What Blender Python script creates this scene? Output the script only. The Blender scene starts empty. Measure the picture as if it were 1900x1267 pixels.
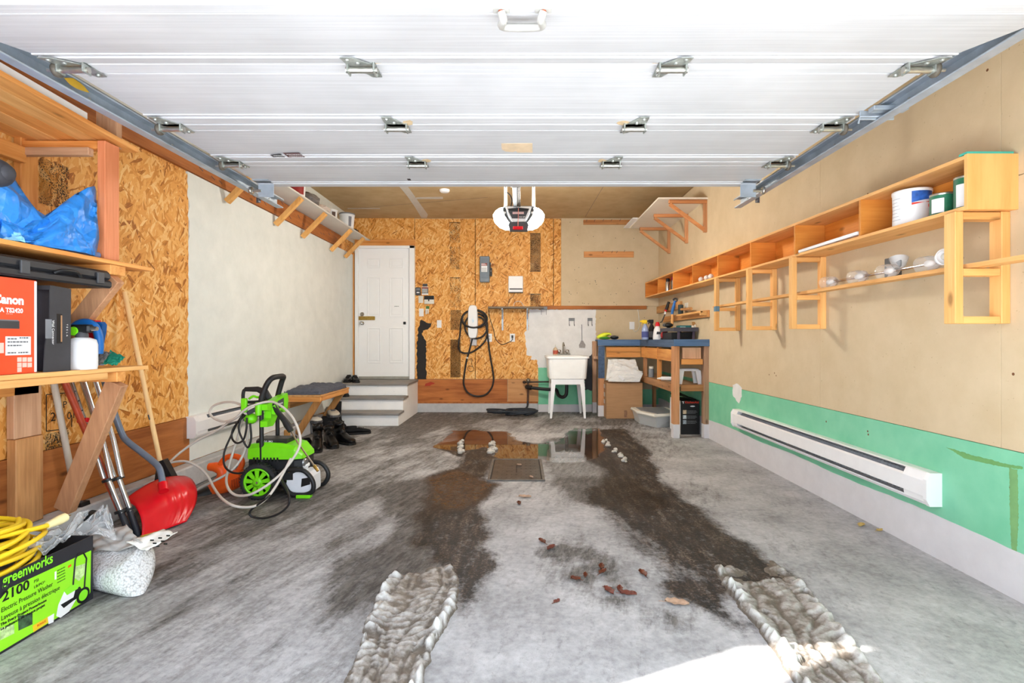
import bpy, math, random
import numpy as np
from mathutils import Vector, Matrix
random.seed(7)
C = bpy.context.scene.collection
# ------------------------------------------------------------------ camera, sky, sun, exposure
F, CX, CY, H = 950.0, 967.0, 630.0, 1.125
YB, XL, XR, ZC = 7.98, -2.62, 2.15, 3.015
YF = 0.80                                   # front wall with the door opening
scn = bpy.context.scene
cd = bpy.data.cameras.new('camera'); cam = bpy.data.objects.new('camera', cd); C.objects.link(cam)
cam.location = (0, 0, H); cam.rotation_euler = (math.pi/2, 0, 0)
cd.sensor_width = 36; cd.lens = 18.0; cd.clip_start = .02
cd.shift_x = (950-CX)/1900; cd.shift_y = -(633.5-CY)/1900
scn.camera = cam
w = bpy.data.worlds.new('sky'); scn.world = w; w.use_nodes = True
bg = w.node_tree.nodes['Background']; bg.inputs[0].default_value = (.82, .91, 1, 1); bg.inputs[1].default_value = 3.1
sd = bpy.data.lights.new('sun', 'SUN'); sd.energy = 15; sd.angle = .01; sd.color = (1, .94, .86)
sun = bpy.data.objects.new('sun', sd); C.objects.link(sun)
sun.rotation_euler = Vector((.92, .39, -.77)).to_track_quat('-Z', 'Y').to_euler()
sun.location = (-6, -4, 6)
scn.view_settings.view_transform = 'Standard'; scn.view_settings.look = 'None'
scn.view_settings.exposure = .62; scn.view_settings.gamma = 1; scn.view_settings.use_curve_mapping = False
LAMP = 105.0                                 # the opener's two lenses
# ------------------------------------------------------------------ helpers
def P(x, y, Y): return Vector(((x-CX)/F*Y, Y, H-(y-CY)/F*Y))
def PX(x, y, X): return P(x, y, F*X/(x-CX))
def PZ(x, y, Z=0.): return P(x, y, F*(H-Z)/(y-CY))
def B(x, y, d=0.): return P(x, y, YB-d) if d > .3 else Vector(((x-CX)/F*YB, YB-d, H-(y-CY)/F*YB))
def lin(v):
    v /= 255.; return v/12.92 if v <= .04045 else ((v+.055)/1.055)**2.4
def col(r, g, b): return (lin(r), lin(g), lin(b), 1)
V = Vector
class M:
    def __init__(s): s.v = []; s.f = []; s.s = []
    def add(s, vs, fs, sm=False):
        o = len(s.v); s.v += [tuple(v) for v in vs]
        s.f += [tuple(i+o for i in f) for f in fs]; s.s += [sm]*len(fs); return s
    def obox(s, c, ax, h, bev=.0015):
        c = V(c); b = min(bev, min(h)*.45); vs = []; idx = {}
        for sx in (-1, 1):
            for sy in (-1, 1):
                for sz in (-1, 1):
                    for k in range(3):
                        q = [sx*h[0], sy*h[1], sz*h[2]]
                        for j in range(3):
                            if j != k: q[j] -= b*(sx, sy, sz)[j]
                        idx[(sx, sy, sz, k)] = len(vs); vs.append(c+ax[0]*q[0]+ax[1]*q[1]+ax[2]*q[2])
        fs = []
        for k in range(3):
            a, e = [(1, 2), (2, 0), (0, 1)][k]
            for sg in (-1, 1):
                f = []
                for (p, q) in ((-1, -1), (1, -1), (1, 1), (-1, 1)):
                    t = [0, 0, 0]; t[k] = sg; t[a] = p; t[e] = q; f.append(idx[(*t, k)])
                fs.append(f if sg > 0 else f[::-1])
        for k in range(3):
            a, e = [(1, 2), (2, 0), (0, 1)][k]
            for p in (-1, 1):
                for q in (-1, 1):
                    t0 = [0]*3; t1 = [0]*3; t0[k] = -1; t1[k] = 1
                    for t in (t0, t1): t[a] = p; t[e] = q
                    f = [idx[(*t0, a)], idx[(*t1, a)], idx[(*t1, e)], idx[(*t0, e)]]
                    fs.append(f[::-1] if p*q > 0 else f)
        for sx in (-1, 1):
            for sy in (-1, 1):
                for sz in (-1, 1):
                    f = [idx[(sx, sy, sz, k)] for k in range(3)]
                    fs.append(f if sx*sy*sz > 0 else f[::-1])
        return s.add(vs, fs)
    def box(s, x0, x1, y0, y1, z0, z1, bev=.0015):
        return s.obox(((x0+x1)/2, (y0+y1)/2, (z0+z1)/2), (V((1, 0, 0)), V((0, 1, 0)), V((0, 0, 1))), (abs(x1-x0)/2, abs(y1-y0)/2, abs(z1-z0)/2), bev)
    def beam(s, p, q, w, h, up=(0, 0, 1), bev=.002):       # w across, h along up
        p = V(p); q = V(q); d = (q-p); L = d.length; d.normalize(); u = V(up)
        r = d.cross(u)
        if r.length < 1e-4: r = d.cross(V((0, 1, 0)))
        r.normalize(); u = r.cross(d)
        return s.obox((p+q)/2, (d, r, u) if d.cross(r).dot(u) > 0 else (d, -r, u), (L/2, w/2, h/2), bev)
    def tube(s, pts, r, n=8, closed=False, caps=True):
        pts = [V(p) for p in pts]; N = len(pts); rs = r if isinstance(r, (list, tuple)) else [r]*N
        tg = []
        for i in range(N):
            if closed: t = pts[(i+1) % N]-pts[i-1]
            else: t = pts[min(i+1, N-1)]-pts[max(i-1, 0)]
            tg.append(t.normalized() if t.length > 1e-9 else V((0, 0, 1)))
        u = tg[0].orthogonal().normalized(); vs = []
        for i in range(N):
            u = u-tg[i]*u.dot(tg[i])
            if u.length < 1e-6: u = tg[i].orthogonal()
            u.normalize(); b = tg[i].cross(u)
            for k in range(n):
                a = 2*math.pi*k/n; vs.append(pts[i]+(u*math.cos(a)+b*math.sin(a))*rs[i])
        fs = []
        for i in range(N if closed else N-1):
            j = (i+1) % N
            for k in range(n):
                l = (k+1) % n; fs.append((i*n+k, i*n+l, j*n+l, j*n+k))
        s.add(vs, fs, True)
        if caps and not closed:
            s.add(vs[:n], [tuple(range(n))[::-1]]); s.add(vs[-n:], [tuple(range(n))])
        return s
    def lathe(s, o, axis, prof, n=20, sm=True, sx=1, ref=None):
        o = V(o); a = V(axis).normalized(); u = V(ref) if ref else a.orthogonal().normalized(); u = (u-a*u.dot(a)).normalized(); b = a.cross(u); vs = []
        for (r, h) in prof:
            for k in range(n):
                t = 2*math.pi*k/n; vs.append(o+a*h+(u*math.cos(t)*sx+b*math.sin(t))*r)
        fs = []
        for i in range(len(prof)-1):
            for k in range(n):
                l = (k+1) % n; fs.append((i*n+k, i*n+l, (i+1)*n+l, (i+1)*n+k))
        s.add(vs, fs, sm)
        if prof[0][0] > 1e-5: s.add(vs[:n], [tuple(range(n))[::-1]])
        if prof[-1][0] > 1e-5: s.add(vs[-n:], [tuple(range(n))])
        return s
    def prism(s, poly, off):
        poly = [V(p) for p in poly]; off = V(off); n = len(poly)
        nrm = V((0, 0, 0))
        for i in range(n): nrm += poly[i].cross(poly[(i+1) % n])
        if nrm.dot(off) < 0: poly = poly[::-1]
        vs = poly+[p+off for p in poly]
        fs = [tuple(range(n))[::-1], tuple(range(n, 2*n))]+[(i, (i+1) % n, n+(i+1) % n, n+i) for i in range(n)]
        return s.add(vs, fs)
    def ell(s, c, r, nu=16, nv=10, rot=None):
        c = V(c); R = rot or Matrix.Identity(3); vs = []; fs = []
        for j in range(nv+1):
            th = math.pi*j/nv
            for i in range(nu):
                ph = 2*math.pi*i/nu
                vs.append(c+R@V((r[0]*math.sin(th)*math.cos(ph), r[1]*math.sin(th)*math.sin(ph), -r[2]*math.cos(th))))
        for j in range(nv):
            for i in range(nu):
                k = (i+1) % nu; fs.append((j*nu+i, j*nu+k, (j+1)*nu+k, (j+1)*nu+i))
        return s.add(vs, fs, True)
    def loft(s, rings, sm=True, caps=True, closed=True):
        n = len(rings[0]); vs = [p for r in rings for p in r]; fs = []
        for i in range(len(rings)-1):
            for k in range(n if closed else n-1):
                l = (k+1) % n; fs.append((i*n+k, i*n+l, (i+1)*n+l, (i+1)*n+k))
        s.add(vs, fs, sm)
        if caps:
            s.add(rings[0], [tuple(range(n))[::-1]], sm); s.add(rings[-1], [tuple(range(n))], sm)
        return s
    def sheet(s, g, th=0, sm=True):                          # grid of points, optional thickness vector function
        R = len(g); n = len(g[0]); vs = [p for r in g for p in r]
        fs = [(i*n+k, i*n+k+1, (i+1)*n+k+1, (i+1)*n+k) for i in range(R-1) for k in range(n-1)]
        if not th: return s.add(vs, fs, sm)
        nn = [V((0, 0, 0)) for _ in vs]
        for f in fs:
            q = (V(vs[f[2]])-V(vs[f[0]])).cross(V(vs[f[3]])-V(vs[f[1]]))
            for i in f: nn[i] += q
        v2 = [V(a)-b.normalized()*th if b.length > 1e-12 else V(a) for a, b in zip(vs, nn)]
        o = len(vs); f2 = [tuple(i+o for i in f[::-1]) for f in fs]
        bd = [k for k in range(n)]+[i*n+n-1 for i in range(1, R)]+[(R-1)*n+k for k in range(n-2, -1, -1)]+[i*n for i in range(R-2, 0, -1)]
        f3 = [(bd[i], o+bd[i], o+bd[(i+1) % len(bd)], bd[(i+1) % len(bd)]) for i in range(len(bd))]
        return s.add(list(vs)+v2, fs+f2+f3, sm)
    def mesh(s, name, mat, off=(0, 0, 0)):
        me = bpy.data.meshes.new(name); ox, oy, oz = off
        me.from_pydata([(a-ox, b-oy, c-oz) for a, b, c in s.v], [], s.f)
        me.polygons.foreach_set('use_smooth', s.s); me.materials.append(mat); me.update(); return me
    def build(s, name, mat, parent=None, label=None, kind=None):
        r = parent
        off = V((0, 0, 0))
        while r is not None: off += r.location; r = r.parent
        o = bpy.data.objects.new(name, s.mesh(name, mat, off)); C.objects.link(o); o.parent = parent
        if label: o['label'] = label
        if kind: o['kind'] = kind
        return o
    def top(s, name, mat, label, cat, group=None, kind=None):
        a = np.array(s.v); lo = a.min(0); hi = a.max(0); c = ((lo[0]+hi[0])/2, (lo[1]+hi[1])/2, lo[2])
        o = bpy.data.objects.new(name, s.mesh(name, mat, c)); C.objects.link(o); o.location = c
        return tag(o, label, cat, group, kind)
def tag(o, label, cat, group=None, kind=None):
    o['label'] = label; o['category'] = cat
    if group: o['group'] = group
    if kind: o['kind'] = kind
    return o
def thing(name, label, cat, loc=(0, 0, 0), group=None, kind=None):
    o = bpy.data.objects.new(name, None); C.objects.link(o); o.location = loc; o.empty_display_size = .1
    return tag(o, label, cat, group, kind)
def dup(root, loc=None, rotz=None, label=None, group=None):
    r = root.copy(); C.objects.link(r)
    if loc is not None: r.location = loc
    if rotz is not None: r.rotation_euler = (0, 0, rotz)
    if label: r['label'] = label
    if group: r['group'] = group
    for ch in list(root.children):
        c = ch.copy(); C.objects.link(c); c.parent = r
        for g in ch.children:
            d = g.copy(); C.objects.link(d); d.parent = c
    return r
def part_copy(o, parent, loc):
    c = o.copy(); C.objects.link(c); c.parent = parent; c.location = loc
    for g in o.children:
        d = g.copy(); C.objects.link(d); d.parent = c
    return c
def spline(pts, n=6, closed=False):
    pts = [V(p) for p in pts]; out = []; N = len(pts)
    for i in range(N if closed else N-1):
        if closed: p0, p1, p2, p3 = pts[i-1], pts[i], pts[(i+1) % N], pts[(i+2) % N]
        else: p0, p1, p2, p3 = pts[max(i-1, 0)], pts[i], pts[i+1], pts[min(i+2, N-1)]
        for k in range(n):
            t = k/n
            out.append(.5*((2*p1)+(p2-p0)*t+(2*p0-5*p1+4*p2-p3)*t*t+(3*p1-p0-3*p2+p3)*t**3))
    if not closed: out.append(pts[-1])
    return out
def text(s, size, o, right, up, mat, parent, name='lettering', align='LEFT', sx=1.0, bold=0.0, shear=0.0):
    cu = bpy.data.curves.new('t', 'FONT'); cu.body = s; cu.size = size; cu.align_x = align; cu.extrude = .0002; cu.offset = bold; cu.resolution_u = 3; cu.shear = shear
    ob = bpy.data.objects.new('t', cu); C.objects.link(ob); bpy.context.view_layer.update()
    me = bpy.data.meshes.new_from_object(ob.evaluated_get(bpy.context.evaluated_depsgraph_get()))
    bpy.data.objects.remove(ob)
    r = V(right).normalized(); u = V(up).normalized(); n = r.cross(u); o = V(o); off = V((0, 0, 0)); q = parent
    while q is not None: off += q.location; q = q.parent
    for v in me.vertices: v.co = o+r*v.co.x*sx+u*v.co.y+n*(v.co.z+.0006)-off
    me.name = name; me.materials.clear(); me.materials.append(mat)
    t = bpy.data.objects.new(name, me); C.objects.link(t); t.parent = parent; return t
def bars(o, right, up, rows, h, mat, parent, name='fine_print', seed=0):   # unreadably small lines of print: (x0, x1, y) along right/up
    r = V(right).normalized(); u = V(up).normalized(); n = r.cross(u); o = V(o); m = M(); rd = random.Random(seed)
    for x0, x1, y in rows:
        x = x0
        while x < x1:
            w_ = min(rd.uniform(.6, 2.2)*h, x1-x); m.prism([o+r*x+u*y, o+r*(x+w_)+u*y, o+r*(x+w_)+u*(y+h), o+r*x+u*(y+h)], n*.0006); x += w_+h*.45
    return m.build(name, mat, parent, kind='stuff')
# ------------------------------------------------------------------ materials
def nt(name):
    m = bpy.data.materials.new(name); m.use_nodes = True; t = m.node_tree
    return m, t, t.nodes['Principled BSDF'], t.nodes, t.links
def mth(t, op, a, b=None, clamp=False):
    n = t.nodes.new('ShaderNodeMath'); n.operation = op; n.use_clamp = clamp
    for i, x in enumerate((a, b)):
        if x is None: continue
        if isinstance(x, (int, float)): n.inputs[i].default_value = x
        else: t.links.new(x, n.inputs[i])
    return n.outputs[0]
def noise(t, vec, scale, detail=4, rough=.55):
    n = t.nodes.new('ShaderNodeTexNoise'); n.inputs['Scale'].default_value = scale; n.inputs['Detail'].default_value = detail; n.inputs['Roughness'].default_value = rough
    t.links.new(vec, n.inputs['Vector']); return n.outputs['Fac']
def ramp(t, fac, stops, interp='LINEAR'):
    n = t.nodes.new('ShaderNodeValToRGB'); n.color_ramp.interpolation = interp; e = n.color_ramp.elements
    while len(e) < len(stops): e.new(.5)
    for i, (p, c) in enumerate(stops): e[i].position = p; e[i].color = c if len(c) == 4 else (*c, 1)
    t.links.new(fac, n.inputs[0]); return n.outputs[0]
def mix(t, fac, a, b, mode='MIX'):
    n = t.nodes.new('ShaderNodeMix'); n.data_type = 'RGBA'; n.blend_type = mode
    for i, x in ((0, fac), (6, a), (7, b)):
        if isinstance(x, (int, float)): n.inputs[i].default_value = x
        elif isinstance(x, tuple): n.inputs[i].default_value = x
        else: t.links.new(x, n.inputs[i])
    return n.outputs[2]
def mapping(t, vec, scale=(1, 1, 1), rot=(0, 0, 0)):
    n = t.nodes.new('ShaderNodeMapping'); n.inputs['Scale'].default_value = scale; n.inputs['Rotation'].default_value = rot
    t.links.new(vec, n.inputs['Vector']); return n.outputs[0]
def ocoord(t): return t.nodes.new('ShaderNodeTexCoord').outputs['Object']
def bump(t, bs, h, strength=.2, dist=.005):
    n = t.nodes.new('ShaderNodeBump'); n.inputs['Strength'].default_value = strength; n.inputs['Distance'].default_value = dist
    t.links.new(h, n.inputs['Height']); t.links.new(n.outputs[0], bs.inputs['Normal'])
def objrand(t): return t.nodes.new('ShaderNodeObjectInfo').outputs['Random']
def mk(name, c, rough=.55, metal=0, var=.12, scale=14, bmp=0, spec=.4, bscale=60):
    m, t, b, N, L = nt(name); v = ocoord(t); n = noise(t, v, scale, 5)
    c2 = tuple(x*(1-var) for x in c[:3])+(1,); c3 = tuple(min(1, x*(1+var)) for x in c[:3])+(1,)
    L.new(ramp(t, n, [(.3, c2), (.7, c3)]), b.inputs['Base Color'])
    b.inputs['Roughness'].default_value = rough; b.inputs['Metallic'].default_value = metal; b.inputs['Specular IOR Level'].default_value = spec
    if bmp: bump(t, b, noise(t, v, bscale, 4), bmp, .004)
    return m
def wood(name, axis, light, dark, rough=.6, knots=True, grain=28):
    m, t, b, N, L = nt(name); v = ocoord(t); r = objrand(t)
    ad = N.new('ShaderNodeVectorMath'); ad.operation = 'ADD'; L.new(v, ad.inputs[0])
    cb = N.new('ShaderNodeCombineXYZ'); k = mth(t, 'MULTIPLY', r, 37.)
    for i in range(3): L.new(k, cb.inputs[i])
    L.new(cb.outputs[0], ad.inputs[1]); v2 = ad.outputs[0]
    sc = [grain]*3; sc['xyz'.index(axis)] = 1.6
    n1 = noise(t, mapping(t, v2, tuple(sc)), 1, 5, .6)
    sc2 = [grain*6]*3; sc2['xyz'.index(axis)] = 5
    n2 = noise(t, mapping(t, v2, tuple(sc2)), 1, 2)
    n0 = noise(t, v2, 2.2, 2)
    f = mth(t, 'ADD', mth(t, 'MULTIPLY', n1, .65), mth(t, 'ADD', mth(t, 'MULTIPLY', n2, .2), mth(t, 'MULTIPLY', n0, .25)))
    c = ramp(t, f, [(.38, dark), (.66, light)])
    if knots:
        sk = [7.]*3; sk['xyz'.index(axis)] = 3.
        vo = N.new('ShaderNodeTexVoronoi'); vo.inputs['Scale'].default_value = 1; L.new(mapping(t, v2, tuple(sk)), vo.inputs['Vector'])
        kf = ramp(t, vo.outputs['Distance'], [(.05, (1, 1, 1)), (.13, (0, 0, 0))])
        c = mix(t, mth(t, 'MULTIPLY', kf, .75), c, tuple(x*.35 for x in dark[:3])+(1,))
    hs = N.new('ShaderNodeHueSaturation'); L.new(c, hs.inputs['Color'])
    L.new(mth(t, 'ADD', mth(t, 'MULTIPLY', r, .3), .86), hs.inputs['Value']); L.new(hs.outputs[0], b.inputs['Base Color'])
    b.inputs['Roughness'].default_value = rough; b.inputs['Specular IOR Level'].default_value = .3
    bump(t, b, f, .15, .003); return m
def osb(name, u, w_, tint=1.0):
    m, t, b, N, L = nt(name); v = ocoord(t)
    sp = N.new('ShaderNodeSeparateXYZ'); L.new(v, sp.inputs[0]); cb = N.new('ShaderNodeCombineXYZ')
    L.new(sp.outputs[u], cb.inputs[0]); L.new(sp.outputs[w_], cb.inputs[1]); uv = cb.outputs[0]
    wn = N.new('ShaderNodeTexNoise'); wn.inputs['Scale'].default_value = 7; L.new(uv, wn.inputs['Vector'])
    wv = N.new('ShaderNodeVectorMath'); wv.operation = 'MULTIPLY_ADD'; L.new(wn.outputs['Color'], wv.inputs[0]); wv.inputs[1].default_value = (.035, .035, 0); L.new(uv, wv.inputs[2]); uv = wv.outputs[0]
    val = None
    for i, a in enumerate((1.5, 1.72, 1.28, 2.0, 1.05, .6, 2.6)):
        mp = mapping(t, uv, (14.5-i*.4, 74-4*i, 1), (0, 0, 0))
        rt = N.new('ShaderNodeVectorRotate'); rt.rotation_type = 'Z_AXIS'; rt.inputs['Angle'].default_value = -a; L.new(uv, rt.inputs['Vector']); L.new(rt.outputs[0], mp.node.inputs['Vector'])
        mp.node.inputs['Location'].default_value = (i*3.7, i*5.1, 0)
        vo = N.new('ShaderNodeTexVoronoi'); vo.voronoi_dimensions = '2D'; vo.inputs['Scale'].default_value = 1; L.new(mp, vo.inputs['Vector'])
        sc = N.new('ShaderNodeSeparateColor'); L.new(vo.outputs['Color'], sc.inputs[0])
        g = mth(t, 'MULTIPLY', mth(t, 'SUBTRACT', noise(t, mapping(t, mp, (1, 4, 1)), 1.5, 3), .5), .6)
        rv = mth(t, 'ADD', sc.outputs[0], g)
        if val is None: val = rv
        else:
            k = mth(t, 'GREATER_THAN', sc.outputs[1], .62 if i < 5 else .86)
            mx = N.new('ShaderNodeMix'); L.new(k, mx.inputs[0]); L.new(val, mx.inputs[2]); L.new(rv, mx.inputs[3]); val = mx.outputs[0]
    big = noise(t, uv, 1.3, 3); val2 = mth(t, 'ADD', val, mth(t, 'MULTIPLY', mth(t, 'SUBTRACT', big, .5), .45))
    q = lambda r, g, bb: tuple(x*tint for x in col(r, g, bb)[:3])+(1,)
    c = ramp(t, val2, [(0, q(158, 92, 34)), (.1, q(204, 134, 54)), (.4, q(228, 160, 80)), (.72, q(236, 176, 98)), (1, q(244, 202, 136))])
    L.new(c, b.inputs['Base Color']); b.inputs['Roughness'].default_value = .55; b.inputs['Specular IOR Level'].default_value = .3
    bump(t, b, val, .35, .003); return m
def film(name, c, opac=.35, rough=.12):
    m, t, b, N, L = nt(name); tr = N.new('ShaderNodeBsdfTransparent'); mx = N.new('ShaderNodeMixShader')
    b.inputs['Base Color'].default_value = c; b.inputs['Roughness'].default_value = rough
    fr = N.new('ShaderNodeFresnel'); fr.inputs[0].default_value = 1.45
    L.new(mth(t, 'ADD', mth(t, 'MULTIPLY', fr.outputs[0], .8), opac, True), mx.inputs[0]); L.new(tr.outputs[0], mx.inputs[1]); L.new(b.outputs[0], mx.inputs[2])
    L.new(mx.outputs[0], N['Material Output'].inputs[0]); return m
def ink(name, scale=70, thr=.5, c=(.02, .015, .01, 1)):
    m, t, b, N, L = nt(name); tr = N.new('ShaderNodeBsdfTransparent'); mx = N.new('ShaderNodeMixShader')
    v = ocoord(t); b.inputs['Base Color'].default_value = c; b.inputs['Roughness'].default_value = .7
    n = noise(t, v, scale, 3, .7); n2 = noise(t, v, 9, 2)
    f = mth(t, 'GREATER_THAN', mth(t, 'ADD', n, mth(t, 'MULTIPLY', mth(t, 'SUBTRACT', n2, .5), .3)), thr)
    L.new(f, mx.inputs[0]); L.new(tr.outputs[0], mx.inputs[1]); L.new(b.outputs[0], mx.inputs[2]); L.new(mx.outputs[0], N['Material Output'].inputs[0]); return m
def streak(name, c1, c2, sc, rough=.5, bmp=.15, speck=None):
    m, t, b, N, L = nt(name); v = ocoord(t); n = noise(t, mapping(t, v, sc), 1, 6, .65); n2 = noise(t, v, 2.5, 3)
    f = mth(t, 'ADD', mth(t, 'MULTIPLY', n, .6), mth(t, 'MULTIPLY', n2, .4))
    c = ramp(t, f, [(.35, c1), (.65, c2)])
    if speck:
        k = ramp(t, noise(t, v, 55, 3), [(.70, (0, 0, 0)), (.74, (1, 1, 1))]); c = mix(t, mth(t, 'MULTIPLY', k, .5), c, speck)
    L.new(c, b.inputs['Base Color']); b.inputs['Roughness'].default_value = rough; b.inputs['Specular IOR Level'].default_value = .3
    bump(t, b, n, bmp, .002); return m
osb_back = osb('osb_back', 0, 2); osb_left = osb('osb_left', 1, 2)
tan = streak('drywall_tan', col(204, 184, 150), col(215, 196, 164), (6, 6, 6), .8, .05, col(160, 135, 100))
tan_ceil = streak('ceiling_tan', col(184, 156, 114), col(198, 171, 130), (5, 5, 5), .85, .05)
green = streak('drywall_green', col(118, 196, 158), col(136, 208, 172), (5, 5, 5), .7, .05)
graypaint = streak('gray_white_paint', col(206, 204, 208), col(218, 216, 220), (8, 8, 8), .6, .05)
whitepaint = streak('white_paint', col(222, 222, 222), col(238, 238, 238), (9, 9, 9), .7, .2)
leftwhite = streak('primed_drywall', col(222, 227, 224), col(234, 238, 235), (7, 7, 7), .8, .08)
conc_curb = streak('concrete_curb', col(176, 178, 182), col(200, 201, 203), (14, 14, 14), .8, .3, col(120, 120, 122))
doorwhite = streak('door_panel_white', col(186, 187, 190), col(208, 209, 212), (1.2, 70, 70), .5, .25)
slabwhite = mk('entry_door_white', col(248, 249, 250), .4, var=.01)
O1, O2 = col(236, 170, 98), col(200, 122, 52)
wx = wood('wood_x', 'x', O1, O2); wy = wood('wood_y', 'y', O1, O2); wz = wood('wood_z', 'z', O1, O2)
pine = (col(238, 186, 120), col(214, 150, 82)); py_ = wood('pine_y', 'y', *pine); px_ = wood('pine_x', 'x', *pine); pz_ = wood('pine_z', 'z', *pine)
ply = wood('plywood_orange', 'y', col(226, 150, 66), col(196, 112, 36), knots=True, grain=14); plyx = wood('plywood_orange_x', 'x', col(226, 150, 66), col(200, 116, 40), grain=14)
brn = (col(190, 118, 62), col(140, 78, 36)); bx_ = wood('brown_board_x', 'x', *brn, grain=18); by_ = wood('brown_board_y', 'y', *brn, grain=18)
old = (col(218, 176, 142), col(176, 132, 100)); ow = wood('old_wood', 'z', *old)
red_post = wood('reddish_post', 'z', col(222, 142, 100), col(196, 112, 70))
galv = mk('galvanised_steel', col(166, 176, 186), .42, .35, .2, 9); steel = mk('bright_steel', col(190, 188, 180), .3, .9, .15, 30)
hingem = mk('hinge_steel', col(160, 165, 160), .35, .55, .3, 40); alu = mk('aluminium_tube', col(205, 208, 212), .25, .9, .06, 20)
black = mk('black_plastic', col(30, 31, 34), .45, 0, .2, 20); blackrub = mk('black_rubber', col(34, 34, 36), .6, 0, .25, 25)
gblack = mk('black_leather', col(9, 9, 12), .32, 0, .3, 18, .3, .3); dgrey = mk('dark_grey', col(70, 72, 76), .5); mgrey = mk('mid_grey', col(128, 132, 138), .5)
white = mk('white_plastic', col(240, 241, 243), .4, 0, .02); offw = mk('off_white', col(225, 222, 212), .5, 0, .04)
brass = mk('brass', col(170, 140, 70), .35, .8, .2, 30); chrome = mk('chrome', col(215, 215, 218), .12, 1, .03)
lime = mk('lime_plastic', col(122, 224, 26), .35, 0, .05); redp = mk('red_plastic', col(222, 20, 36), .3, 0, .06, 6)
orangep = mk('orange_plastic', col(240, 96, 30), .4, 0, .06); bluep = mk('blue_plastic', col(30, 110, 190), .4, 0, .06)
yellow = mk('yellow_rubber', col(240, 205, 40), .4, 0, .06); greenp = mk('green_cloth', col(20, 130, 104), .7, 0, .1)
card = streak('cardboard', col(168, 128, 92), col(184, 144, 106), (3, 3, 40), .8, .05)
redink = mk('red_print', col(225, 60, 34), .45, 0, .03); whiteink = mk('white_print', col(245, 245, 245), .5, 0, .01); blackink = mk('black_print', col(18, 18, 20), .5, 0, .05); limeink = mk('lime_print', col(140, 235, 40), .45, 0, .03)
greyink = mk('grey_print', col(110, 112, 116), .5, 0, .05)
clear = film('clear_plastic', (.9, .92, .94, 1), .22); glass = film('clear_glass', (.95, .96, .97, 1), .18, .05); frost = film('frosted_bin', (.85, .88, .9, 1), .5, .3)
# ------------------------------------------------------------------ the room
def structure(o, label, cat): return tag(o, label, cat, kind='structure')
# floor: a fine grid that carries the stains as measured shapes on the slab
NX, NY = 318, 470
gx = np.linspace(XL, XR, NX); gy = np.linspace(YF, YB, NY); GX, GY = np.meshgrid(gx, gy)
rng = np.random.RandomState(3)
def vn(x, y, s, seed):
    r = np.random.RandomState(seed).rand(257, 257); x = x*s+100; y = y*s+100
    xi = np.floor(x).astype(int); yi = np.floor(y).astype(int); fx = x-xi; fy = y-yi; fx = fx*fx*(3-2*fx); fy = fy*fy*(3-2*fy)
    g = lambda a, b: r[b % 257, a % 257]
    return (g(xi, yi)*(1-fx)+g(xi+1, yi)*fx)*(1-fy)+(g(xi, yi+1)*(1-fx)+g(xi+1, yi+1)*fx)*fy
def fbm(x, y, s, seed, o=4):
    t = 0; a = .5
    for i in range(o): t = t+a*vn(x, y, s*2**i, seed+i); a *= .5
    return t/(1-.5**o)
def inpoly(px, X, Y):
    p = [PZ(a, b) for a, b in px]; r = np.zeros(X.shape, bool); n = len(p)
    for i in range(n):
        x1, y1 = p[i].x, p[i].y; x2, y2 = p[i-1].x, p[i-1].y
        c = ((y1 > Y) != (y2 > Y)) & (X < (x2-x1)*(Y-y1)/((y2-y1) if y2 != y1 else 1e-9)+x1); r ^= c
    return r.astype(float)
def blur(a, k):
    for ax in (0, 1):
        p = np.pad(a, [(k, k) if i == ax else (0, 0) for i in (0, 1)], mode='edge'); c = np.cumsum(p, ax)
        c = np.concatenate([np.zeros_like(np.take(c, [0], ax)), c], ax); n = a.shape[ax]
        a = (np.take(c, range(2*k+1, 2*k+1+n), ax)-np.take(c, range(n), ax))/(2*k+1)
    return a
WX = GX+(fbm(GX, GY, 5, 11)-.5)*.16; WY = GY+(fbm(GX, GY, 5, 21)-.5)*.22
cr = lambda L: [(640+a/2.601, 780+b/2.601) for a, b in L]
mudL = cr([(550, 100), (740, 95), (720, 190), (690, 290), (745, 310), (740, 350), (640, 420), (680, 520), (740, 620), (760, 690), (690, 740), (700, 850), (590, 950), (555, 940), (570, 780), (480, 720), (400, 640), (340, 560), (340, 470), (330, 440), (400, 380), (400, 260), (540, 230)])
mudL2 = cr([(520, 50), (780, 50), (800, 80), (860, 110), (1000, 112), (990, 185), (720, 190), (550, 165), (430, 130), (470, 105), (550, 100)])
mudR = [(1062, 800), (1160, 795), (1197, 825), (1225, 880), (1262, 915), (1345, 975), (1430, 1035), (1500, 1085), (1515, 1110), (1470, 1100), (1420, 1130), (1350, 1100), (1312, 1062), (1285, 1050), (1240, 1010), (1200, 985), (1150, 950), (1105, 935), (1098, 905), (1120, 880), (1090, 850), (1055, 830)]
mudR3 = [(1090, 900), (1150, 920), (1230, 970), (1300, 1030), (1335, 1075), (1350, 1135), (1300, 1125), (1240, 1080), (1185, 1025), (1135, 980), (1090, 940)]
mudR2 = [(1225, 1085), (1260, 1080), (1310, 1070), (1350, 1120), (1390, 1170), (1350, 1165), (1300, 1110), (1240, 1100)]
wetG = cr([(920, 105), (1240, 60), (1300, 120), (1340, 250), (1500, 330), (1560, 420), (1400, 440), (1180, 420), (1040, 330), (990, 280), (970, 200)])
dmpL = cr([(190, 430), (190, 330), (330, 280), (400, 260), (420, 400), (350, 560), (480, 720), (330, 760), (180, 870), (20, 930), (-30, 800), (0, 690), (100, 640), (220, 600), (300, 480)])
grime = cr([(940, 560), (1180, 560), (1250, 640), (1400, 760), (1460, 900), (1250, 880), (1080, 800), (1000, 720), (930, 640)])
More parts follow.
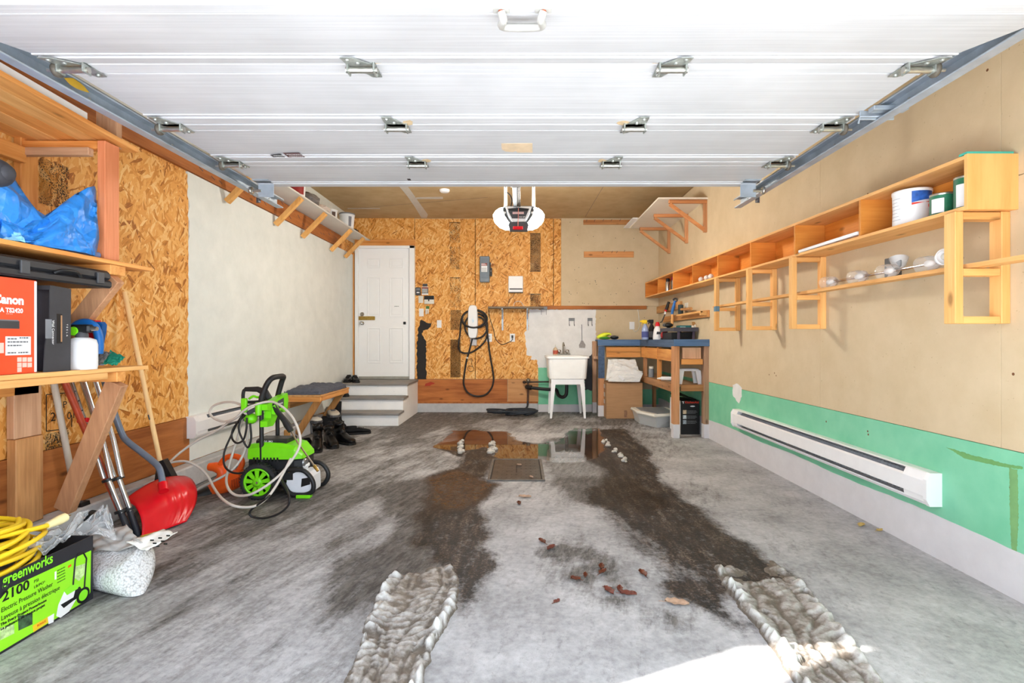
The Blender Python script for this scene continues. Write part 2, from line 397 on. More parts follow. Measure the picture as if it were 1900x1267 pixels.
grime2 = cr([(1500, 900), (1640, 900), (1640, 970), (1480, 960)])
light1 = cr([(670, 480), (770, 310), (960, 310), (1060, 420), (1100, 520), (1000, 560), (900, 640), (780, 640), (700, 580)])
pud = cr([(520, 45), (780, 52), (860, 108), (1040, 100), (1110, 40), (1230, 40), (1260, 110), (1230, 175), (1170, 200), (1010, 205), (985, 190), (740, 195), (700, 130), (560, 150), (430, 132)])
pud2 = cr([(400, 270), (560, 235), (700, 300), (745, 310), (650, 400), (450, 430), (400, 380)])
mud = np.clip(blur(inpoly(mudL, WX, WY), 3)+blur(inpoly(mudL2, WX, WY), 2)+blur(inpoly(mudR, WX, WY), 3)+.8*blur(inpoly(mudR2, WX, WY), 3)+.72*blur(inpoly(mudR3, WX, WY), 4), 0, 1)
wet = np.clip(blur(inpoly(pud, WX, WY), 2)+blur(inpoly(pud2, WX, WY), 2)+.75*blur(inpoly(wetG, WX, WY), 3)+.45*mud+.7*blur(inpoly(dmpL, WX, WY), 4), 0, 1)
puddle = np.clip(blur(inpoly(pud, WX, WY), 2)+.45*blur(inpoly(pud2, WX, WY), 2), 0, 1)
a = math.radians(74); U = GX*math.cos(a)+GY*math.sin(a); W_ = -GX*math.sin(a)+GY*math.cos(a)
strk = fbm(U*.6, W_*2.4, 2.6, 41, 6)
leftness = np.clip((-.35-GX)/.9, 0, 1)*np.clip((GY-1.3)/.6, .25, 1)
backness = np.clip((GY-5.6)/1.3, 0, 1)
dirt = np.clip(leftness*(.30+np.clip((strk-.42)*4.2, 0, 1)*.7)+backness*(.3+.5*np.clip((strk-.35)*3, 0, 1))+1.25*blur(inpoly(dmpL, WX, WY), 5)+1.0*blur(inpoly(grime, WX, WY), 5)*np.clip((fbm(GX, GY, 7, 61)-.3)*3, 0, 1)+.9*blur(inpoly(grime2, WX, WY), 4)+.55*blur(inpoly(wetG, WX, WY), 3)+np.clip((fbm(GX, GY, 1.6, 71)-.5)*3, 0, .4)*np.clip((GY-2)/2, 0, 1), 0, 1)
dirt *= 1-.7*blur(inpoly(light1, WX, WY), 4)
# treads: pale lines pressed in the mud
me = bpy.data.meshes.new('floor'); vs = np.stack([GX, GY, np.zeros_like(GX)], -1).reshape(-1, 3)
i = np.arange(NY-1)[:, None]*NX+np.arange(NX-1)[None]; fs = np.stack([i, i+1, i+NX+1, i+NX], -1).reshape(-1, 4)
me.from_pydata(vs.tolist(), [], fs.tolist())
for nm, ar in (('mud', mud), ('wet', wet), ('dirt', dirt), ('puddle', puddle)):
    at = me.attributes.new(nm, 'FLOAT', 'POINT'); at.data.foreach_set('value', ar.reshape(-1).astype(np.float32))
fm, t, b, N, L = nt('concrete_floor'); v = ocoord(t)
def attr(nm):
    n = N.new('ShaderNodeAttribute'); n.attribute_name = nm; return n.outputs['Fac']
base = ramp(t, mth(t, 'ADD', mth(t, 'MULTIPLY', noise(t, v, 2.6, 8, .65), .6), mth(t, 'MULTIPLY', noise(t, v, 30, 6, .7), .4)), [(.34, col(128, 128, 130)), (.5, col(168, 168, 171)), (.64, col(194, 194, 197))])
sp_ = ramp(t, noise(t, v, 120, 3, .7), [(.6, (0, 0, 0)), (.68, (1, 1, 1))]); base = mix(t, mth(t, 'MULTIPLY', sp_, .4), base, col(100, 98, 96))
rv = N.new('ShaderNodeVectorRotate'); rv.rotation_type = 'Z_AXIS'; rv.inputs['Angle'].default_value = -1.3; L.new(v, rv.inputs['Vector'])
sn = noise(t, mapping(t, rv.outputs[0], (5, 20, 1)), 1, 9, .72); fn = noise(t, v, 45, 5, .7)
df = mth(t, 'ADD', mth(t, 'MULTIPLY', attr('dirt'), 1.15), mth(t, 'MULTIPLY', mth(t, 'SUBTRACT', mth(t, 'ADD', mth(t, 'MULTIPLY', sn, .65), mth(t, 'MULTIPLY', fn, .35)), .52), 4.0))
df = ramp(t, df, [(.05, (0, 0, 0)), (1.25, (1, 1, 1))])
dc = ramp(t, noise(t, mapping(t, rv.outputs[0], (9, 30, 1)), 1, 7, .75), [(.42, col(54, 51, 48)), (.58, col(110, 106, 102))])
c = mix(t, mth(t, 'MULTIPLY', df, .88), base, dc)
mn = noise(t, v, 26, 8, .75); mf = ramp(t, mth(t, 'ADD', mth(t, 'MULTIPLY', attr('mud'), .86), mth(t, 'MULTIPLY', mth(t, 'SUBTRACT', mth(t, 'ADD', mth(t, 'MULTIPLY', mn, .6), mth(t, 'MULTIPLY', noise(t, mapping(t, v, (14, 3.5, 1)), 1, 6, .7), .4)), .5), 2.6)), [(.22, (0, 0, 0)), (.78, (1, 1, 1))])
mc = ramp(t, mth(t, 'ADD', mth(t, 'MULTIPLY', noise(t, mapping(t, v, (16, 4, 1)), 1, 7, .75), .55), mth(t, 'MULTIPLY', noise(t, v, 70, 4, .7), .45)), [(.42, col(10, 9, 8)), (.48, col(30, 24, 20)), (.53, col(58, 44, 34)), (.6, col(112, 100, 88))])
pc = ramp(t, noise(t, v, 4, 4), [(.35, col(50, 30, 14)), (.65, col(92, 58, 28))])
mc = mix(t, mth(t, 'MULTIPLY', mth(t, 'POWER', attr('puddle'), .6), .7), mc, pc)
c = mix(t, mth(t, 'MULTIPLY', mf, .93), c, mc)
c = mix(t, mth(t, 'MULTIPLY', attr('wet'), .68), c, tuple([.5]*3)+(1,), 'MULTIPLY')
L.new(c, b.inputs['Base Color'])
rg = mth(t, 'SUBTRACT', .62, mth(t, 'MULTIPLY', attr('wet'), .24)); pf = ramp(t, mth(t, 'ADD', attr('puddle'), mth(t, 'MULTIPLY', mth(t, 'SUBTRACT', mn, .5), .7)), [(.4, (0, 0, 0)), (.62, (1, 1, 1))])
mr = N.new('ShaderNodeMix'); L.new(pf, mr.inputs[0]); L.new(rg, mr.inputs[2]); mr.inputs[3].default_value = .03; L.new(mr.outputs[0], b.inputs['Roughness']); L.new(mth(t, 'ADD', .14, mth(t, 'MULTIPLY', pf, .36)), b.inputs['Specular IOR Level'])
bs_ = N.new('ShaderNodeBump'); bs_.inputs['Distance'].default_value = .006; L.new(mth(t, 'MULTIPLY', mth(t, 'SUBTRACT', 1, pf), .4), bs_.inputs['Strength']); L.new(mth(t, 'ADD', mn, fn), bs_.inputs['Height']); L.new(bs_.outputs[0], b.inputs['Normal'])
me.materials.append(fm); fo = bpy.data.objects.new('floor', me); C.objects.link(fo); structure(fo, 'grey concrete garage floor with muddy wet wheel tracks', 'floor')
snow = mk('snow', (.86, .88, .92, 1), .8, 0, .03)
m = M(); m.box(-14, 14, -18, YF-.001, -.12, -.005); structure(m.build('ground', snow), 'snowy driveway outside the garage opening', 'ground')
# ceiling
m = M(); m.box(XL-.1, XR+.1, YF, YB+.1, ZC, ZC+.1); ceil = structure(m.build('ceiling', tan_ceil), 'unpainted tan drywall ceiling', 'ceiling')
mudc = mk('joint_compound', col(206, 200, 190), .9, 0, .06, 20)
def cpoly(px): return [P(x, y, F*(ZC-H)/(CY-y)) for x, y in px]
m = M(); m.prism(cpoly([(741, 346), (757, 346), (775, 372), (794, 398), (792, 404), (782, 404), (770, 384), (756, 364)]), (0, 0, -.002)); m.prism(cpoly([(772, 366), (822, 365), (822, 369), (772, 369)]), (0, 0, -.0015)); m.prism(cpoly([(645, 386), (705, 386), (705, 387.5), (645, 387.5)]), (0, 0, -.001)); m.build('joint_compound', mudc, ceil, 'smear of white joint compound on the ceiling')
m = M()
for a_, b_ in (((1086, 402), (1120, 345)), ((1265, 365), (1288, 344)), ((640, 388), (905, 366))):
    p = cpoly([a_, b_]); m.beam(p[0]+V((0, 0, 0)), p[1], .004, .003)
m.build('drywall_joint', dgrey, ceil)
m = M(); m.lathe(P(825, 356, F*(ZC-H)/(CY-352))*1.0, (0, 0, 1), [(.02, -.035), (.05, -.032), (.062, -.02), (.065, 0)], 20); q = m.top('smoke_detector', white, 'round white smoke detector on the tan ceiling', 'smoke detector'); q.location.z = ZC-.0355
# ---- back wall
T = .012
m = M(); m.box(XL-.1, XR+.1, YB, YB+.1, 0, ZC); wb = structure(m.build('wall_back', tan), 'back wall of strand board and drywall sheets', 'wall')
def bpanel(name, x0, y0, x1, y1, mat, th=T, parent=wb, d0=0, label=None, bev=.002):
    p = B(x0, y0); q = B(x1, y1); return M().box(p.x, q.x, YB-d0-th, YB-d0, q.z, p.z, bev).build(name, mat, parent, label)
bpanel('osb_panel', 655, 405, 769.4, 445, osb_back); bpanel('osb_panel', 770.2, 406, 881.5, 703, osb_back); bpanel('osb_panel', 882.5, 405.5, 1026.4, 703, osb_back); bpanel('osb_panel', 1027.4, 406, 1041, 569, osb_back)
bpanel('osb_panel', 1027.4, 569.6, 1041, 702, osb_back)
for x in (769.8, 882, 1026.9): bpanel('panel_gap', x-1.5, 406, x+1.5, 703, mk('gap_dark', col(60, 36, 16), .9), .003)
bpanel('drywall_panel', 1041.5, 405, 1223, 568, tan, .0105); bpanel('drywall_panel', 1041.5, 568.4, 1223, 764, tan, .0095)
bpanel('rim_board', 772, 703.6, 941.5, 745, bx_, .018); bpanel('rim_board', 942.3, 703.6, 999, 745, wood('pale_board_x', 'x', col(222, 166, 112), col(198, 138, 86), grain=16), .018)
bpanel('concrete_curb', 771, 748, 998, 764.6, conc_curb, .04); bpanel('sill_plate', 772, 745, 998, 748, by_, .03)
def ragged(pts, j, seed):
    r = random.Random(seed); o = []
    for k in range(len(pts)):
        (x0, y0), (x1, y1) = pts[k], pts[(k+1) % len(pts)]; n = max(1, int(math.hypot(x1-x0, y1-y0)/3))
        for i in range(n):
            o.append((x0+(x1-x0)*i/n+r.uniform(-j, j), y0+(y1-y0)*i/n+r.uniform(-j, j)))
    return o
def skin(name, px, mat, d, j=.6, seed=1, parent=wb, label=None, th=.0012):
    return M().prism([B(x, y, d) for x, y in ragged(px, j, seed)], (0, -th, 0)).build(name, mat, parent, label)
skin('paint_patch', [(981, 574), (1105, 574), (1106, 640), (1104, 682), (998, 682), (997, 668), (985, 667), (986, 660), (977, 659), (976, 640), (973, 615), (980, 613)], whitepaint, T, 1.0, 2, label='rough white painted patch behind the sink')
skin('paint_patch', [(998.5, 682), (1104, 682), (1104, 750), (998.5, 750)], green, T+.0003, .3, 3, label='green painted board below the white patch')
skin('paint_patch', [(998.5, 750), (1116, 750), (1116, 764), (998.5, 764)], graypaint, T+.0015, .1, 4, label='grey painted strip along the bottom of the wall')
skin('paint_patch', [(1084, 668), (1100, 655), (1104, 655), (1104, 722), (1097, 724), (1085, 722)], mk('charcoal_paint', col(66, 68, 74), .7), T+.0018, 1.2, 5, label='charcoal paint patch right of the sink')
skin('paint_patch', [(1116, 722), (1223, 722), (1223, 750), (1116, 750)], green, .0105, .1, 8, label='green drywall under the workbench')
skin('paint_patch', [(1117, 750), (1223, 750), (1223, 764), (1117, 764)], graypaint, .0105, .1, 8)
skin('tar_stain', [(779, 594), (786, 594), (792, 598), (800, 600), (800, 606), (793, 611), (786, 613), (783, 622), (790, 630), (791, 640), (791, 700), (790, 716), (781, 722), (774, 722), (774, 640), (776, 612), (778, 604)], mk('tar', col(44, 42, 42), .8), T, 1.2, 6, label='black tar stain beside the door frame')
skin('red_paint_smear', [(790, 712), (800, 708), (808, 711), (798, 715), (788, 717)], mk('red_smear', col(170, 60, 40), .8), .018, .6, 7)
inkm = ink('stamp_ink', 95, .56, (.05, .025, .01, 1)); 
for x0, y0, x1, y1 in ((834, 413, 854, 450), (835, 458, 854, 500), (835, 515, 855, 570), (836, 575, 856, 612), (836, 630, 855, 700), (984, 433, 1003, 504), (984, 545, 1003, 568)): 
    p = B(x0, y0); q = B(x1, y1); M().box(p.x, q.x, YB-T-.0008, YB-T, q.z, p.z, 0).build('printed_stamp', inkm, wb)
m = M()
for x0, y0, x1, y1 in ((834, 412.6, 854, 413.6), (835, 515, 854, 516), (983, 433, 1003, 434), (983, 503, 1003, 504), (981, 545, 1004, 546)):
    p = B(x0, y0); q = B(x1, y1); m.box(p.x, q.x, YB-T-.001, YB-T, q.z, p.z, 0)
m.build('stamp_rule', blackink, wb)
sc_ = M()
for k in range(46):
    x = random.uniform(1046, 1215); y = random.choice((412, 440, 500, 523, 545, 562, 590))+random.uniform(-5, 5)
    sc_.lathe(B(x, y, .0106), (0, -1, 0), [(.006, 0), (.004, .001)], 6)
sc_.build('screw_head', dgrey, wb, kind='stuff')
# ---- right wall
m = M(); m.box(XR, XR+.1, YF, YB+.1, 0, ZC); wr = structure(m.build('wall_right', tan), 'right wall of tan drywall above a green lower strip', 'wall')
ZG = .64
jy = [YF]+[PX(x, 300, XR).y for x in (1862, 1525)]+[YB]
for k in range(3):
    y1, y0 = jy[k+1], jy[k]
    if y1 < y0: y0, y1 = y1, y0
    M().box(XR-T, XR, y0+.001, y1-.001, ZG+.003, 1.83, .0015).build('drywall_panel', tan, wr)
    M().box(XR-T, XR, y0+.001, y1-.001, 1.833, ZC, .0015).build('drywall_panel', tan, wr)
M().box(XR-T, XR, YF, YB, .21, ZG, .0015).build('green_panel', green, wr, 'mint green water-resistant drywall strip')
m = M(); pts = []
for k in range(120):
    y = YF+(YB-YF)*k/119; pts.append((XR-T-.0016, y, .218+.006*math.sin(y*5.1)+random.uniform(-.002, .002)))
m.prism([(XR-T-.0016, YF, 0), *pts, (XR-T-.0016, YB, 0)][::-1], (.02, 0, 0)); structure(m.build('baseboard_right', graypaint), 'pale grey painted strip along the foot of the right wall', 'baseboard')
def wskin(name, px, mat, seed, label=None, X=XR-T, j=.8, th=-.001):
    M().prism([PX(x, y, X) for x, y in ragged(px, j, seed)], (th, 0, 0)).build(name, mat, wr, label)
wskin('plaster_patch', [(1360, 714), (1369, 711), (1376, 720), (1376, 736), (1371, 748), (1366, 742), (1359, 733)], whitepaint, 3, 'white plaster patch above the heater')
wskin('glue_stain', [(1873, 868), (1888, 872), (1890, 960), (1886, 1042), (1878, 1040), (1874, 960)], mk('glue_stain', col(120, 170, 110), .7), 4, 'olive drip stain down the green strip')
wskin('glue_stain', [(1755, 829), (1800, 843), (1862, 859), (1898, 866), (1898, 871), (1850, 864), (1790, 850)], mk('glue_stain_dark', col(110, 165, 100), .7), 5)
m = M()
for (x, y) in ((1427, 695), (1437, 692), (1440, 697), (1832, 130), (1285, 480), (1610, 360), (1545, 205), (1880, 694), (1875, 905), (1533, 782), (1610, 800), (1611, 806)):
    p = PX(x, y, XR-T); m.lathe(p, (-1, 0, 0), [(.007, 0), (.005, .0008)], 7)
m.build('screw_head', mk('rust_brown', col(110, 70, 40), .8), wr, kind='stuff')
# ---- left wall
m = M(); m.box(XL-.1, XL, YF, YB+.1, 0, ZC); wl = structure(m.build('wall_left', osb_left), 'left wall, strand board in front and primed drywall behind', 'wall')
YW = PX(347, 600, XL).y
for y0, y1 in ((YF, 1.62), (1.625, 2.84), (2.845, YW)):
    M().box(XL, XL+T, y0, y1, .52, 2.42, .002).build('osb_panel', osb_left, wl)
M().box(XL, XL+.02, YF, YW, .17, .517, .002).build('rim_board', by_, wl, 'wide brown rim board below the strand board')
pts = [(YW+random.uniform(-.02, .012), z) for z in np.linspace(.17, 2.44, 60)]
M().prism([(XL, y, z) for y, z in pts]+[(XL, YB, 2.44), (XL, YB, .17)], (T+.002, 0, 0)).build('drywall_panel', leftwhite, wl, 'pale primed drywall sheet')
M().box(XL, XL+T, YF, YB, 2.63, ZC).build('drywall_panel', leftwhite, wl)
M().box(XL, XL+.115, YF, 6.6, 0, .165, .01).build('concrete_curb', conc_curb, wl, 'grey concrete curb')
M().box(XL+T, XL+T+.002, 2.2, 2.54, .17, .52).build('paint_patch', green, wl)
M().box(XL, XL+.03, YF, YB-.6, 2.445, 2.62, .003).build('ledger_board', by_, wl, 'brown ledger board under the high shelf')
nl = M()
for k in range(34):
    y = 3.4+k*.13+random.uniform(-.04, .04); z = random.uniform(2.47, 2.6); nl.beam((XL+.031, y, z), (XL+.031, y-.05, z+random.uniform(.01, .03)), .002, .006)
nl.build('scratch', dgrey, wl, kind='stuff')
for (x0, y0, x1, y1, lab) in ((72, 290, 128, 392, 0), (84, 806, 128, 852, 0)):
    p = PX(x0, y0, XL+T); q = PX(x1, y1, XL+T); M().box(XL+T, XL+T+.0008, p.y, q.y, min(p.z, q.z), max(p.z, q.z), 0).build('printed_stamp', ink('stamp_ink_fine', 120, .55, (.05, .025, .01, 1)), wl)
for s, x, y, sz in (('U', 97, 751, .075), ('P', 116, 757, .055), ('26', 93, 782, .07), ('01', 124, 778, .06), ('AP', 98, 822, .055), ('E', 108, 793, .05)):
    text(s, sz, PX(x, y, XL+T), (0, 1, 0), (0, 0, 1), blackink, wl, 'printed_stamp')
m = M(); 
for a_, b_ in (((86, 732), (86, 800)), ((86, 732), (133, 728)), ((133, 770), (133, 792)), ((86, 800), (125, 795))):
    m.beam(PX(*a_, XL+T+.0005), PX(*b_, XL+T+.0005), .002, .005)
m.build('stamp_rule', blackink, wl)
# ---- front wall around the opening
m = M(); m.box(XL-.1, -1.72, YF, YF+.12, 0, ZC); m.box(1.56, XR+.1, YF, YF+.12, 0, ZC); m.box(-1.72, 1.56, YF, YF+.12, 2.12, ZC); structure(m.build('wall_front', whitepaint), 'front wall around the open garage doorway', 'wall')
m = M(); m.box(-2.05, -1.86, .10, .46, 0, 3.15); structure(m.build('sun_blocker', conc_curb), 'added unseen block outside the doorway that narrows the sun patch', 'sun blocker')  # added out of view, only to cut the sunlight to a strip on the floor
# ---- overhead door
ZD = 2.125; XD0, XD1 = -1.68, 1.50
d2 = structure(thing('door_2', 'white sectional overhead garage door rolled open under the ceiling', 'garage door', (-.09, 2.4, ZD)), 'white sectional overhead garage door rolled open under the ceiling', 'garage door')
ye = [3.33, 2.855, 2.36, 1.84]
def section(p, q):
    m = M(); d = (V(q)-V(p)).normalized(); n = V((0, -d.z, d.y)); n = n if n.z > 0 else -n; L_ = (V(q)-V(p)).length
    ax = (V((1, 0, 0)), d, V((1, 0, 0)).cross(d)); cx = (XD0+XD1)/2; hw = (XD1-XD0)/2
    c = (V(p)+V(q))/2+V((cx, 0, 0)); m.obox(c+n*.02, ax, (hw, L_/2-.002, .02), .004)
    for s in (-1, 1):
        m.obox(c+d*s*(L_/2-.035)-n*.003, ax, (hw-.002, .03, .005), .003)
        m.obox(c+d*s*(L_/2-.085)-n*.0015, ax, (hw-.002, .006, .003), .002)
    return m
zf = 2.01
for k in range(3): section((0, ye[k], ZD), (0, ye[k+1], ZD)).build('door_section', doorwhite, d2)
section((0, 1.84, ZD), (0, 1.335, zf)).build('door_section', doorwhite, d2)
def hinge(c, s, parent, end=0, slope=0.):
    m = M(); x, y, z = c; t = .004; z -= .009
    lean = .03*s
    m.prism([(x-.05*s, y+.012, z), (x+.05*s, y+.012, z), (x-.008*s, y-.085, z-.097*slope), (x-.05*s, y-.085, z-.097*slope)], (0, 0, -t))
    m.prism([(x-.05*s, y-.012, z), (x+.05*s, y-.012, z), (x+.05*s, y+.088, z), (x+.015*s, y+.088, z)], (0, 0, -t))
    for sx in (-.047, .047): m.box(x+sx-.003, x+sx+.003, y-.018, y+.02, z-.036, z, .001)
    for a_, b_ in ((-.03*s, -.065), (-.005*s, -.03), (.033*s, .07)): m.lathe((x+a_, y+b_, z-t+min(b_, 0)*slope), (0, 0, -1), [(.009, 0), (.008, .006), (.003, .008)], 8)
    h = m.build('hinge', hingem, parent)
    M().tube([(x-.056, y+.002, z-.022), (x+.056, y+.002, z-.022)], .011, 10).build('hinge_pin', steel, h)
    if end:
        xx = x-end*.02
        m = M(); m.tube([(x, y+.002, z-.022), (xx+end*.115, y+.002, z-.022)], .006, 8); m.build('roller_stem', steel, h)
        m = M(); m.lathe((xx+end*.07, y+.002, z-.022), (end, 0, 0), [(.008, -.002), (.024, 0), (.026, .008), (.024, .016), (.008, .018)], 14); m.build('roller', mk('nylon_roller', col(90, 84, 74), .5), h)
rust = mk('rust_stain', col(206, 182, 146), .9, 0, .15, 60)
for yy, xs in ((1.84, (671, 1247)), (2.36, (736, 1177)), (2.855, (774, 1134))):
    for k, xp in enumerate(xs):
        X = (xp-CX)/F*yy; hinge((X, yy, ZD), 1 if k == 0 else -1, d2, 0, .23*(yy < 2))
        M().prism([(X+(.055 if k == 0 else -.055)+.03*math.cos(a_)*random.uniform(.6, 1.1), yy-.02+.03*math.sin(a_)*random.uniform(.6, 1.1), ZD-.0085) for a_ in np.linspace(0, 6.0, 9)], (0, 0, -.0006)).build('rust_stain', rust, d2)
    hinge((XD0+.07, yy, ZD), 1, d2, -1, .23*(yy < 2)); hinge((XD1-.07, yy, ZD), -1, d2, 1, .23*(yy < 2))
for s, X in ((-1, XD0+.05), (1, XD1-.05)):
    m = M(); m.box(X-.05, X+.05, 3.19, 3.24, ZD-.006, ZD-.0, .001); m.box(X-.05, X+.05, 3.27, 3.274, ZD-.09, ZD, .001); m.box(X-.05, X+.05, 3.22, 3.275, ZD-.006, ZD-.002, .001)
    h = m.build('top_bracket', galv, d2); M().tube([(X+s*.03, 3.27, ZD-.05), (X+s*.1, 3.27, ZD-.05)], .009, 8).build('roller_stem', steel, h); M().lathe((X+s*.085, 3.27, ZD-.05), (s, 0, 0), [(.008, 0), (.024, .002), (.024, .016), (.008, .018)], 12).build('roller', steel, h)
# lift handle
def ond(x, y):       # on the tilted near section
    k = (ZD-zf)/(1.84-1.335); s = (CY-y)/F; Y = (ZD-H-k*1.84)/(s-k); return P(x, y, Y)
m = M(); p0, p1 = ond(930, 13), ond(1008, 13); mid = ond(968, 30)
m.tube(spline([p0+V((0, 0, -.012)), p0+V((.006, .012, -.028)), mid+V((-.05, 0, -.03)), mid+V((.05, 0, -.03)), p1+V((-.006, .012, -.028)), p1+V((0, 0, -.012))], 5), .011, 8)
for p in (p0, p1): m.obox(p+V((0, 0, -.008)), (V((1, 0, 0)), V((0, 1, 0)), V((0, 0, 1))), (.022, .012, .003), .002)
m.build('lift_handle', mk('worn_white_metal', col(176, 175, 170), .4, .2), d2)
m = M()
for p in (p0, p1): m.lathe(p+V((0, 0, -.012)), (0, 0, -1), [(.009, 0), (.006, .005)], 8)
m.build('handle_bolt', mk('rusted_bolt', col(150, 80, 50), .7, .3), d2)
ZS = ZD-.0005
def ondoor(x, y): return P(x, y, F*(ZD-H)/(CY-y))
M().prism([ondoor(*q)+V((0, 0, -.0055)) for q in ((501, 285), (521, 284), (533, 292), (510, 292))], (0, 0, -.0008)).build('sticker', dgrey, d2, 'small black warning sticker')
M().prism([ondoor(*q)+V((0, 0, -.0055)) for q in ((525, 282), (555, 281.5), (570, 292), (538, 292))], (0, 0, -.0008)).build('sticker', mk('dark_red_print', col(84, 50, 54), .5), d2, 'dark red and black warning sticker')
for k, (x, y, w_) in enumerate(((508, 287, .06), (513, 290, .06), (532, 284.5, .09), (537, 287.5, .09), (542, 290, .08))): bars(ondoor(x, y)+V((0, 0, -.0064)), (1, 0, 0), (0, -1, 0), ((0, w_, 0),), .005, whiteink, d2, 'fine_print', k)
M().prism([ondoor(*q) for q in ((930, 266), (988, 265.5), (988, 283), (960, 283), (957, 280), (952, 282), (938, 281), (931, 277))], (0, 0, -.0008)).build('tape_patch', mk('masking_tape', col(224, 200, 168), .7), d2, 'torn patch of beige tape')
M().prism([ondoor(*q) for q in ((755, 331.5), (761, 331.5), (763, 334.5), (757, 334.5))], (0, 0, -.0008)).build('sticker', blackink, d2)
# slide latch by the right track
m = M(); p = ondoor(1640, 197); m.obox(p+V((.02, 0, -.012)), (V((1, 0, 0)), V((0, 1, 0)), V((0, 0, 1))), (.075, .02, .01), .003); m.obox(p+V((.0, .045, -.02)), (V((1, 0, 0)), V((0, 1, 0)), V((0, 0, 1))), (.075, .004, .02), .002); m.tube([p+V((.06, .03, -.03)), p+V((-.08, .035, -.03)), p+V((-.085, .036, -.06))], .005, 6); m.build('slide_latch', galv, d2, 'sliding bolt latch near the right track')
# tracks
for s, X, lab in ((-1, -1.745, 'left'), (1, 1.565, 'right')):
    tr = thing('door_track', 'galvanised steel %s of the open garage door' % ('track along the left edge' if s < 0 else 'track along the right edge'), 'track', (X, 2.3, 2.05), 'overhead door tracks')
    y0, y1 = 1.0, 3.72
    m = M(); m.box(X+s*.028, X+s*.031, y0, y1, 2.08, 2.145, .0005); m.box(X-s*.02, X+s*.03, y0, y1, 2.142, 2.145, .0005); m.box(X-s*.012, X+s*.03, y0, y1, 2.08, 2.083, .0005)
    m.tube([(X-s*.018, y0, 2.138), (X-s*.018, y1, 2.138)], .005, 6); m.tube([(X-s*.012, y0, 2.084), (X-s*.012, y1, 2.084)], .005, 6)
    m.build('rail', galv, tr)
    m = M(); m.box(X+s*.032, X+s*.035, y0, y1, 2.11, 2.165, .0005); m.box(X+s*.032, X+s*.062, y0, y1, 2.162, 2.165, .0005); m.build('angle_iron', galv, tr)
    m = M(); m.box(X+s*.036, X+s*.066, 3.50, 3.503, 2.06, ZC, .0005); m.box(X+s*.036, X+s*.039, 3.47, 3.503, 2.06, ZC, .0005); m.build('hanger_strap', mk('dark_strap', col(92, 92, 98), .4, .5), tr)
    m = M()
    for yy in (1.5, 2.1, 2.6, 3.1, 3.6): m.lathe((X+s*.027, yy, 2.112), (-s, 0, 0), [(.008, 0), (.006, .004)], 7)
    m.build('bolt', steel, tr)
    if s < 0: M().prism([(X+.0275, 1.98+.06*math.cos(a_)*random.uniform(.6, 1), 2.11+.02*math.sin(a_)*random.uniform(.6, 1)) for a_ in np.linspace(0, 6, 10)], (-.0005, 0, 0)).build('grease_stain', mk('grease', col(176, 140, 40), .5), tr)
# ---- entry door
p = B(661, 457); q = B(771, 703); d1 = structure(thing('door_1', 'white six-panel entry door at the top of the steps', 'door', ((p.x+q.x)/2, YB, q.z)), 'white six-panel entry door at the top of the steps', 'door')
sl0, sl1 = B(667, 462), B(761.5, 698)
m = M(); fr = .075
m.box(p.x, sl0.x, YB-fr, YB, q.z, p.z, .004); m.box(sl1.x, q.x, YB-fr, YB, q.z, p.z, .004); m.box(p.x, q.x, YB-fr, YB, sl0.z, p.z, .004); m.build('door_frame', slabwhite, d1)
M().box(p.x, q.x, YB-.06, YB, q.z, sl1.z, .003).build('threshold', mk('sill_metal', col(170, 168, 160), .5, .3), d1, 'grey metal threshold')
m = M(); m.box(sl0.x, sl1.x, YB-.03, YB-.001, sl1.z, sl0.z, .003)
leaf = m.build('door_leaf', slabwhite, d1)
for x0, x1 in ((683, 707.5), (724, 750)):
    for y0, y1 in ((480, 498), (515, 588), (608, 673)):
        a_, b_ = B(x0, y0), B(x1, y1); m = M()
        for (u0, u1, v0, v1) in ((a_.x, b_.x, a_.z-.014, a_.z), (a_.x, b_.x, b_.z, b_.z+.014), (a_.x, a_.x+.014, b_.z+.014, a_.z-.014), (b_.x-.014, b_.x, b_.z+.014, a_.z-.014)): m.box(u0, u1, YB-.042, YB-.029, v0, v1, .006)
        m.box(a_.x+.035, b_.x-.035, YB-.04, YB-.029, b_.z+.035, a_.z-.035, .008); m.build('door_panel', slabwhite, leaf)
m = M(); c_ = B(673, 583, .03); m.lathe(c_, (0, -1, 0), [(.032, 0), (.03, .012), (.012, .014), (.012, .03), (.004, .032)], 18); m.build('deadbolt', steel, d1, 'round steel deadbolt')
m = M(); c_ = B(673.5, 600, .03); m.lathe(c_, (0, -1, 0), [(.03, 0), (.028, .008), (.012, .01), (.012, .035), (.028, .045), (.03, .06), (.018, .072), (.0, .074)], 18); m.build('door_knob', chrome, d1, 'round chrome door knob')
a_, b_ = B(664, 587), B(697, 594); M().box(a_.x, b_.x, YB-.045, YB-.03, b_.z, a_.z, .003).build('door_latch', brass, d1, 'brass latch bar')
a_, b_ = B(749.5, 597), B(754, 602); M().box(a_.x, b_.x, YB-.05, YB-.03, b_.z, a_.z, .004).build('door_stop', black, d1, 'small black latch pad')
bars(B(733, 569, .0405), (1, 0, 0), (0, 0, 1), ((0, .07, 0),), .008, greyink, d1, 'pencil_mark')
for nm, x0, y0, x1, y1, mat, th in (('trim_2', 649.5, 470, 659, 703, wz, .05), ('trim_3', 660, 445, 771, 456.6, wx, .04)):
    a_, b_ = B(x0, y0), B(x1, y1); structure(M().box(a_.x, b_.x, YB-th, YB-T*(nm == 'trim_3')*0, b_.z, a_.z, .003).build(nm, mat), 'bare wood %s of the entry door' % ('stud left' if nm == 'trim_2' else 'header above the frame'), 'trim')
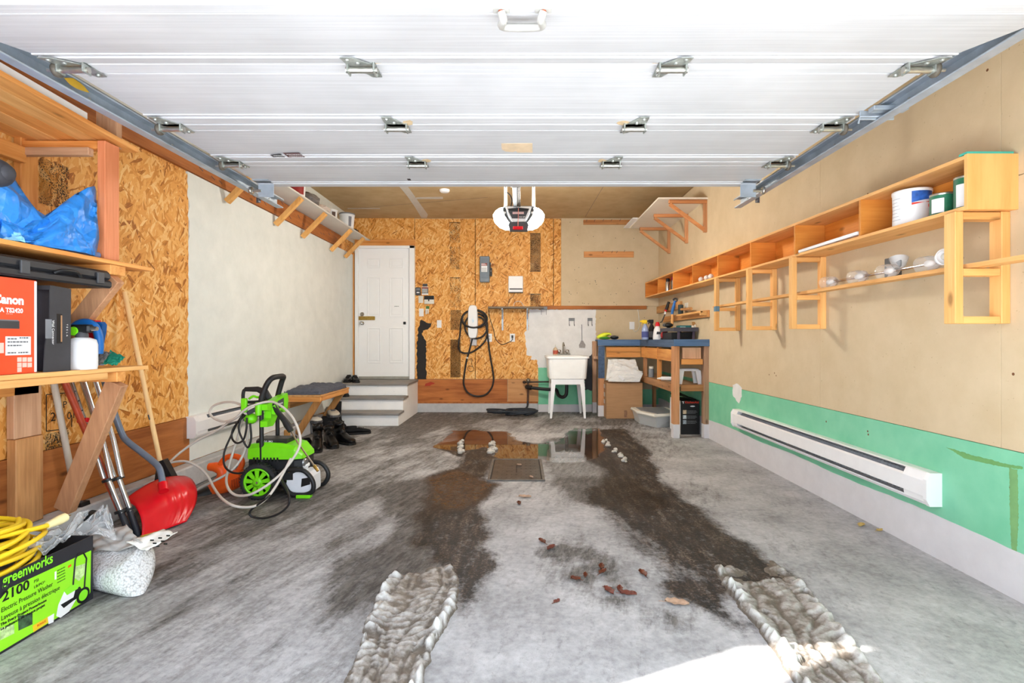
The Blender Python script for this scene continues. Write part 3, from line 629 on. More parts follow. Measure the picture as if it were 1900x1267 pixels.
# ---- entry steps
XS = -1.60; st = thing('entry_steps', 'white wooden steps with grey treads up to the entry door', 'steps', (-2.1, 7.2, 0))
rz = [0, .17, .34, .51]; ry = [6.67, 6.94, 7.21, YB-.06]
tread = streak('grey_tread', col(118, 114, 112), col(150, 146, 142), (3, 20, 20), .6, .2, col(185, 182, 178)); risw = streak('riser_white', col(240, 241, 243), col(250, 250, 251), (6, 6, 6), .6, .1, col(170, 170, 170))
for k in range(3):
    M().box(XL+.125, XS, ry[k], ry[k]+.02, rz[k], rz[k+1]-.028, .003).build('riser', risw, st)
    M().box(XL+.125, XS+.015, ry[k]-.025, ry[k+1] if k < 2 else YB-.078, rz[k+1]-.03, rz[k+1], .004).build('tread', tread, st)
m = M(); m.prism([(XS-.002, 6.69, 0), (XS-.002, YB-.05, 0), (XS-.002, YB-.05, .478), (XS-.002, 7.21, .478), (XS-.002, 7.21, .31), (XS-.002, 6.94, .31), (XS-.002, 6.94, .14), (XS-.002, 6.69, .14)], (-.02, 0, 0)); m.build('side_panel', risw, st)
# ------------------------------------------------------------------ things on the back wall
E3 = (V((1, 0, 0)), V((0, 1, 0)), V((0, 0, 1))); UX, UY, UZ = E3
def bbox(m, x0, y0, x1, y1, d0, d1_, bev=.003):
    a_, b_ = B(x0, y0), B(x1, y1); m.box(a_.x, b_.x, YB-d1_, YB-d0, b_.z, a_.z, bev); return m
# garage door opener
op = thing('garage_door_opener', 'ceiling-hung garage door opener with two glowing white lenses', 'door opener', (-.02, 5.3, 2.2))
Yo = 5.2
def O(x, y, d=0): return P(x, y, Yo-d)
pts = [O(*q) for q in ((936, 382), (989, 382), (987, 395), (980, 412), (976, 423), (948, 423), (944, 412), (937, 395))]; zt0 = pts[0].z; m = M(); m.loft([[V((p.x, p.y+dy, zt0-(zt0-p.z)*k)) for p in pts] for dy, k in ((0, 1), (.06, .9), (.45, .55))], False); m.build('housing', mgrey, op)
m = M()
for s in (0, 1):
    f_ = (lambda x: x) if s == 0 else (lambda x: 1925-x)
    m = M(); pts = [(934, 383), (939, 392), (945, 412), (947, 423), (938, 423), (926, 418), (916, 408), (914, 398), (919, 390), (926, 385)]
    pts = [O(f_(a_), b_) for a_, b_ in pts]; cen = sum(pts, V())/len(pts); rings = []
    for dy, sc2 in ((.0, .88), (.015, .97), (.05, .98), (.16, .88), (.24, .7)):
        rings.append([V((cen.x+(p.x-cen.x)*sc2, p.y+dy, cen.z+(p.z-cen.z)*sc2)) for p in pts])
    m.loft(rings if s == 1 else [r[::-1] for r in rings])
    mm, t, b, N, L = nt('opener_lens'); b.inputs['Base Color'].default_value = (1, .9, .7, 1); b.inputs['Emission Color'].default_value = (1, .95, .86, 1); b.inputs['Emission Strength'].default_value = LAMP
    m.build('lamp_lens', mm, op)
m = M(); m.prism([O(a_, b_, .012) for a_, b_ in ((938, 383), (986, 383), (981, 400), (974, 411), (950, 411), (944, 400))], (0, .012, 0)); m.build('front_panel', white, op, 'white front panel')
m = M(); m.prism([O(a_, b_, .02) for a_, b_ in ((943, 391), (980, 391), (974, 405), (950, 405))], (0, .008, 0)); m.build('badge_plate', dgrey, op, 'dark grey badge plate')
m = M(); m.prism([O(a_, b_, .02) for a_, b_ in ((942, 387), (962, 385), (982, 387), (980, 391), (944, 391))], (0, .008, 0)); m.build('vent_slot', black, op)
for s in (0, 1):
    f_ = (lambda x: x) if s == 0 else (lambda x: 1924-x)
    m = M(); m.prism([O(f_(a_), b_, .026) for a_, b_ in ((934, 382), (939, 388), (940, 396), (947, 412), (944, 412), (936, 400), (933, 390))], (0, .02, 0)); m.build('side_trim', dgrey, op)
    M().lathe(O(f_(936.5), 394.5, .026), (0, -1, 0), [(.012, 0), (.01, .003)], 10).build('button', white, op)
M().prism([O(a_, b_, .024) for a_, b_ in ((946, 412), (978, 412), (981, 417), (979, 428), (946, 428), (943, 417))], (0, .06, 0)).build('lower_cover', dgrey, op)
M().prism([O(a_, b_, .022) for a_, b_ in ((951, 393), (972, 393), (972, 397), (951, 397))], (0, .003, 0)).build('label', mk('pink_label', col(226, 190, 190), .6), op, 'pale pink label')
text('3/4 HP', .022, O(963, 404, .0215), UX, UZ, whiteink, op)
m = M()
for k in range(3):
    x = 931+k*4.3; m.prism([O(x+3, 416, .0), O(x+3, 420, .0), O(x, 418.5, .0)], (0, -.012, 0)); m.box(O(x, 0).x, O(x+3, 0).x, Yo-.012, Yo, O(0, 414.6).z, O(0, 413.9).z, 0)
m.build('arrow_print', blackink, op)
m = M(); m.obox(O(961, 423, .05), E3, (.05, .012, .016), .004); m.build('release_handle', redp, op, 'red emergency release handle'); M().tube([O(962, 386, .06), O(961, 420, .055)], .003, 6).build('release_cord', mk('pink_cord', col(236, 150, 140), .6), op)
for x in (937.5, 990.5):
    m = M(); a_ = O(x, 384); m.box(a_.x-.017, a_.x+.017, Yo+.12, Yo+.124, a_.z, ZC, .0005)
    m.build('hanger_strap', mk('perforated_strap', col(226, 226, 222), .45, .2), op)
    m = M()
    for k in range(10): m.lathe((a_.x, Yo+.12, a_.z+.03+k*.052), (0, -1, 0), [(.005, 0), (.005, .0006)], 8)
    m.build('strap_holes', blackink, op, kind='stuff')
m = M(); rx = (956-CX)/F*Yo
m.box(rx-.018, rx+.018, YF+.02, Yo+.1, 2.465, 2.50, .001); m.build('rail', galv, op)
m = M()
for k in range(60): m.obox((rx+.045, 3.4+k*.03, 2.475), E3, (.008 if k % 2 else .004, .012, .008), .002)
for k in range(60): m.obox((rx+.028, 3.4+k*.03, 2.475), E3, (.004 if k % 2 else .008, .012, .008), .002)
m.build('chain', mk('oily_chain', col(56, 54, 52), .45, .5), op, kind='stuff')
m = M(); m.box(rx-.03, rx+.06, 4.25, 4.4, 2.43, 2.52, .004); m.build('trolley', black, op)
M().tube(spline([O(941, 357), O(947, 363), O(950, 372), O(948, 383)], 5), .006, 6).build('power_cord', black, op)
# car charger
cz = thing('car_charger', 'white wall-mounted car charger with a looped black cable', 'charger', B(878, 660))
m = M(); rings = []
for d, k in ((0, 1.), (.06, 1.), (.085, .9)):
    c_ = B(878, 597); rr = []
    for a_ in np.linspace(0, 2*math.pi, 24, endpoint=False):
        sx = math.copysign(abs(math.cos(a_))**.5, math.cos(a_)); sz = math.copysign(abs(math.sin(a_))**.35, math.sin(a_))
        rr.append(V((c_.x+sx*.078*k*(1-.12*sz*sz*(1 if sz > 0 else .4)), YB-T-d, c_.z+sz*.258*(k*.3+.7))))
    rings.append(rr[::-1])
m.loft(rings[::-1]); m.build('body', white, cz)
M().prism([B(x, y, .0985) for x, y in ((877.5, 585), (879.5, 594), (876, 591), (878, 600), (881, 596))][::-1], (0, -.001, 0)).build('light_strip', mk('pale_blue', col(210, 230, 245), .3), cz)
bbox(M(), 873, 628, 885, 641, T, .04).build('plug_holder', mk('pale_grey_plastic', col(198, 198, 202), .5), cz)
cab = mk('cable_black', col(38, 34, 34), .5)
def ring(cx, cy, rx_, ry_, d, n=28): return [B(cx+rx_*math.cos(a_), cy+ry_*math.sin(a_), T+d+.02*math.sin(a_)) for a_ in np.linspace(0, 2*math.pi, n, endpoint=False)]
m = M(); r_ = .0135
m.tube(ring(881, 592, 23.5, 17, .05), r_, 8, True); m.tube(ring(880, 592, 21, 16, .075), r_, 8, True); m.tube(ring(884, 605, 21, 23, .03), r_, 8, True)
m.tube(spline([B(x, y, T+.02+.02*(k % 2)) for k, (x, y) in enumerate(((862, 582), (857, 592), (854, 620), (851.5, 640), (854, 651), (863, 655), (876, 653), (892, 642), (902, 629), (905, 612), (900, 592)))], 5), r_, 8)
m.tube(spline([B(x, y, T+.03) for x, y in ((879, 609), (878, 622), (872, 648), (866, 670), (862, 695), (861, 712), (867, 726), (878, 733), (890, 734.5), (902, 731), (912, 720), (916, 705), (915, 690), (909, 655), (906, 630), (903, 608), (896, 592), (888, 588))], 5), r_, 8)
m.build('charging_cable', cab, cz)
M().tube([B(868, 662, T+.034), B(867.2, 665, T+.034)], .016, 8).build('cable_tag', offw, cz)
M().tube(spline([B(x, y, T+.006) for x, y in ((866, 672), (874, 665), (876, 677), (880, 685), (874, 689), (868, 685), (870, 679), (878, 680))], 4), .003, 5).build('thin_lead', cab, cz)
# disconnect box
t_ = thing('disconnect_box', 'grey electrical disconnect box with a lever on its right side', 'electrical box', B(900, 525))
bbox(M(), 891, 477, 909, 524.5, T, .1, .008).build('enclosure', mk('grey_enamel', col(120, 132, 142), .45, .1), t_)
bbox(M(), 893.5, 481, 907, 518, .1, .106, .003).build('cover', mk('grey_enamel_dark', col(110, 121, 132), .45, .1), t_)
bbox(M(), 894, 495, 905, 506, .106, .107, 0).build('label', white, t_, 'white printed label'); bbox(M(), 894, 490, 904.5, 495, .106, .1075, 0).build('warning_strip', mk('warning_strip', col(150, 60, 50), .5), t_, 'red warning strip')
bars(B(894.3, 494, .1078), UX, UZ, ((0, .08, 0), (0, .06, .018)), .010, whiteink, t_)
bars(B(894.6, 505, .1072), UX, UZ, [(0, .08, .012*k) for k in range(5)], .004, greyink, t_)
m = M(); bbox(m, 909, 488, 911, 512, .03, .08); bbox(m, 910, 498, 913.5, 513, .04, .07); m.build('lever', black, t_); 
m = M(); bbox(m, 909, 489, 912, 492, .04, .07); bbox(m, 909, 503, 912, 505, .04, .075); m.build('lever_clip', steel, t_)
# white module
t_ = thing('wall_module', 'square white wall box with a dark stripe near its lower edge', 'control box', B(957, 543))
bbox(M(), 943.5, 513, 970.5, 543, T, .08, .008).build('case', white, t_); bbox(M(), 945.5, 536, 969.5, 538.2, .08, .081, 0).build('stripe', blackink, t_); bbox(M(), 944.5, 541.8, 970.5, 543.6, T, .075, .002).build('lower_edge', dgrey, t_)
m = M(); m.tube(spline([B(955, 544, T+.004), B(951, 551, T+.004), B(945, 556, T+.004), B(942, 568, T+.004)], 4), .004, 5); m.build('wire', black, t_)
M().tube(spline([B(x, y, T+.03) for x, y in ((953, 568), (955, 562), (961, 559), (967, 561), (970, 566), (973, 569))], 4), .004, 5).build('white_wire', white, t_)
# narrow shelf
t_ = thing('narrow_shelf', 'narrow dark shelf on two steel angle brackets', 'shelf', B(950, 612))
bbox(M(), 907, 570, 1008, 573.3, T, .2, .002).build('board', mk('weathered_board', col(126, 112, 96), .7, 0, .2, 10), t_)
for x in (932.5, 978.5):
    m = M(); bbox(m, x-1.6, 573, x+1.6, 613, T, T+.006, .001); bbox(m, x-1.2, 573.4, x+1.2, 575.2, T, .19, .001); a_ = B(x, 576); m.beam((a_.x, YB-.16, a_.z), (a_.x, YB-T-.003, B(x, 592).z), .012, .004); m.build('bracket', galv, t_)
for x, y, lab in ((981.0, 571, 0),): pass
bbox(M(), 1003, 569, 1015, 574.5, .02, .06).build('metal_clip', mgrey, t_)
m = M(); bbox(m, 1004, 574, 1004.6, 584, .03, .035, 0); bbox(m, 1013, 574, 1013.6, 584, .03, .035, 0); m.build('hook', dgrey, t_)
# coat rails of bare wood
def nails(t, px, d):
    for x, y in px:
        m = M(); m.tube([B(x, y, d), B(x+.4, y-1, d+.02), B(x+1.2, y-3, d+.03)], .003, 5); m.build('nail', dgrey, t)
for x0, y0, x1, y1, lab, nn in ((1082, 408.5, 1172, 417.5, 'short wooden nail rail high on the back wall beside the white corner shelf', ((1087, 412), (1102, 412), (1118, 411), (1133, 411), (1149, 411))), (1083, 467, 1175, 478, 'short wooden nail rail lower on the back wall with bent nails', ((1117, 470), (1134, 470), (1143, 470), (1157, 468))), (1000, 567.5, 1199, 574, 'long thin wooden rail across the back wall above the sink', ())):
    t_ = thing('nail_rail', lab, 'wall rail', B((x0+x1)/2, y1), 'bare wood rails on the back wall'); bbox(M(), x0, y0, x1, y1, T*1.3, .036, .003).build('rail', bx_ if y0 > 500 else wood('rail_wood', 'x', col(216, 156, 100), col(178, 112, 62)), t_); nails(t_, nn, .036)
# plates, outlets and small labels
def plate(name, x0, y0, x1, y1, lab, cat, outlet=False, d=T, mat=white):
    t_ = thing(name, lab, cat, B((x0+x1)/2, y1), 'small wall plates by the door and charger'); bbox(M(), x0, y0, x1, y1, d, d+.008, .003).build('plate', mat, t_)
    if outlet:
        for yy in (.32, .68): bbox(M(), x0+(x1-x0)*.3, y0+(y1-y0)*(yy-.13), x0+(x1-x0)*.7, y0+(y1-y0)*(yy+.13), d+.008, d+.011, .002).build('socket', mk('socket_grey', col(205, 205, 205), .5), t_)
    return t_
plate('wall_outlet', 903, 619, 913, 634, 'white wall outlet to the right of the looped charger cable', 'outlet', True)
to = plate('wall_outlet', 946, 619, 955.5, 634, 'white wall outlet with a black plug and thin cord', 'outlet', True)
bbox(M(), 949, 622, 952.5, 627, .023, .05).build('plug', black, to)
M().tube(spline([B(x, y, T+.012) for x, y in ((950.6, 627), (949.5, 632), (941, 636), (933, 639), (926, 636), (919, 627), (916, 612), (909, 590), (907, 574))], 4), .005, 6).build('cord', black, to)
plate('wall_switch', 811, 594, 819.5, 608, 'white wall plate just right of the black tar stain', 'wall plate')
plate('wall_switch', 777, 549, 785.5, 562, 'cream wall plate directly left of the keypad', 'wall plate', mat=offw); plate('wall_switch', 778, 572.5, 786.5, 587, 'white wall plate under the cream one beside the door', 'wall plate')
t_ = thing('wall_keypad', 'cream wall keypad with a black top beside the entry door', 'keypad', B(797, 564)); bbox(M(), 788, 549, 806, 564, T, .04, .003).build('case', offw, t_); bbox(M(), 788, 549, 806, 556, .04, .043, .002).build('screen', blackink, t_); bbox(M(), 795.5, 556, 797.5, 559, .04, .048, .002).build('switch', black, t_)
t_ = thing('key_bunch', 'small bunch of keys with a green tag hung under the keypad', 'keys', B(794, 582)); bbox(M(), 791, 568, 797, 573, T, .03, .003).build('tag', mk('green_tag', col(80, 130, 70), .6), t_); m = M(); bbox(m, 790, 575, 792.5, 583, T, .03, .003); bbox(m, 793.5, 574, 796, 582, T, .026, .003); m.prism([B(790, 573, .02), B(796, 573, .02), B(795.5, 576, .02), B(790.5, 576, .02)], (0, -.003, 0)); m.build('key', offw, t_, kind='stuff')
t_ = thing('wall_remote', 'dark grey remote control clipped right against the door frame', 'remote', B(776, 548)); bbox(M(), 771.8, 533.5, 781, 548, T, .035, .004).build('body', dgrey, t_); bbox(M(), 773, 535, 780, 539, .035, .037, 0).build('display', mgrey, t_); bbox(M(), 774, 542, 779, 544, .035, .037, 0).build('button', white, t_)
t_ = thing('safety_label', 'dark printed safety label stuck up beside the door frame', 'label', B(789, 547)); bbox(M(), 783, 532, 795, 547, T, .0135, 0).build('sheet', white, t_); bbox(M(), 783, 533, 795, 544.5, .0135, .0142, 0).build('print', greyink, t_); bbox(M(), 783, 533, 795, 535.5, .0142, .0148, 0).build('print', mk('maroon', col(140, 60, 50), .6), t_); bbox(M(), 784.5, 526.5, 793.5, 531.5, T, .0135, 0).build('upper_label', dgrey, t_); bars(B(783.6, 543, .0143), UX, UZ, [(0, .08, .014*k) for k in range(5)], .006, whiteink, t_)
oc = plate('wall_outlet', 1167.5, 597, 1177, 611, 'white outlet above the workbench with a white cord', 'outlet', False, .0105)
M().tube(spline([B(x, y, .02) for x, y in ((1183, 574), (1185, 590), (1186, 603), (1183, 612), (1178, 615), (1174, 611))], 4), .006, 6).build('cord', offw, oc)
# hooks over the sink
for x0, x1, lab in ((1055, 1066, 'dark grey double hook left of centre above the sink'), (1090, 1099, 'grey double hook to the right above the sink')):
    t_ = thing('wall_hook', lab, 'hook', B((x0+x1)/2, 604), 'double hooks above the sink'); bbox(M(), x0, 590, x1, 595.5, T+.002, .02, .002).build('plate', mgrey, t_)
    for x in (x0+1, x1-1): M().tube([B(x, 595, .016), B(x, 602, .016), B(x+.2, 604.5, .03), B(x+.4, 602.5, .04)], .004, 6).build('hook', dgrey, t_)
t_ = thing('fly_swatter', 'grey wire fly swatter hanging on the white patch above the sink', 'fly swatter', B(1080, 645)); M().tube([B(1079, 602, .022), B(1079.5, 633, .022)], .005, 6).build('handle', mgrey, t_)
M().prism([B(x, y, .02) for x, y in ((1078, 632), (1081.5, 632), (1086, 640), (1085, 645), (1074.5, 645), (1074, 640))], (0, -.006, 0)).build('paddle', mk('swatter', col(158, 152, 150), .6, 0, .3, 90), t_)
t_ = thing('switch_label', 'small white switch plate between the two hooks', 'wall plate', B(1073, 596)); bbox(M(), 1068.5, 590, 1080, 595.5, T+.002, .019, .002).build('plate', whitepaint, t_)
# utility sink
sk = thing('utility_sink', 'white free-standing laundry sink on four tapering legs', 'sink', (.66, 7.6, 0))
x0, x1, y0, y1, zt, zb = .36, .975, 7.27, 7.93, .885, .545
def rr(xa, xb, ya, yb, z, r=.05, n=5):
    o = []
    for cx_, cy_, a0 in ((xb-r, yb-r, 0), (xa+r, yb-r, 90), (xa+r, ya+r, 180), (xb-r, ya+r, 270)):
        for k in range(n): a_ = math.radians(a0+90*k/(n-1)); o.append(V((cx_+r*math.cos(a_), cy_+r*math.sin(a_), z)))
    return o
m = M(); m.loft([rr(x0+.075, x1-.065, y0+.08, y1-.05, zb, .07), rr(x0+.04, x1-.035, y0+.035, y1-.03, zb+.02, .07), rr(x0+.02, x1-.02, y0+.015, y1-.02, zt-.03), rr(x0, x1, y0, y1, zt-.028), rr(x0, x1, y0, y1, zt), rr(x0+.03, x1-.03, y0+.03, y1-.1, zt), rr(x0+.055, x1-.055, y0+.05, y1-.12, zb+.05, .06)], False, True); m.build('basin', mk('sink_white', col(246, 246, 244), .3, 0, .04, 8), sk)
m = M(); m.box(x0+.07, x1-.07, y0+.05, y0+.07, .48, .57, .004); m.box(x0+.07, x1-.07, y1-.08, y1-.06, .48, .57, .004); m.box(x0+.07, x0+.09, y0+.06, y1-.07, .48, .57, .004); m.box(x1-.09, x1-.07, y0+.06, y1-.07, .48, .57, .004); m.build('apron', white, sk)
for lx, dx in ((x0+.1, -.035), (x1-.1, .035)):
    for ly, dy in ((y0+.07, -.02), (y1-.09, .0)):
        m = M(); m.loft([[V((lx+dx+a_*.014, ly+dy+b_*.014, .0)) for a_, b_ in ((-1, -1), (1, -1), (1, 1), (-1, 1))], [V((lx+a_*.032, ly+b_*.025, .5)) for a_, b_ in ((-1, -1), (1, -1), (1, 1), (-1, 1))]], False); m.build('leg', white, sk)
m = M(); fx = (1045-CX)/F*7.85; fz = zt
m.tube(spline([(fx, 7.86, fz), (fx, 7.86, fz+.16), (fx, 7.82, fz+.19), (fx+.005, 7.74, fz+.15)], 5), .012, 8); m.box(fx-.1, fx+.1, 7.83, 7.89, fz, fz+.025, .006); m.build('faucet', mk('tarnished_chrome', col(150, 144, 132), .3, .8), sk)
for dx in (-.062, .062): M().lathe((fx+dx, 7.86, fz+.02), UZ, [(.012, 0), (.014, .02), (.03, .03), (.033, .055), (.02, .068), (0, .07)], 12).build('tap_handle', chrome, sk)
m = M(); bx0 = (1045-CX)/F*7.6
m.tube(spline([(bx0+.05, 7.6, .56), (bx0+.05, 7.6, .36), (bx0+.03, 7.6, .29), (bx0-.02, 7.62, .27), (bx0-.07, 7.66, .30), (bx0-.09, 7.7, .36), (bx0-.13, 7.75, .37), (.36, 7.8, .37), (.12, 7.86, .39)], 5), .026, 10); m.tube([(.16, 7.84, .39), (.11, 7.86, .392), (.09, 7.93, .392)], .036, 10); m.build('drain_pipe', black, sk)
M().tube([(.05, 7.9, .47), (.5, 7.9, .475)], .012, 8).build('supply_pipe', mk('dark_pipe', col(60, 54, 50), .5, .4), sk)
M().ell((.05, 7.9, .47), (.03, .025, .025), 8, 6).build('pipe_valve', mk('dark_valve', col(70, 55, 45), .5, .4), sk)
t_ = thing('soap_bottle', 'small clear pump soap bottle with an orange-red label on the sink rim', 'bottle', (.505, 7.85, zt)); sx0 = (1030.5-CX)/F*7.85
m = M(); m.lathe((sx0, 7.85, zt), UZ, [(.034, 0), (.038, .01), (.038, .08), (.028, .105), (.012, .115), (.012, .125)], 14); m.build('bottle', mk('soap_amber', col(214, 190, 160), .25), t_); m = M(); m.lathe((sx0, 7.85, zt+.02), UZ, [(.0386, 0), (.0386, .055)], 14); m.build('label', mk('soap_label', col(190, 90, 70), .5), t_); m = M(); m.tube([(sx0, 7.85, zt+.12), (sx0, 7.85, zt+.16), (sx0+.001, 7.82, zt+.16)], .006, 6); m.build('pump', offw, t_)
# hose bib, downpipe and coiled hose
hz = thing('garden_hose', 'dark hose fixed to the back wall and coiled on the floor by the sink', 'hose', (-.15, 7.7, 0)); hosem = mk('hose_dark', col(46, 52, 60), .6, 0, .2, 30)
m = M(); pt = B(980, 707, .06); pts = [pt, B(979.5, 725, .07), B(979, 745, .08), V((.09, 7.8, .1)), V((.02, 7.68, .03))]
rnd = random.Random(5); cxh, cyh = -.14, 7.62
for k in range(46):
    a_ = -.4+k*.62; rr_ = .24+.12*math.sin(k*.83); pts.append(V((cxh+rr_*1.05*math.cos(a_)+.06*math.sin(k*.21), cyh+rr_*.5*math.sin(a_), .016+.06*abs(math.sin(k*.43)))))
m.tube(spline(pts, 4), .0145, 8); m.build('hose', hosem, hz)
m = M(); m.lathe(B(980, 705, .02), (0, -1, 0), [(.03, 0), (.03, .01), (.014, .012), (.014, .06)], 12); m.tube([B(976, 703, .06), B(984, 703, .06)], .006, 6); m.build('spigot', mk('spigot', col(120, 108, 90), .4, .8), hz)
m = M(); m.tube([B(980, 710, .07), B(979, 750, .075)], .016, 8); m.build('hose_sleeve', mk('rust_sleeve', col(90, 58, 44), .7), hz)
# ------------------------------------------------------------------ workbench in the corner
wbn = thing('workbench', 'corner workbench of bare timber with a blue painted top edge', 'workbench', (1.6, 7.2, 0))
blue = wood('blue_paint_x', 'x', col(88, 118, 154), col(64, 92, 128), knots=False); bluey = wood('blue_paint_y', 'y', col(78, 100, 130), col(52, 70, 94), knots=False)
XI = 1.755; YFt = 5.83; YL = 7.5
M().box(1.15, XR-.02, YL, YB-.02, 1.105, 1.125, .002).build('top_board', blue, wbn); M().box(XI, XR-.02, YFt-.01, YL-.001, 1.105, 1.125, .002).build('top_board', blue, wbn)
M().box(1.12, XI-.002, YL-.02, YL, 1.035, 1.126, .003).build('edge_board', blue, wbn); M().box(XI-.02, XI, YFt, YL-.02, 1.035, 1.126, .003).build('edge_board', bluey, wbn); M().box(XI-.02, XR-.01, YFt-.022, YFt, 1.05, 1.128, .003).build('edge_board', blue, wbn)
for z0, z1 in ((.945, 1.015), (.865, .94)): M().box(1.25, XI, YL+.01, YL+.045, z0, z1, .003).build('apron_rail', wx, wbn)
M().box(XI-.005, XI+.03, 6.62, YL-.03, .87, 1.015, .003).build('apron_rail', wy, wbn); M().box(XI-.005, XI+.03, YFt+.06, 6.6, .87, 1.01, .003).build('apron_rail', wy, wbn)
M().box(XI+.09, XR-.09, YFt+.03, YFt+.06, .905, 1.035, .003).build('apron_rail', ow, wbn); M().box(XI+.07, XR-.08, YFt, YFt+.035, .84, .902, .003).build('apron_rail', wx, wbn)
greyfoot = graypaint
def post(x0, x1, y0, y1, z1, mat, foot=.16):
    M().box(x0, x1, y0, y1, foot, z1, .003).build('post', mat, wbn)
    M().box(x0-.001, x1+.001, y0-.001, y1+.001, 0, foot, .003).build('post_foot', greyfoot, wbn, 'grey painted foot of the post')
def bench_post(px0, px1, Y, d, z1, mat): post((px0-CX)/F*Y, (px1-CX)/F*Y, Y, Y+d, z1, mat)
oz = wood('bench_post', 'z', col(206, 150, 106), col(160, 108, 70))
bench_post(1110, 1121, YL-.0, .04, 1.03, oz); M().box(1.128, 1.222, YL-.006, YL-.001, .56, 1.03, .002).build('blue_cladding', bluey, wbn, 'blue painted face of the front post')
bench_post(1099.5, 1107, YB-.1, .06, 1.1, ow)
bench_post(1249.5, 1261, YFt-.005, .09, 1.05, oz); bench_post(1306.5, 1319, YFt, .09, 1.05, wood('grey_post', 'z', col(188, 150, 122), col(146, 112, 88)))
M().box(XI+.005, XI+.045, 6.55, 6.64, .6, 1.03, .003).build('post', wz, wbn); M().box(XI+.005, XI+.045, 7.3, 7.39, .6, 1.03, .003).build('post', oz, wbn); M().box(XI+.25, XI+.29, 7.75, 7.84, 0, .56, .003).build('post', oz, wbn)
M().box(XI+.03, XR-.02, YFt+.03, YB-.03, .585, .603, .002).build('lower_shelf', mk('shelf_board', col(172, 138, 106), .7, 0, .1, 6), wbn)
M().box(XI-.005, XI+.035, YFt+.1, YB-.05, .515, .605, .003).build('shelf_rail', ow and wood('shelf_rail', 'y', col(190, 140, 96), col(140, 98, 64)), wbn); M().box(XI+.07, XR-.05, YFt+.02, YFt+.058, .535, .608, .003).build('shelf_rail', wood('shelf_rail_x', 'x', col(190, 134, 84), col(150, 100, 60)), wbn)
M().box(1.10, 1.21, YB-.2, YB-.1, .83, .87, .003).build('side_cleat', ow, wbn)
# things under and on the bench
t_ = thing('cardboard_box', 'tall closed cardboard box under the left end of the workbench', 'box', (1.46, 7.3, 0)); bx0, bx1 = (1125-CX)/F*7.28, (1192.5-CX)/F*7.28
M().box(bx0, bx1, 7.28, 7.72, 0, .51, .004).build('carton', card, t_); a_ = (1158-CX)/F*7.28; M().box(a_, a_+.045, 7.277, 7.281, .02, .12, .0005).build('torn_tape', mk('torn_tape', col(150, 112, 84), .7, 0, .3, 40), t_)
m = M()
for k, z in enumerate((.42, .3, .2)): m.box(bx0-.002, bx0+.001, 7.4, 7.6, z, z+.06, 0)
m.build('side_print', mk('side_print', col(205, 198, 188), .6), t_, kind='stuff')
cs = thing('carton_flaps', 'crumpled white packing sheets piled on the cardboard box', 'packing sheets', (1.45, 7.4, .51))
def crumple(name, corners, mat, par, amp, seed, n=14, th=.006):
    r = np.random.RandomState(seed); g = []; a_, b_, c_, d_ = [V(c) for c in corners]; nr = (b_-a_).cross(d_-a_).normalized()
    for i in range(n):
        row = []
        for k in range(n):
            u, v_ = k/(n-1), i/(n-1); p = a_*(1-u)*(1-v_)+b_*u*(1-v_)+c_*u*v_+d_*(1-u)*v_
            h = abs(math.sin(u*9+v_*5+seed))*.5+r.rand()*.35+abs(math.sin(v_*11-u*4+seed*2))*.4
            row.append(p+nr*amp*h)
        g.append(row)
    return M().sheet(g, th, False).build(name, mat, par)
paper = mk('white_sheet', col(228, 228, 226), .6, 0, .04)
crumple('sheet', [P(1124, 706, 7.3), P(1175, 707, 7.3), P(1192, 690, 7.34), P(1128, 668, 7.4)], paper, cs, .03, 2)
crumple('sheet', [P(1128, 708, 7.26), P(1186, 709, 7.24), P(1193, 693, 7.25), P(1140, 672, 7.32)], paper, cs, .02, 5)
crumple('sheet', [P(1140, 682, 7.45), P(1186, 692, 7.4), P(1178, 668, 7.5), P(1128, 667, 7.55)], paper, cs, .02, 7)
M().prism([P(x, y, 7.215) for x, y in ((1146, 698), (1150, 696), (1159, 702), (1156, 706))], (0, .004, 0)).build('sticker', white, cs)
t_ = thing('storage_bin', 'low clear plastic storage bin with a white lid under the workbench', 'storage bin', (1.9, 6.9, 0)); a_ = V((1.70, 6.55, 0))
m = M(); ring_ = lambda z, k: [V((1.70-k, 6.50-k, z)), V((2.04+k, 6.62-k, z)), V((2.04+k, 7.2+k, z)), V((1.56-k, 7.2+k, z)), V((1.56-k, 6.85, z))]
m.loft([ring_(.0, -.03), ring_(.14, 0)], False, False); m.loft([ring_(.0, -.03), ring_(.004, -.03)], False); m.build('tub', frost, t_)
m = M(); m.loft([ring_(.14, .015), ring_(.155, .02), ring_(.175, .01)], False); m.build('lid', offw, t_); M().loft([ring_(.1755, -.04), ring_(.18, -.05)], False).build('lid_panel', mgrey, t_)
t_ = thing('mixer_carton', 'black appliance carton with a red heading and small pictures under the workbench', 'box', (2.0, 6.2, 0)); kx0, kx1, ky = 1.892, 2.112, 6.07
M().box(kx0, kx1, ky, 6.5, 0, .40, .003).build('carton', blackink, t_); M().box(kx0-.003, kx0, ky+.01, 6.5, .0, .40, .0005).build('white_side', white, t_, 'white side of the carton')
crumple('lid_flap', [(kx0-.01, ky+.4, .44), (kx1-.02, ky+.05, .405), (kx1-.02, ky+.38, .41), (kx0+.1, ky+.42, .46)], blackink, t_, .01, 3, 5)
m = M(); m.prism([(kx0-.0036, y, z) for y, z in ((6.2, .13), (6.27, .14), (6.29, .2), (6.25, .26), (6.21, .27), (6.19, .2))], (.0006, 0, 0)); m.prism([(kx0-.0036, y, z) for y, z in ((6.15, .08), (6.3, .08), (6.3, .1), (6.15, .1))], (.0006, 0, 0)); m.build('picture', dgrey, t_)
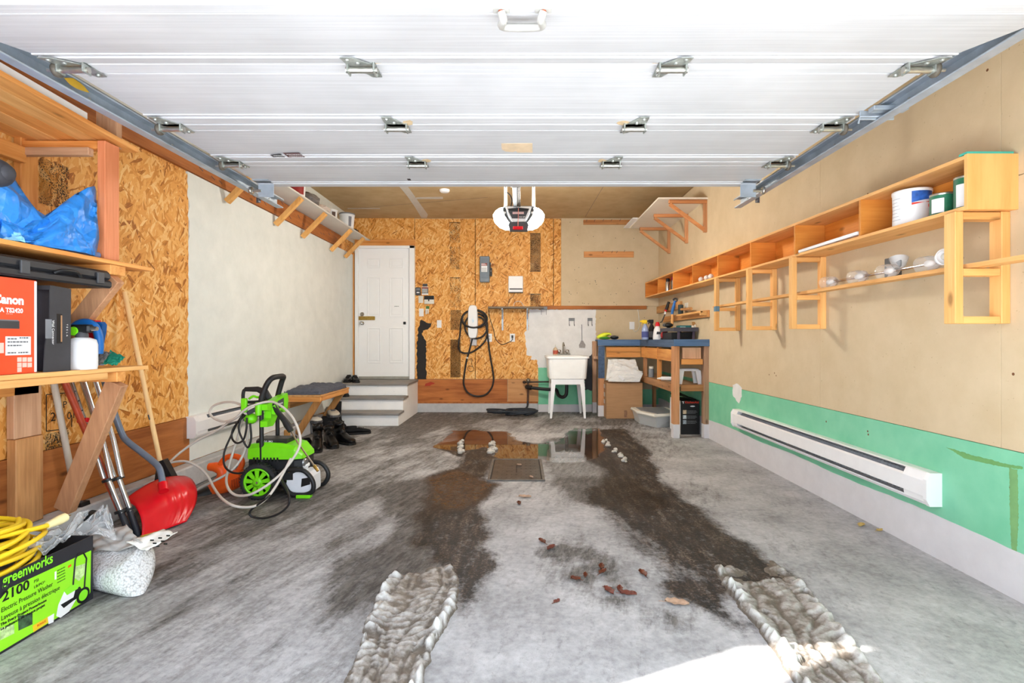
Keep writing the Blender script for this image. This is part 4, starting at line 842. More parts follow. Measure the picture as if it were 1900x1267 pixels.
text('KitchenAid', .036, (kx0+.05, ky-.001, .37), UX, UZ, redink, t_, sx=1.0, bold=.0008)
m = M(); m.box(kx0+.025, kx0+.035, ky-.0012, ky, .367, .392, 0); m.box(kx0+.015, kx0+.04, ky-.0012, ky, .385, .393, 0); m.build('emblem', whiteink, t_)
for k, z in enumerate((.245, .185, .125)):
    M().box(kx0+.025, kx0+.067, ky-.0012, ky, z, z+.045, 0).build('picture', mk('picture_tint%s' % 'abc'[k], (col(200, 180, 150), col(190, 200, 205), col(150, 160, 170))[k], .5, 0, .5, 60), t_)
    bars((kx0+.075, ky-.0002, z), UX, UZ, [(0, .1, .004), (0, .12, .018), (0, .11, .032)], .006, greyink, t_, 'fine_print', k)
M().prism([(kx0+.14+.03*math.cos(a_), ky-.0006, .335+.008*math.sin(a_)) for a_ in np.linspace(0, 6, 9)], (0, -.0006, 0)).build('picture', whiteink, t_)
so = thing('step_stool', 'small white plastic step stool on the lower bench shelf', 'stool', (1.96, 6.0, .603)); sx0, sx1 = 1.83, 2.09; sy0, sy1 = 5.93, 6.12
m = M(); m.loft([rr(sx0+.01, sx1-.01, sy0+.01, sy1-.01, .76, .03), rr(sx0+.02, sx1-.02, sy0+.015, sy1-.015, .785, .03), rr(sx0+.03, sx1-.03, sy0+.025, sy1-.025, .787, .03)]); m.build('seat', white, so)
for lx in (sx0+.035, sx1-.035):
    for ly in (sy0+.03, sy1-.03):
        s1 = -1 if lx < 1.96 else 1; s2 = -1 if ly < 6.0 else 1
        M().loft([[V((lx+s1*.022+a_*.022, ly+s2*.012+b_*.012, .607)) for a_, b_ in ((-1, -1), (1, -1), (1, 1), (-1, 1))], [V((lx+a_*.03, ly+b_*.016, .77)) for a_, b_ in ((-1, -1), (1, -1), (1, 1), (-1, 1))]], False).build('leg', white, so)
t_ = thing('caulking_gun', 'white caulking tube lying on the lower bench shelf beside the stool', 'caulking tube', (1.83, 6.4, .603)); pA, pB = P(1219, 702, 6.5), P(1250, 703, 6.45); pA.z = pB.z = .633
M().tube([pA+(pB-pA)*.25, pB], .026, 12).build('tube', white, t_); M().tube([pA, pA+(pB-pA)*.25], [.006, .018], 10).build('nozzle', offw, t_)
t_ = thing('glass_jar', 'grey jar standing on the back of the lower bench shelf', 'jar', (1.86, 7.1, .603)); m = M(); jx = (1208.5-CX)/F*7.1; m.lathe((jx, 7.1, .603), UZ, [(.035, 0), (.037, .01), (.037, .10), (.03, .12)], 14); m.build('jar', mgrey, t_); M().lathe((jx, 7.1, .723), UZ, [(.032, 0), (.032, .025), (.028, .03)], 14).build('lid', offw, t_)
# bench top clutter
ZT = 1.126
def spray(nm, lab, px, Y, hgt, r, bodym, headm, labm):
    x = (px-CX)/F*Y; t_ = thing(nm, lab, 'spray bottle', (x, Y, ZT)); m = M(); m.lathe((x, Y, ZT), UZ, [(r*.95, 0), (r, .01), (r, hgt*.5), (r*.8, hgt*.66), (r*.38, hgt*.8), (r*.38, hgt*.86)], 16); m.build('bottle', bodym, t_)
    m = M(); m.obox((x-.012, Y-.01, ZT+hgt*.98), E3, (.035, .018, .022), .006); m.obox((x-.055, Y-.01, ZT+hgt*.99), E3, (.018, .01, .01), .003); m.beam((x-.03, Y-.01, ZT+hgt*.96), (x-.05, Y-.01, ZT+hgt*.82), .012, .01); m.lathe((x, Y, ZT+hgt*.86), UZ, [(r*.5, 0), (r*.5, hgt*.06), (r*.3, hgt*.1)], 12); m.build('trigger_head', headm, t_)
    m = M(); m.lathe((x, Y, ZT+.03), UZ, [(r*1.01, 0), (r*1.01, hgt*.32)], 16); m.build('label', labm, t_); return t_
spray('spray_bottle', 'clear blue spray bottle with a yellow trigger on the workbench', 1197, 7.0, .25, .048, mk('blue_liquid', col(150, 165, 200), .2), yellow, mk('blue_label', col(70, 80, 140), .5))
spray('spray_bottle', 'black spray bottle behind the white one on the workbench', 1209, 7.15, .26, .045, black, black, greyink)
t_ = thing('weed_bottle', 'white tapered bottle with a red cap on the workbench', 'bottle', ((1220-CX)/F*6.9, 6.9, ZT)); wxx = (1220-CX)/F*6.9
m = M(); m.lathe((wxx, 6.9, ZT), UZ, [(.06, 0), (.063, .012), (.06, .06), (.048, .14), (.025, .18)], 18); m.build('bottle', white, t_); m = M(); m.lathe((wxx, 6.9, ZT+.18), UZ, [(.03, 0), (.032, .02), (.022, .05), (.02, .055)], 14); m.build('cap', redp, t_); M().prism([(wxx+a_, 6.9-.0615, ZT+.07+b_) for a_, b_ in ((-.03, 0), (.03, 0), (.025, .035), (-.025, .035))], (0, .003, 0)).build('label', dgrey, t_)
t_ = thing('work_gloves', 'yellow and green work glove lying on the bench by the sink', 'glove', (1.3, 7.6, ZT)); gx_ = (1119-CX)/F*7.6
m = M(); m.ell((gx_, 7.6, ZT+.06), (.1, .06, .038), 14, 8, Matrix.Rotation(-.3, 3, 'Y')); 
for k in range(4): m.tube([(gx_+.03, 7.55+k*.025, ZT+.075), (gx_+.08, 7.545+k*.028, ZT+.09), (gx_+.11, 7.545+k*.028, ZT+.07)], [.016, .015, .011], 8)
m.build('palm', mk('neon_yellow', col(225, 235, 60), .6), t_); m = M(); m.ell((gx_+.02, 7.58, ZT+.022), (.09, .05, .022), 12, 6); m.build('cuff', mk('glove_green', col(60, 140, 50), .6), t_)
t_ = thing('black_pouch', 'small black pouch beside the yellow glove', 'pouch', (1.4, 7.6, ZT)); m = M(); pxx = (1140-CX)/F*7.6; m.ell((pxx, 7.6, ZT+.03), (.065, .05, .03), 12, 8); m.build('body', black, t_); M().obox((pxx, 7.56, ZT+.045), E3, (.05, .012, .008), .003).build('flap', dgrey, t_)
t_ = thing('red_tape_measure', 'dark red tape measure between the bottle and the black tray', 'tape measure', (1.78, 6.75, ZT)); rxx = (1232.5-CX)/F*6.7; M().lathe((rxx, 6.66, ZT+.055), UY, [(.04, 0), (.052, .006), (.052, .04), (.04, .046)], 18).build('case', mk('dark_red', col(150, 30, 36), .5), t_); M().box(rxx-.05, rxx+.03, 6.665, 6.70, ZT, ZT+.02, .003).build('base', black, t_)
t_ = thing('tool_tray', 'black plastic tool tray on legs at the back of the workbench', 'tool tray', (1.98, 6.4, ZT)); ty0, ty1 = 6.15, 6.75; m = M(); m.box(1.84, 2.12, ty0, ty1, ZT+.105, ZT+.125, .004); m.box(1.83, 2.13, ty0-.01, ty0+.005, ZT+.095, ZT+.145, .004); m.box(1.83, 1.845, ty0, ty1, ZT+.1, ZT+.145, .004); m.build('tray', mk('tray_plastic', col(66, 66, 78), .45), t_)
for x in (1.9, 2.08):
    for y in (ty0+.03, ty1-.05): M().box(x-.014, x+.014, y-.014, y+.014, ZT, ZT+.106, .003).build('leg', mk('tray_leg', col(84, 74, 92), .5), t_)
m = M(); m.box(1.84, 2.1, ty0+.12, ty1-.06, ZT, ZT+.09, .006); m.top('toolbox', black, 'black toolbox under the plastic tool tray', 'toolbox')
t_ = thing('teal_container', 'flat teal container on the tool tray', 'container', (2.03, 6.4, ZT+.126)); M().box(1.95, 2.1, 6.3, 6.45, ZT+.126, ZT+.175, .006).build('tub', mk('teal', col(40, 110, 116), .5), t_); M().box(1.955, 2.02, 6.285, 6.299, ZT+.128, ZT+.16, .003).build('label', mk('pale_teal', col(150, 190, 196), .5), t_)
m = M(); m.ell((2.10, 6.18, ZT+.155), (.012, .012, .03), 10, 6); m.box(2.06, 2.08, 6.16, 6.2, ZT+.126, ZT+.17, .004); m.top('glue_stick', offw, 'small white glue bottle on the front of the tool tray', 'bottle')
t_ = thing('black_drill_case', 'round-edged black drill body at the left end of the tool tray', 'drill', (1.88, 6.6, ZT+.126)); m = M(); m.ell((1.90, 6.6, ZT+.185), (.06, .05, .03), 12, 8); m.box(1.88, 1.92, 6.58, 6.62, ZT+.126, ZT+.17, .006); m.build('body', black, t_); M().lathe((1.855, 6.6, ZT+.185), (-1, 0, 0), [(.022, 0), (.018, .02), (.008, .03)], 10).build('chuck', dgrey, t_)
# wall rails and tools in the corner
def rwbox(m, x0, y0, x1, y1, d0, d1_, bev=.003):
    p_, q_ = PX(x0, (y0[0]), XR), PX(x1, y1[0], XR); return m
t_ = thing('tool_rail', 'short upper wooden tool rail on the right wall near the corner', 'tool rail', (XR-.03, 7.4, 1.5), 'tool rails on the right wall'); ya, yb = PX(1268, 560, XR).y, YB-.02
za, zb2 = 1.55, 1.62
M().box(XR-.045, XR-T, ya, yb, za-.02, za+.085, .003).build('rail', wood('rail_y', 'y', col(196, 146, 92), col(150, 104, 60)), t_); M().box(XR-.075, XR-.045, ya, ya+.04, za, za+.08, .003).build('peg', pz_, t_)
t_ = thing('tool_rail', 'lower wooden tool rail on the right wall holding the mallet', 'tool rail', (XR-.03, 6.4, 1.37), 'tool rails on the right wall'); ya, yb = PX(1319, 580, XR).y, PX(1236, 590, XR).y
M().box(XR-.045, XR-T, ya, yb, 1.38, 1.46, .003).build('rail', wood('rail_y2', 'y', col(206, 150, 92), col(160, 108, 60)), t_); M().box(XR-.12, XR-.045, ya, ya+.03, 1.40, 1.45, .003).build('end_block', py_, t_); M().box(XR-.12, XR-.09, ya, ya+.9, 1.43, 1.452, .003).build('front_strip', py_, t_)
t_ = thing('rubber_mallet', 'black-headed mallet with a wooden handle lying on the lower tool rail', 'mallet', (XR-.1, 6.4, 1.46)); hY = PX(1263, 578, XR-.09).y
M().lathe((XR-.09, hY, 1.455), UZ, [(.03, 0), (.034, .008), (.034, .112), (.03, .12)], 16).build('head', mk('mallet_head', col(44, 58, 62), .6), t_); M().tube([(XR-.09, hY+.03, 1.515), (XR-.09, hY-.4, 1.50)], [.016, .02], 10).build('handle', wood('handle_y', 'y', col(200, 150, 96), col(160, 110, 64), knots=False), t_)
t_ = thing('bow_saw', 'black and red handled hand tool hung from the upper tool rail', 'hand saw', P(1236, 590, 7.35))
A = P(1241, 560, 7.3); A2 = P(1236, 575, 7.3); A3 = P(1234, 583, 7.3); A4 = P(1228, 597, 7.35)
M().tube([A, A2], [.02, .022], 10).build('grip', black, t_); M().tube([A2, P(1234.5, 578, 7.3)], .018, 8).build('red_collar', redp, t_); M().tube([P(1234.5, 578, 7.3), A3], .014, 8).build('white_collar', white, t_); M().tube([A3, A4, P(1225, 598, 7.35)], .008, 6).build('blade', dgrey, t_)
t_ = thing('pry_hammer', 'blue-handled hammer hung from the upper tool rail', 'hammer', P(1247, 606, 7.0))
M().tube([P(1253, 558, 7.0), P(1248, 575, 7.0), P(1247, 583, 7.0)], [.02, .022, .018], 10).build('blue_grip', bluep, t_); M().tube([P(1247, 583, 7.0), P(1246, 592, 7.0)], .016, 8).build('black_collar', black, t_)
m = M(); m.tube(spline([P(1249, 557, 7.0), P(1252, 554, 7.0), P(1256, 555, 7.0), P(1258, 559, 7.0)], 4), [.012]*13, 8); m.build('claw', dgrey, t_)
t_ = thing('wood_chisel', 'pale wooden handle standing up behind the tool tray', 'chisel', P(1247.5, 612, 6.9)); M().tube([P(1247.5, 583, 6.9), P(1247, 602, 6.9), P(1246.5, 607, 6.9)], [.017, .018, .012], 10).build('handle', pz_, t_); M().tube([P(1246.5, 607, 6.9), P(1246.5, 613, 6.9)], .012, 8).build('ferrule', yellow, t_)
m = M(); m.prism([PX(x, y, XR-T) for x, y in ((1284, 597), (1289, 597), (1292, 603), (1290, 608), (1285, 605))], (-.004, 0, 0)); m.top('foam_scrap', mk('foam_scrap', col(178, 130, 76), .8), 'tan foam scrap stuck to the right wall above the bench', 'foam scrap')
t_ = thing('wall_outlet', 'white outlet on the right wall above the mallet', 'outlet', PX(1276, 576, XR)); y_ = PX(1276, 572, XR).y; M().box(XR-T-.01, XR-T, y_-.06, y_+.06, 1.49, 1.60, .003).build('plate', offw, t_)
# high corner shelf
t_ = thing('corner_shelf', 'white board shelf on three triangular wooden brackets high in the corner', 'shelf', (1.86, 6.6, 2.37))
zS = 2.735
m = M(); m.prism([(1.57, 5.86, zS), (XR-T, 5.86, zS), (XR-T, 7.42, zS), (1.57, 7.42, zS)], (0, 0, .018)); m.build('board', streak('white_melamine', col(228, 220, 206), col(240, 232, 220), (10, 60, 10), .5, .03), t_)
M().box(1.50, 1.75, 6.9, 7.5, zS+.019, zS+.034, .002).build('loose_board', white, t_)
for Yb in (5.88, 6.55, 7.33):
    M().box(1.70, XR-T, Yb, Yb+.035, zS-.042, zS-.001, .003).build('bracket_arm', wood('bracket_x', 'x', col(206, 142, 92), col(160, 100, 60)), t_)
    M().box(XR-T-.04, XR-T, Yb, Yb+.035, 2.36, zS-.043, .003).build('bracket_post', oz, t_)
    M().beam((1.71, Yb+.0175, zS-.05), (XR-T-.03, Yb+.0175, 2.39), .034, .036, (0, 1, 0)).build('bracket_brace', wood('bracket_d', 'x', col(214, 150, 98), col(170, 108, 66)), t_)
# ------------------------------------------------------------------ long shelf on the right wall
XF = 1.92; ls = thing('wall_cubby_shelf', 'long wooden cubby shelf running the length of the right wall', 'shelf', (2.03, 5, 1.2))
Y0s, Y1s = 2.218, 7.93
def zb_(Y): return 1.687+.083*(Y-Y0s)/(Y1s-Y0s)
hS = .235
def plank(x0, x1, ya, yb, dz0, dz1, nm, mat, par=ls):
    m = M(); m.prism([(x0, ya, zb_(ya)+dz0), (x1, ya, zb_(ya)+dz0), (x1, ya, zb_(ya)+dz1), (x0, ya, zb_(ya)+dz1)], (0, yb-ya, zb_(yb)-zb_(ya))); return m.build(nm, mat, par)
plank(XF, XR-T, Y0s, Y1s, 0, .016, 'bottom_board', py_); plank(XF, XR-T, Y0s, Y1s, hS-.016, hS, 'top_board', py_)
plank(XR-T-.008, XR-T, Y0s, Y1s, .017, hS-.017, 'back_board', ply)
divs = [7.93, 7.21, 6.49, 5.75, 5.016, 4.30, 3.607, 2.914]
for Y in divs: M().box(XF+.001, XR-T-.009, Y-.018, Y, zb_(Y)+.016, zb_(Y)+hS-.016, .001).build('divider', plyx, ls)
M().box(XF-.002, XR-T, Y0s-.018, Y0s, zb_(Y0s)-.002, zb_(Y0s)+hS+.003, .001).build('end_panel', wood('end_ply', 'z', col(240, 184, 112), col(222, 156, 84), grain=12), ls)
M().box(XF-.004, XR-T-.02, Y0s-.018, Y0s+.025, zb_(Y0s)+hS+.003, zb_(Y0s)+hS+.012, .001).build('teal_edge', mk('teal_paint', col(70, 180, 160), .6), ls, 'teal painted strip on the near end')
pf_ = wood('frame_z', 'z', col(238, 186, 118), col(220, 158, 88)); pfx = wood('frame_x', 'x', col(238, 184, 114), col(218, 152, 82))
for k, Y in enumerate((2.235, 3.585, 4.275, 4.99)):
    zb = 1.195+.005*k; zt = zb_(Y)-.001; w_ = .062 if k == 0 else .042
    M().box(XF-.025, XF+.012, Y, Y+w_, zb, zt, .003).build('hanging_post', pf_, ls); M().box(XR-T-.04, XR-T, Y, Y+w_, zb, zt, .003).build('hanging_post', pf_, ls)
    for z in (zb, zt-.035, 1.405): M().box(XF+.013, XR-T-.041, Y+.004, Y+w_-.004, z, z+.032, .002).build('rung', pfx, ls)
M().box(XF-.027, XF+.014, 4.988, 5.034, 1.40, 1.45, .002).build('tape_band', mk('blue_tape', col(96, 130, 150), .6), ls, 'blue-grey tape round the far post')
m = M(); m.prism([(1.965, 2.0, 1.4385), (2.035, 2.0, 1.4385), (2.035, 2.0, 1.458), (1.965, 2.0, 1.458)], (0, 3.25, .01)); lr = m.top('timber_batten', py_, 'long pine batten lying across the rungs under the cubby shelf', 'batten')
# light fixture on the batten
lf = thing('vanity_light', 'chrome vanity light bar with five glass shades lying on the pine batten', 'light fixture', (2.0, 3, 1.46)); zf_ = 1.495
M().tube([(2.0, 3.30, zf_+.0), (2.0, 2.32, zf_+.0)], .008, 8).build('bar', chrome, lf)
p_ = PX(1655, 495, 2.05); M().box(2.05, 2.062, p_.y-.06, p_.y+.06, 1.46, 1.58, .003).build('back_plate', dgrey, lf)
for k, (x, y) in enumerate(((1542, 524), (1596, 515), (1652, 503), (1728, 494))):
    Y = F*1.99/(x-CX); c_ = V((1.985, Y, zf_))
    m = M(); r0 = [V((1.985+a_*.034, Y+.055, zf_+b_*.032)) for a_, b_ in ((-1, -1), (1, -1), (1, 1), (-1, 1))]
    def circ(rad, yy): return [V((1.985+rad*math.cos(t_a), yy, zf_+rad*math.sin(t_a))) for t_a in np.linspace(math.radians(225), math.radians(585), 12, endpoint=False)]
    m.loft([circ(.040, Y+.06), circ(.038, Y), circ(.030, Y-.04), circ(.014, Y-.06)], True, False); sh = m.build('lamp_shade', glass, lf)
    M().ell((1.985, Y+.005, zf_), (.018, .03, .018), 12, 8).build('bulb', mk('frosted_bulb', col(238, 230, 224), .3), sh)
m = M(); Y = F*1.96/(1757-CX); m.lathe((1.955, Y, zf_+.012), V((-.35, -1, .1)), [(.014, -.06), (.034, -.03), (.04, 0), (.036, .001), (.03, -.02)], 18); sh = m.build('lamp_shade', white, lf); M().ell((1.953, Y-.0, zf_+.012), (.016, .02, .016), 10, 8).build('bulb', offw, sh)
m = M(); Y = F*2.03/(1668-CX); m.lathe((2.03, Y, 1.53), V((.2, .3, 1)), [(.012, -.035), (.03, -.01), (.045, .035)], 16, True); m.build('lamp_shade', glass, lf)
# shelf contents
def zin(Y): return zb_(Y)+.0165
t_ = thing('paint_pail', 'dented white paint pail with a blue and red label in the nearest cubby', 'paint pail', (2.03, 2.66, zin(2.66))); Y = 2.66; c_ = V((2.03, Y, zin(Y)+.001))
prof = [(.082, 0), (.084, .006), (.082, .08), (.083, .12), (.084, .165), (.087, .168), (.087, .182), (.08, .183)]
m = M(); m.lathe(c_, UZ, prof, 28); 
m.v = [((x-.02*math.exp(-((z-c_.z-.105)/.03)**2)*max(0, 0) if 0 else x), y, z) for x, y, z in m.v]; m.build('pail', white, t_)
def wrap(c_, r, a0, a1, z0, z1, mat, par, nm, n=10, slant=0):
    g = []
    for i, z in enumerate((z0, z1)): g.append([V((c_.x+r*math.cos(t_a), c_.y+r*math.sin(t_a), c_.z+z+(slant*(k/(n-1)) if i == 0 else 0))) for k, t_a in enumerate(np.linspace(math.radians(a0), math.radians(a1), n))])
    return M().sheet(g).build(nm, mat, par)
wrap(c_, .0875, 232, 300, .108, .166, mk('blue_print', col(40, 90, 170), .4, 0, .5, 30), t_, 'label', slant=.02); wrap(c_, .0876, 232, 300, .096, .107, redink, t_, 'label', slant=.02)
m = M(); m.lathe(c_+V((.028, -.083, .09)), V((.3, -1, 0)), [(.012, 0), (.012, .001)], 14); m.build('label', redink, t_)
m = M()
for k in range(7): m.sheet([[V((c_.x+.0876*math.cos(a_), c_.y+.0876*math.sin(a_), c_.z+.03+k*.018+dz)) for a_ in np.linspace(math.radians(165), math.radians(200-5*(k % 3)), 6)] for dz in (0, .003)])
m.build('fine_print', mk('pale_print', col(190, 192, 200), .5), t_, kind='stuff')
for x, Y, h_, lab in ((1.995, 2.425, .105, 'shorter green-labelled paint tin beside the white pail'), (2.005, 2.30, .15, 'taller green-labelled paint tin against the shelf end panel')):
    t_ = thing('paint_tin', lab, 'paint tin', (x, Y, zin(Y)), 'green paint tins in the nearest cubby'); c_ = V((x, Y, zin(Y)+.001)); r_ = .05
    M().lathe(c_, UZ, [(r_, 0), (r_, .004), (r_*.97, .006), (r_*.97, h_-.008), (r_, h_-.005), (r_, h_), (r_*.85, h_-.004)], 20).build('tin', steel, t_)
    wrap(c_, r_*.985, 0, 360, .008, h_-.01, mk('green_label', col(40, 110, 80), .45, 0, .2, 20), t_, 'label', 24); wrap(c_, r_*.995, 178, 238, .012, h_*.75, white, t_, 'label', 8)
def spraycan(x, Y, body, cap, lab):
    t_ = thing('spray_can', lab, 'spray can', (x, Y, zin(Y)), 'spray cans in the far cubby'); c_ = V((x, Y, zin(Y)+.001)); M().lathe(c_, UZ, [(.033, 0), (.033, .13), (.024, .142)], 16).build('can', body, t_); M().lathe(c_+V((0, 0, .14)), UZ, [(.027, 0), (.027, .04), (.022, .045)], 14).build('cap', cap, t_)
spraycan(2.0, 6.98, alu, black, 'silver spray can with a black cap in the far cubby'); spraycan(2.02, 6.80, mk('spray_dark', col(90, 84, 70), .4, 0, .6, 40), mk('maroon_cap', col(130, 30, 60), .4), 'dark patterned spray can with a maroon cap'); spraycan(2.0, 6.66, mk('spray_pale', col(190, 170, 170), .4, 0, .4, 40), orangep, 'pale spray can with an orange cap')
for lab, px_x, Y in (('light bulb lying furthest back in the cubby right of the spray cans', 1305, 5.62), ('middle one of three loose light bulbs in the cubby', 1311, 5.45), ('light bulb lying nearest the divider in the cubby', 1317, 5.33)):
    x = 1.975; t_ = thing('light_bulb', lab, 'light bulb', (x, Y, zin(Y)), 'loose bulbs in a cubby'); M().ell((x, Y, zin(Y)+.031), (.03, .03, .03), 14, 10).build('globe', mk('bulb_glass', col(226, 220, 216), .15), t_); M().tube([(x+.02, Y+.02, zin(Y)+.022), (x+.045, Y+.04, zin(Y)+.014)], .013, 8).build('screw_base', steel, t_)
m = M(); ya, yb = 2.93, 3.55; m.box(XF+.0, XF+.035, ya, yb, zin(3.55)+.002, zin(3.55)+.022, .003); m.top('white_moulding', white, 'white moulding strip lying along the front of a cubby', 'moulding')
zt_ = zb_(3.4)+hS
m = M(); m.prism([(2.02, 2.75, zb_(2.75)+hS+.001), (2.09, 2.75, zb_(2.75)+hS+.001), (2.09, 2.75, zb_(2.75)+hS+.02), (2.02, 2.75, zb_(2.75)+hS+.02)], (0, 1.9, zb_(4.65)-zb_(2.75))); m.top('loose_board', wood('loose_board', 'y', col(206, 160, 124), col(176, 128, 96)), 'loose brown board lying on top of the cubby shelf', 'board')
m = M(); m.prism([(1.96, 3.6, zb_(3.6)+hS+.001), (2.0, 3.6, zb_(3.6)+hS+.001), (2.0, 3.6, zb_(3.6)+hS+.012), (1.96, 3.6, zb_(3.6)+hS+.012)], (0, .95, zb_(4.55)-zb_(3.6))); m.top('loose_lath', py_, 'thin pale lath lying on the shelf top beside the brown board', 'lath')
# ---- baseboard heaters
def heater(lab, xw, s, ya, yb, z0, z1, near):
    t_ = thing('baseboard_heater', lab, 'heater', (xw, (ya+yb)/2, z0), 'white baseboard heaters'); d = .075; h = z1-z0
    hm = mk('heater_white', col(240, 240, 242), .35, 0, .02)
    m = M()
    def pr(pts): m.prism([(xw+s*a_, ya+.02, z0+b_*h) for a_, b_ in pts], (0, yb-ya-.04, 0))
    pr(((0, 0), (.006, 0), (.006, 1), (0, 1))); pr(((.006, .94), (.05, .94), (.058, .97), (.05, 1), (.006, 1))); m.build('casing', hm, t_)
    m = M(); pr(((.058, .26), (.075, .28), (.075, .74), (.064, .80), (.06, .79), (.069, .73), (.069, .3), (.058, .28))); m.build('front_cover', hm, t_)
    m = M(); pr(((.006, 0), (.055, 0), (.066, .1), (.066, .13), (.006, .06))); m.build('bottom_lip', hm, t_)
    m = M()
    n = int((yb-ya-.3)/.03)
    for k in range(n): y = ya+.15+k*.03; m.box(min(xw+s*.008, xw+s*.058), max(xw+s*.008, xw+s*.058), y, y+.0012, z0+.2*h, z0+.86*h, 0)
    m.build('fins', mk('fin_metal', col(170, 172, 176), .4, .3), t_, kind='stuff')
    M().box(min(xw+s*.006, xw+s*.02), max(xw+s*.006, xw+s*.02), ya+.1, yb-.1, z0+.1*h, z0+.9*h, .002).build('dark_core', mgrey, t_)
    for y0, y1 in ((ya, ya+.022), (yb-.022, yb)):
        m = M(); m.prism([(xw, y0, z0), (xw+s*.062, y0, z0), (xw+s*.08, y0, z0+.2*h), (xw+s*.08, y0, z0+.8*h), (xw+s*.06, y0, z1), (xw, y0, z1)], (0, y1-y0, 0)); m.build('end_cap', hm, t_)
    for y0, y1 in ((ya+.022, ya+.17), (yb-.12, yb-.022)):
        m = M(); m.prism([(xw+s*.007, y0, z0+.8*h), (xw+s*.075, y0, z0+.74*h), (xw+s*.057, y0, z0+.97*h), (xw+s*.007, y0, z0+.97*h)], (0, y1-y0, 0)); m.build('junction_cover', hm, t_); m = M(); m.prism([(xw+s*.007, y0, z0+.05*h), (xw+s*.066, y0, z0+.1*h), (xw+s*.07, y0, z0+.28*h), (xw+s*.007, y0, z0+.28*h)], (0, y1-y0, 0)); m.build('junction_cover', hm, t_)
heater('long white baseboard heater on the green strip of the right wall', XR-T, -1, 2.60, 5.03, .275, .445, 0)
heater('white baseboard heater on the left wall behind the pressure washer', XL+T, 1, 3.98, 5.5, .355, .525, 0)
# ------------------------------------------------------------------ high shelf on the left wall
hs = thing('high_wall_shelf', 'long pale shelf on diagonal wooden brackets high on the left wall', 'shelf', (XL+.15, 6, 2.35))
M().box(XL+T+.003, -2.295, 4.2, 7.62, 2.625, 2.643, .002).build('board', streak('shelf_melamine', col(214, 212, 206), col(226, 224, 218), (9, 3, 9), .55, .05), hs)
m = M(); m.prism([(XL+.032, 7.62, 2.626), (-2.295, 7.62, 2.626), (-2.295, 7.78, 2.626)], (0, 0, .015)); m.build('board_end', mk('shelf_end', col(206, 206, 200), .6), hs)
bd = wood('bracket_pine', 'z', col(238, 184, 112), col(212, 150, 76), knots=True)
for yy in (4.5, 5.39, 6.05, 6.96, 7.52): M().beam((XL+.035, yy, 2.335), (-2.31, yy, 2.615), .045, .05, (0, 1, 0), .003).build('brace', bd, hs)
zh = 2.644
def tub(nm, lab, px, Y, r0, r1, h, body, lidm=None, labm=None, cat='tub', a0=200, a1=280, X=None):
    x = (px-CX)/F*Y; c_ = V((x, Y, zh)); t_ = thing(nm, lab, cat, c_, 'tubs and bags on the high left shelf')
    M().lathe(c_, UZ, [(r0, 0), (r1, h), (r1+.004, h), (r1+.004, h+.012), (r1-.004, h+.014)], 20).build('tub', body, t_)
    if lidm: M().lathe(c_+V((0, 0, h+.004)), UZ, [(r1+.005, 0), (r1+.005, .018), (r1-.01, .02)], 20).build('lid', lidm, t_)
    if labm:
        g = [[V((c_.x+(r0+(r1-r0)*(z/h)+.001)*math.cos(t_a), c_.y+(r0+(r1-r0)*(z/h)+.001)*math.sin(t_a), c_.z+z)) for t_a in np.linspace(math.radians(a0), math.radians(a1), 10)] for z in (h*.15, h*.85)]
        M().sheet(g).build('label', labm, t_)
    return t_
maroonp = mk('maroon_print', col(150, 40, 36), .5)
tub('plastic_tub', 'white bucket with a broad maroon label near the door track', 548, 5.5, .095, .105, .2, white, None, maroonp, a0=250, a1=350)
tub('plastic_tub', 'dark maroon tub at the near end of the high shelf', 505, 4.95, .07, .075, .12, maroonp, white)
tub('plastic_tub', 'white round container with a brown label on the high shelf', 616, 6.55, .06, .066, .125, white, None, mk('brown_print', col(84, 60, 50), .5), a0=290, a1=330)
tub('plastic_tub', 'white pail with a grey lid at the far end of the high shelf', 644, 7.05, .085, .1, .19, white, mgrey, mk('grey_label', col(120, 120, 130), .5), a0=300, a1=325)
t_ = thing('plastic_bag', 'dark grey bundled bag on the high shelf between two buckets', 'bag', (-2.43, 5.85, zh), 'tubs and bags on the high left shelf'); m = M(); rnd = random.Random(3); m.ell((-2.43, 5.85, zh+.075), (.12, .15, .075), 18, 12); m.v = [(x+rnd.uniform(-.012, .012), y+rnd.uniform(-.012, .012), z+rnd.uniform(-.008, .012)*(z > zh+.02)) for x, y, z in m.v]; m.s = [False]*len(m.f); m.build('bag', mk('grey_bag', col(120, 116, 116), .35), t_); M().ell((-2.45, 5.86, zh+.145), (.05, .06, .025), 10, 6).build('bag_top', mk('dark_brown', col(70, 54, 46), .6), t_)
t_ = thing('plastic_bag', 'pale translucent bag lying on the high shelf past the grey bundle', 'bag', (-2.42, 6.15, zh), 'tubs and bags on the high left shelf'); m = M(); m.ell((-2.42, 6.18, zh+.05), (.1, .15, .05), 16, 10); m.v = [(x+rnd.uniform(-.012, .012), y+rnd.uniform(-.012, .012), z+rnd.uniform(-.008, .012)*(z > zh+.02)) for x, y, z in m.v]; m.s = [False]*len(m.f); m.build('bag', mk('pale_bag', col(214, 200, 192), .3), t_)
m = M(); m.box(-2.45, -2.37, 7.38, 7.46, zh, zh+.07, .005); m.box(-2.43, -2.39, 7.40, 7.44, zh+.07, zh+.085, .003); m.top('small_black_box', black, 'small black box at the very end of the high shelf', 'box', 'tubs and bags on the high left shelf')
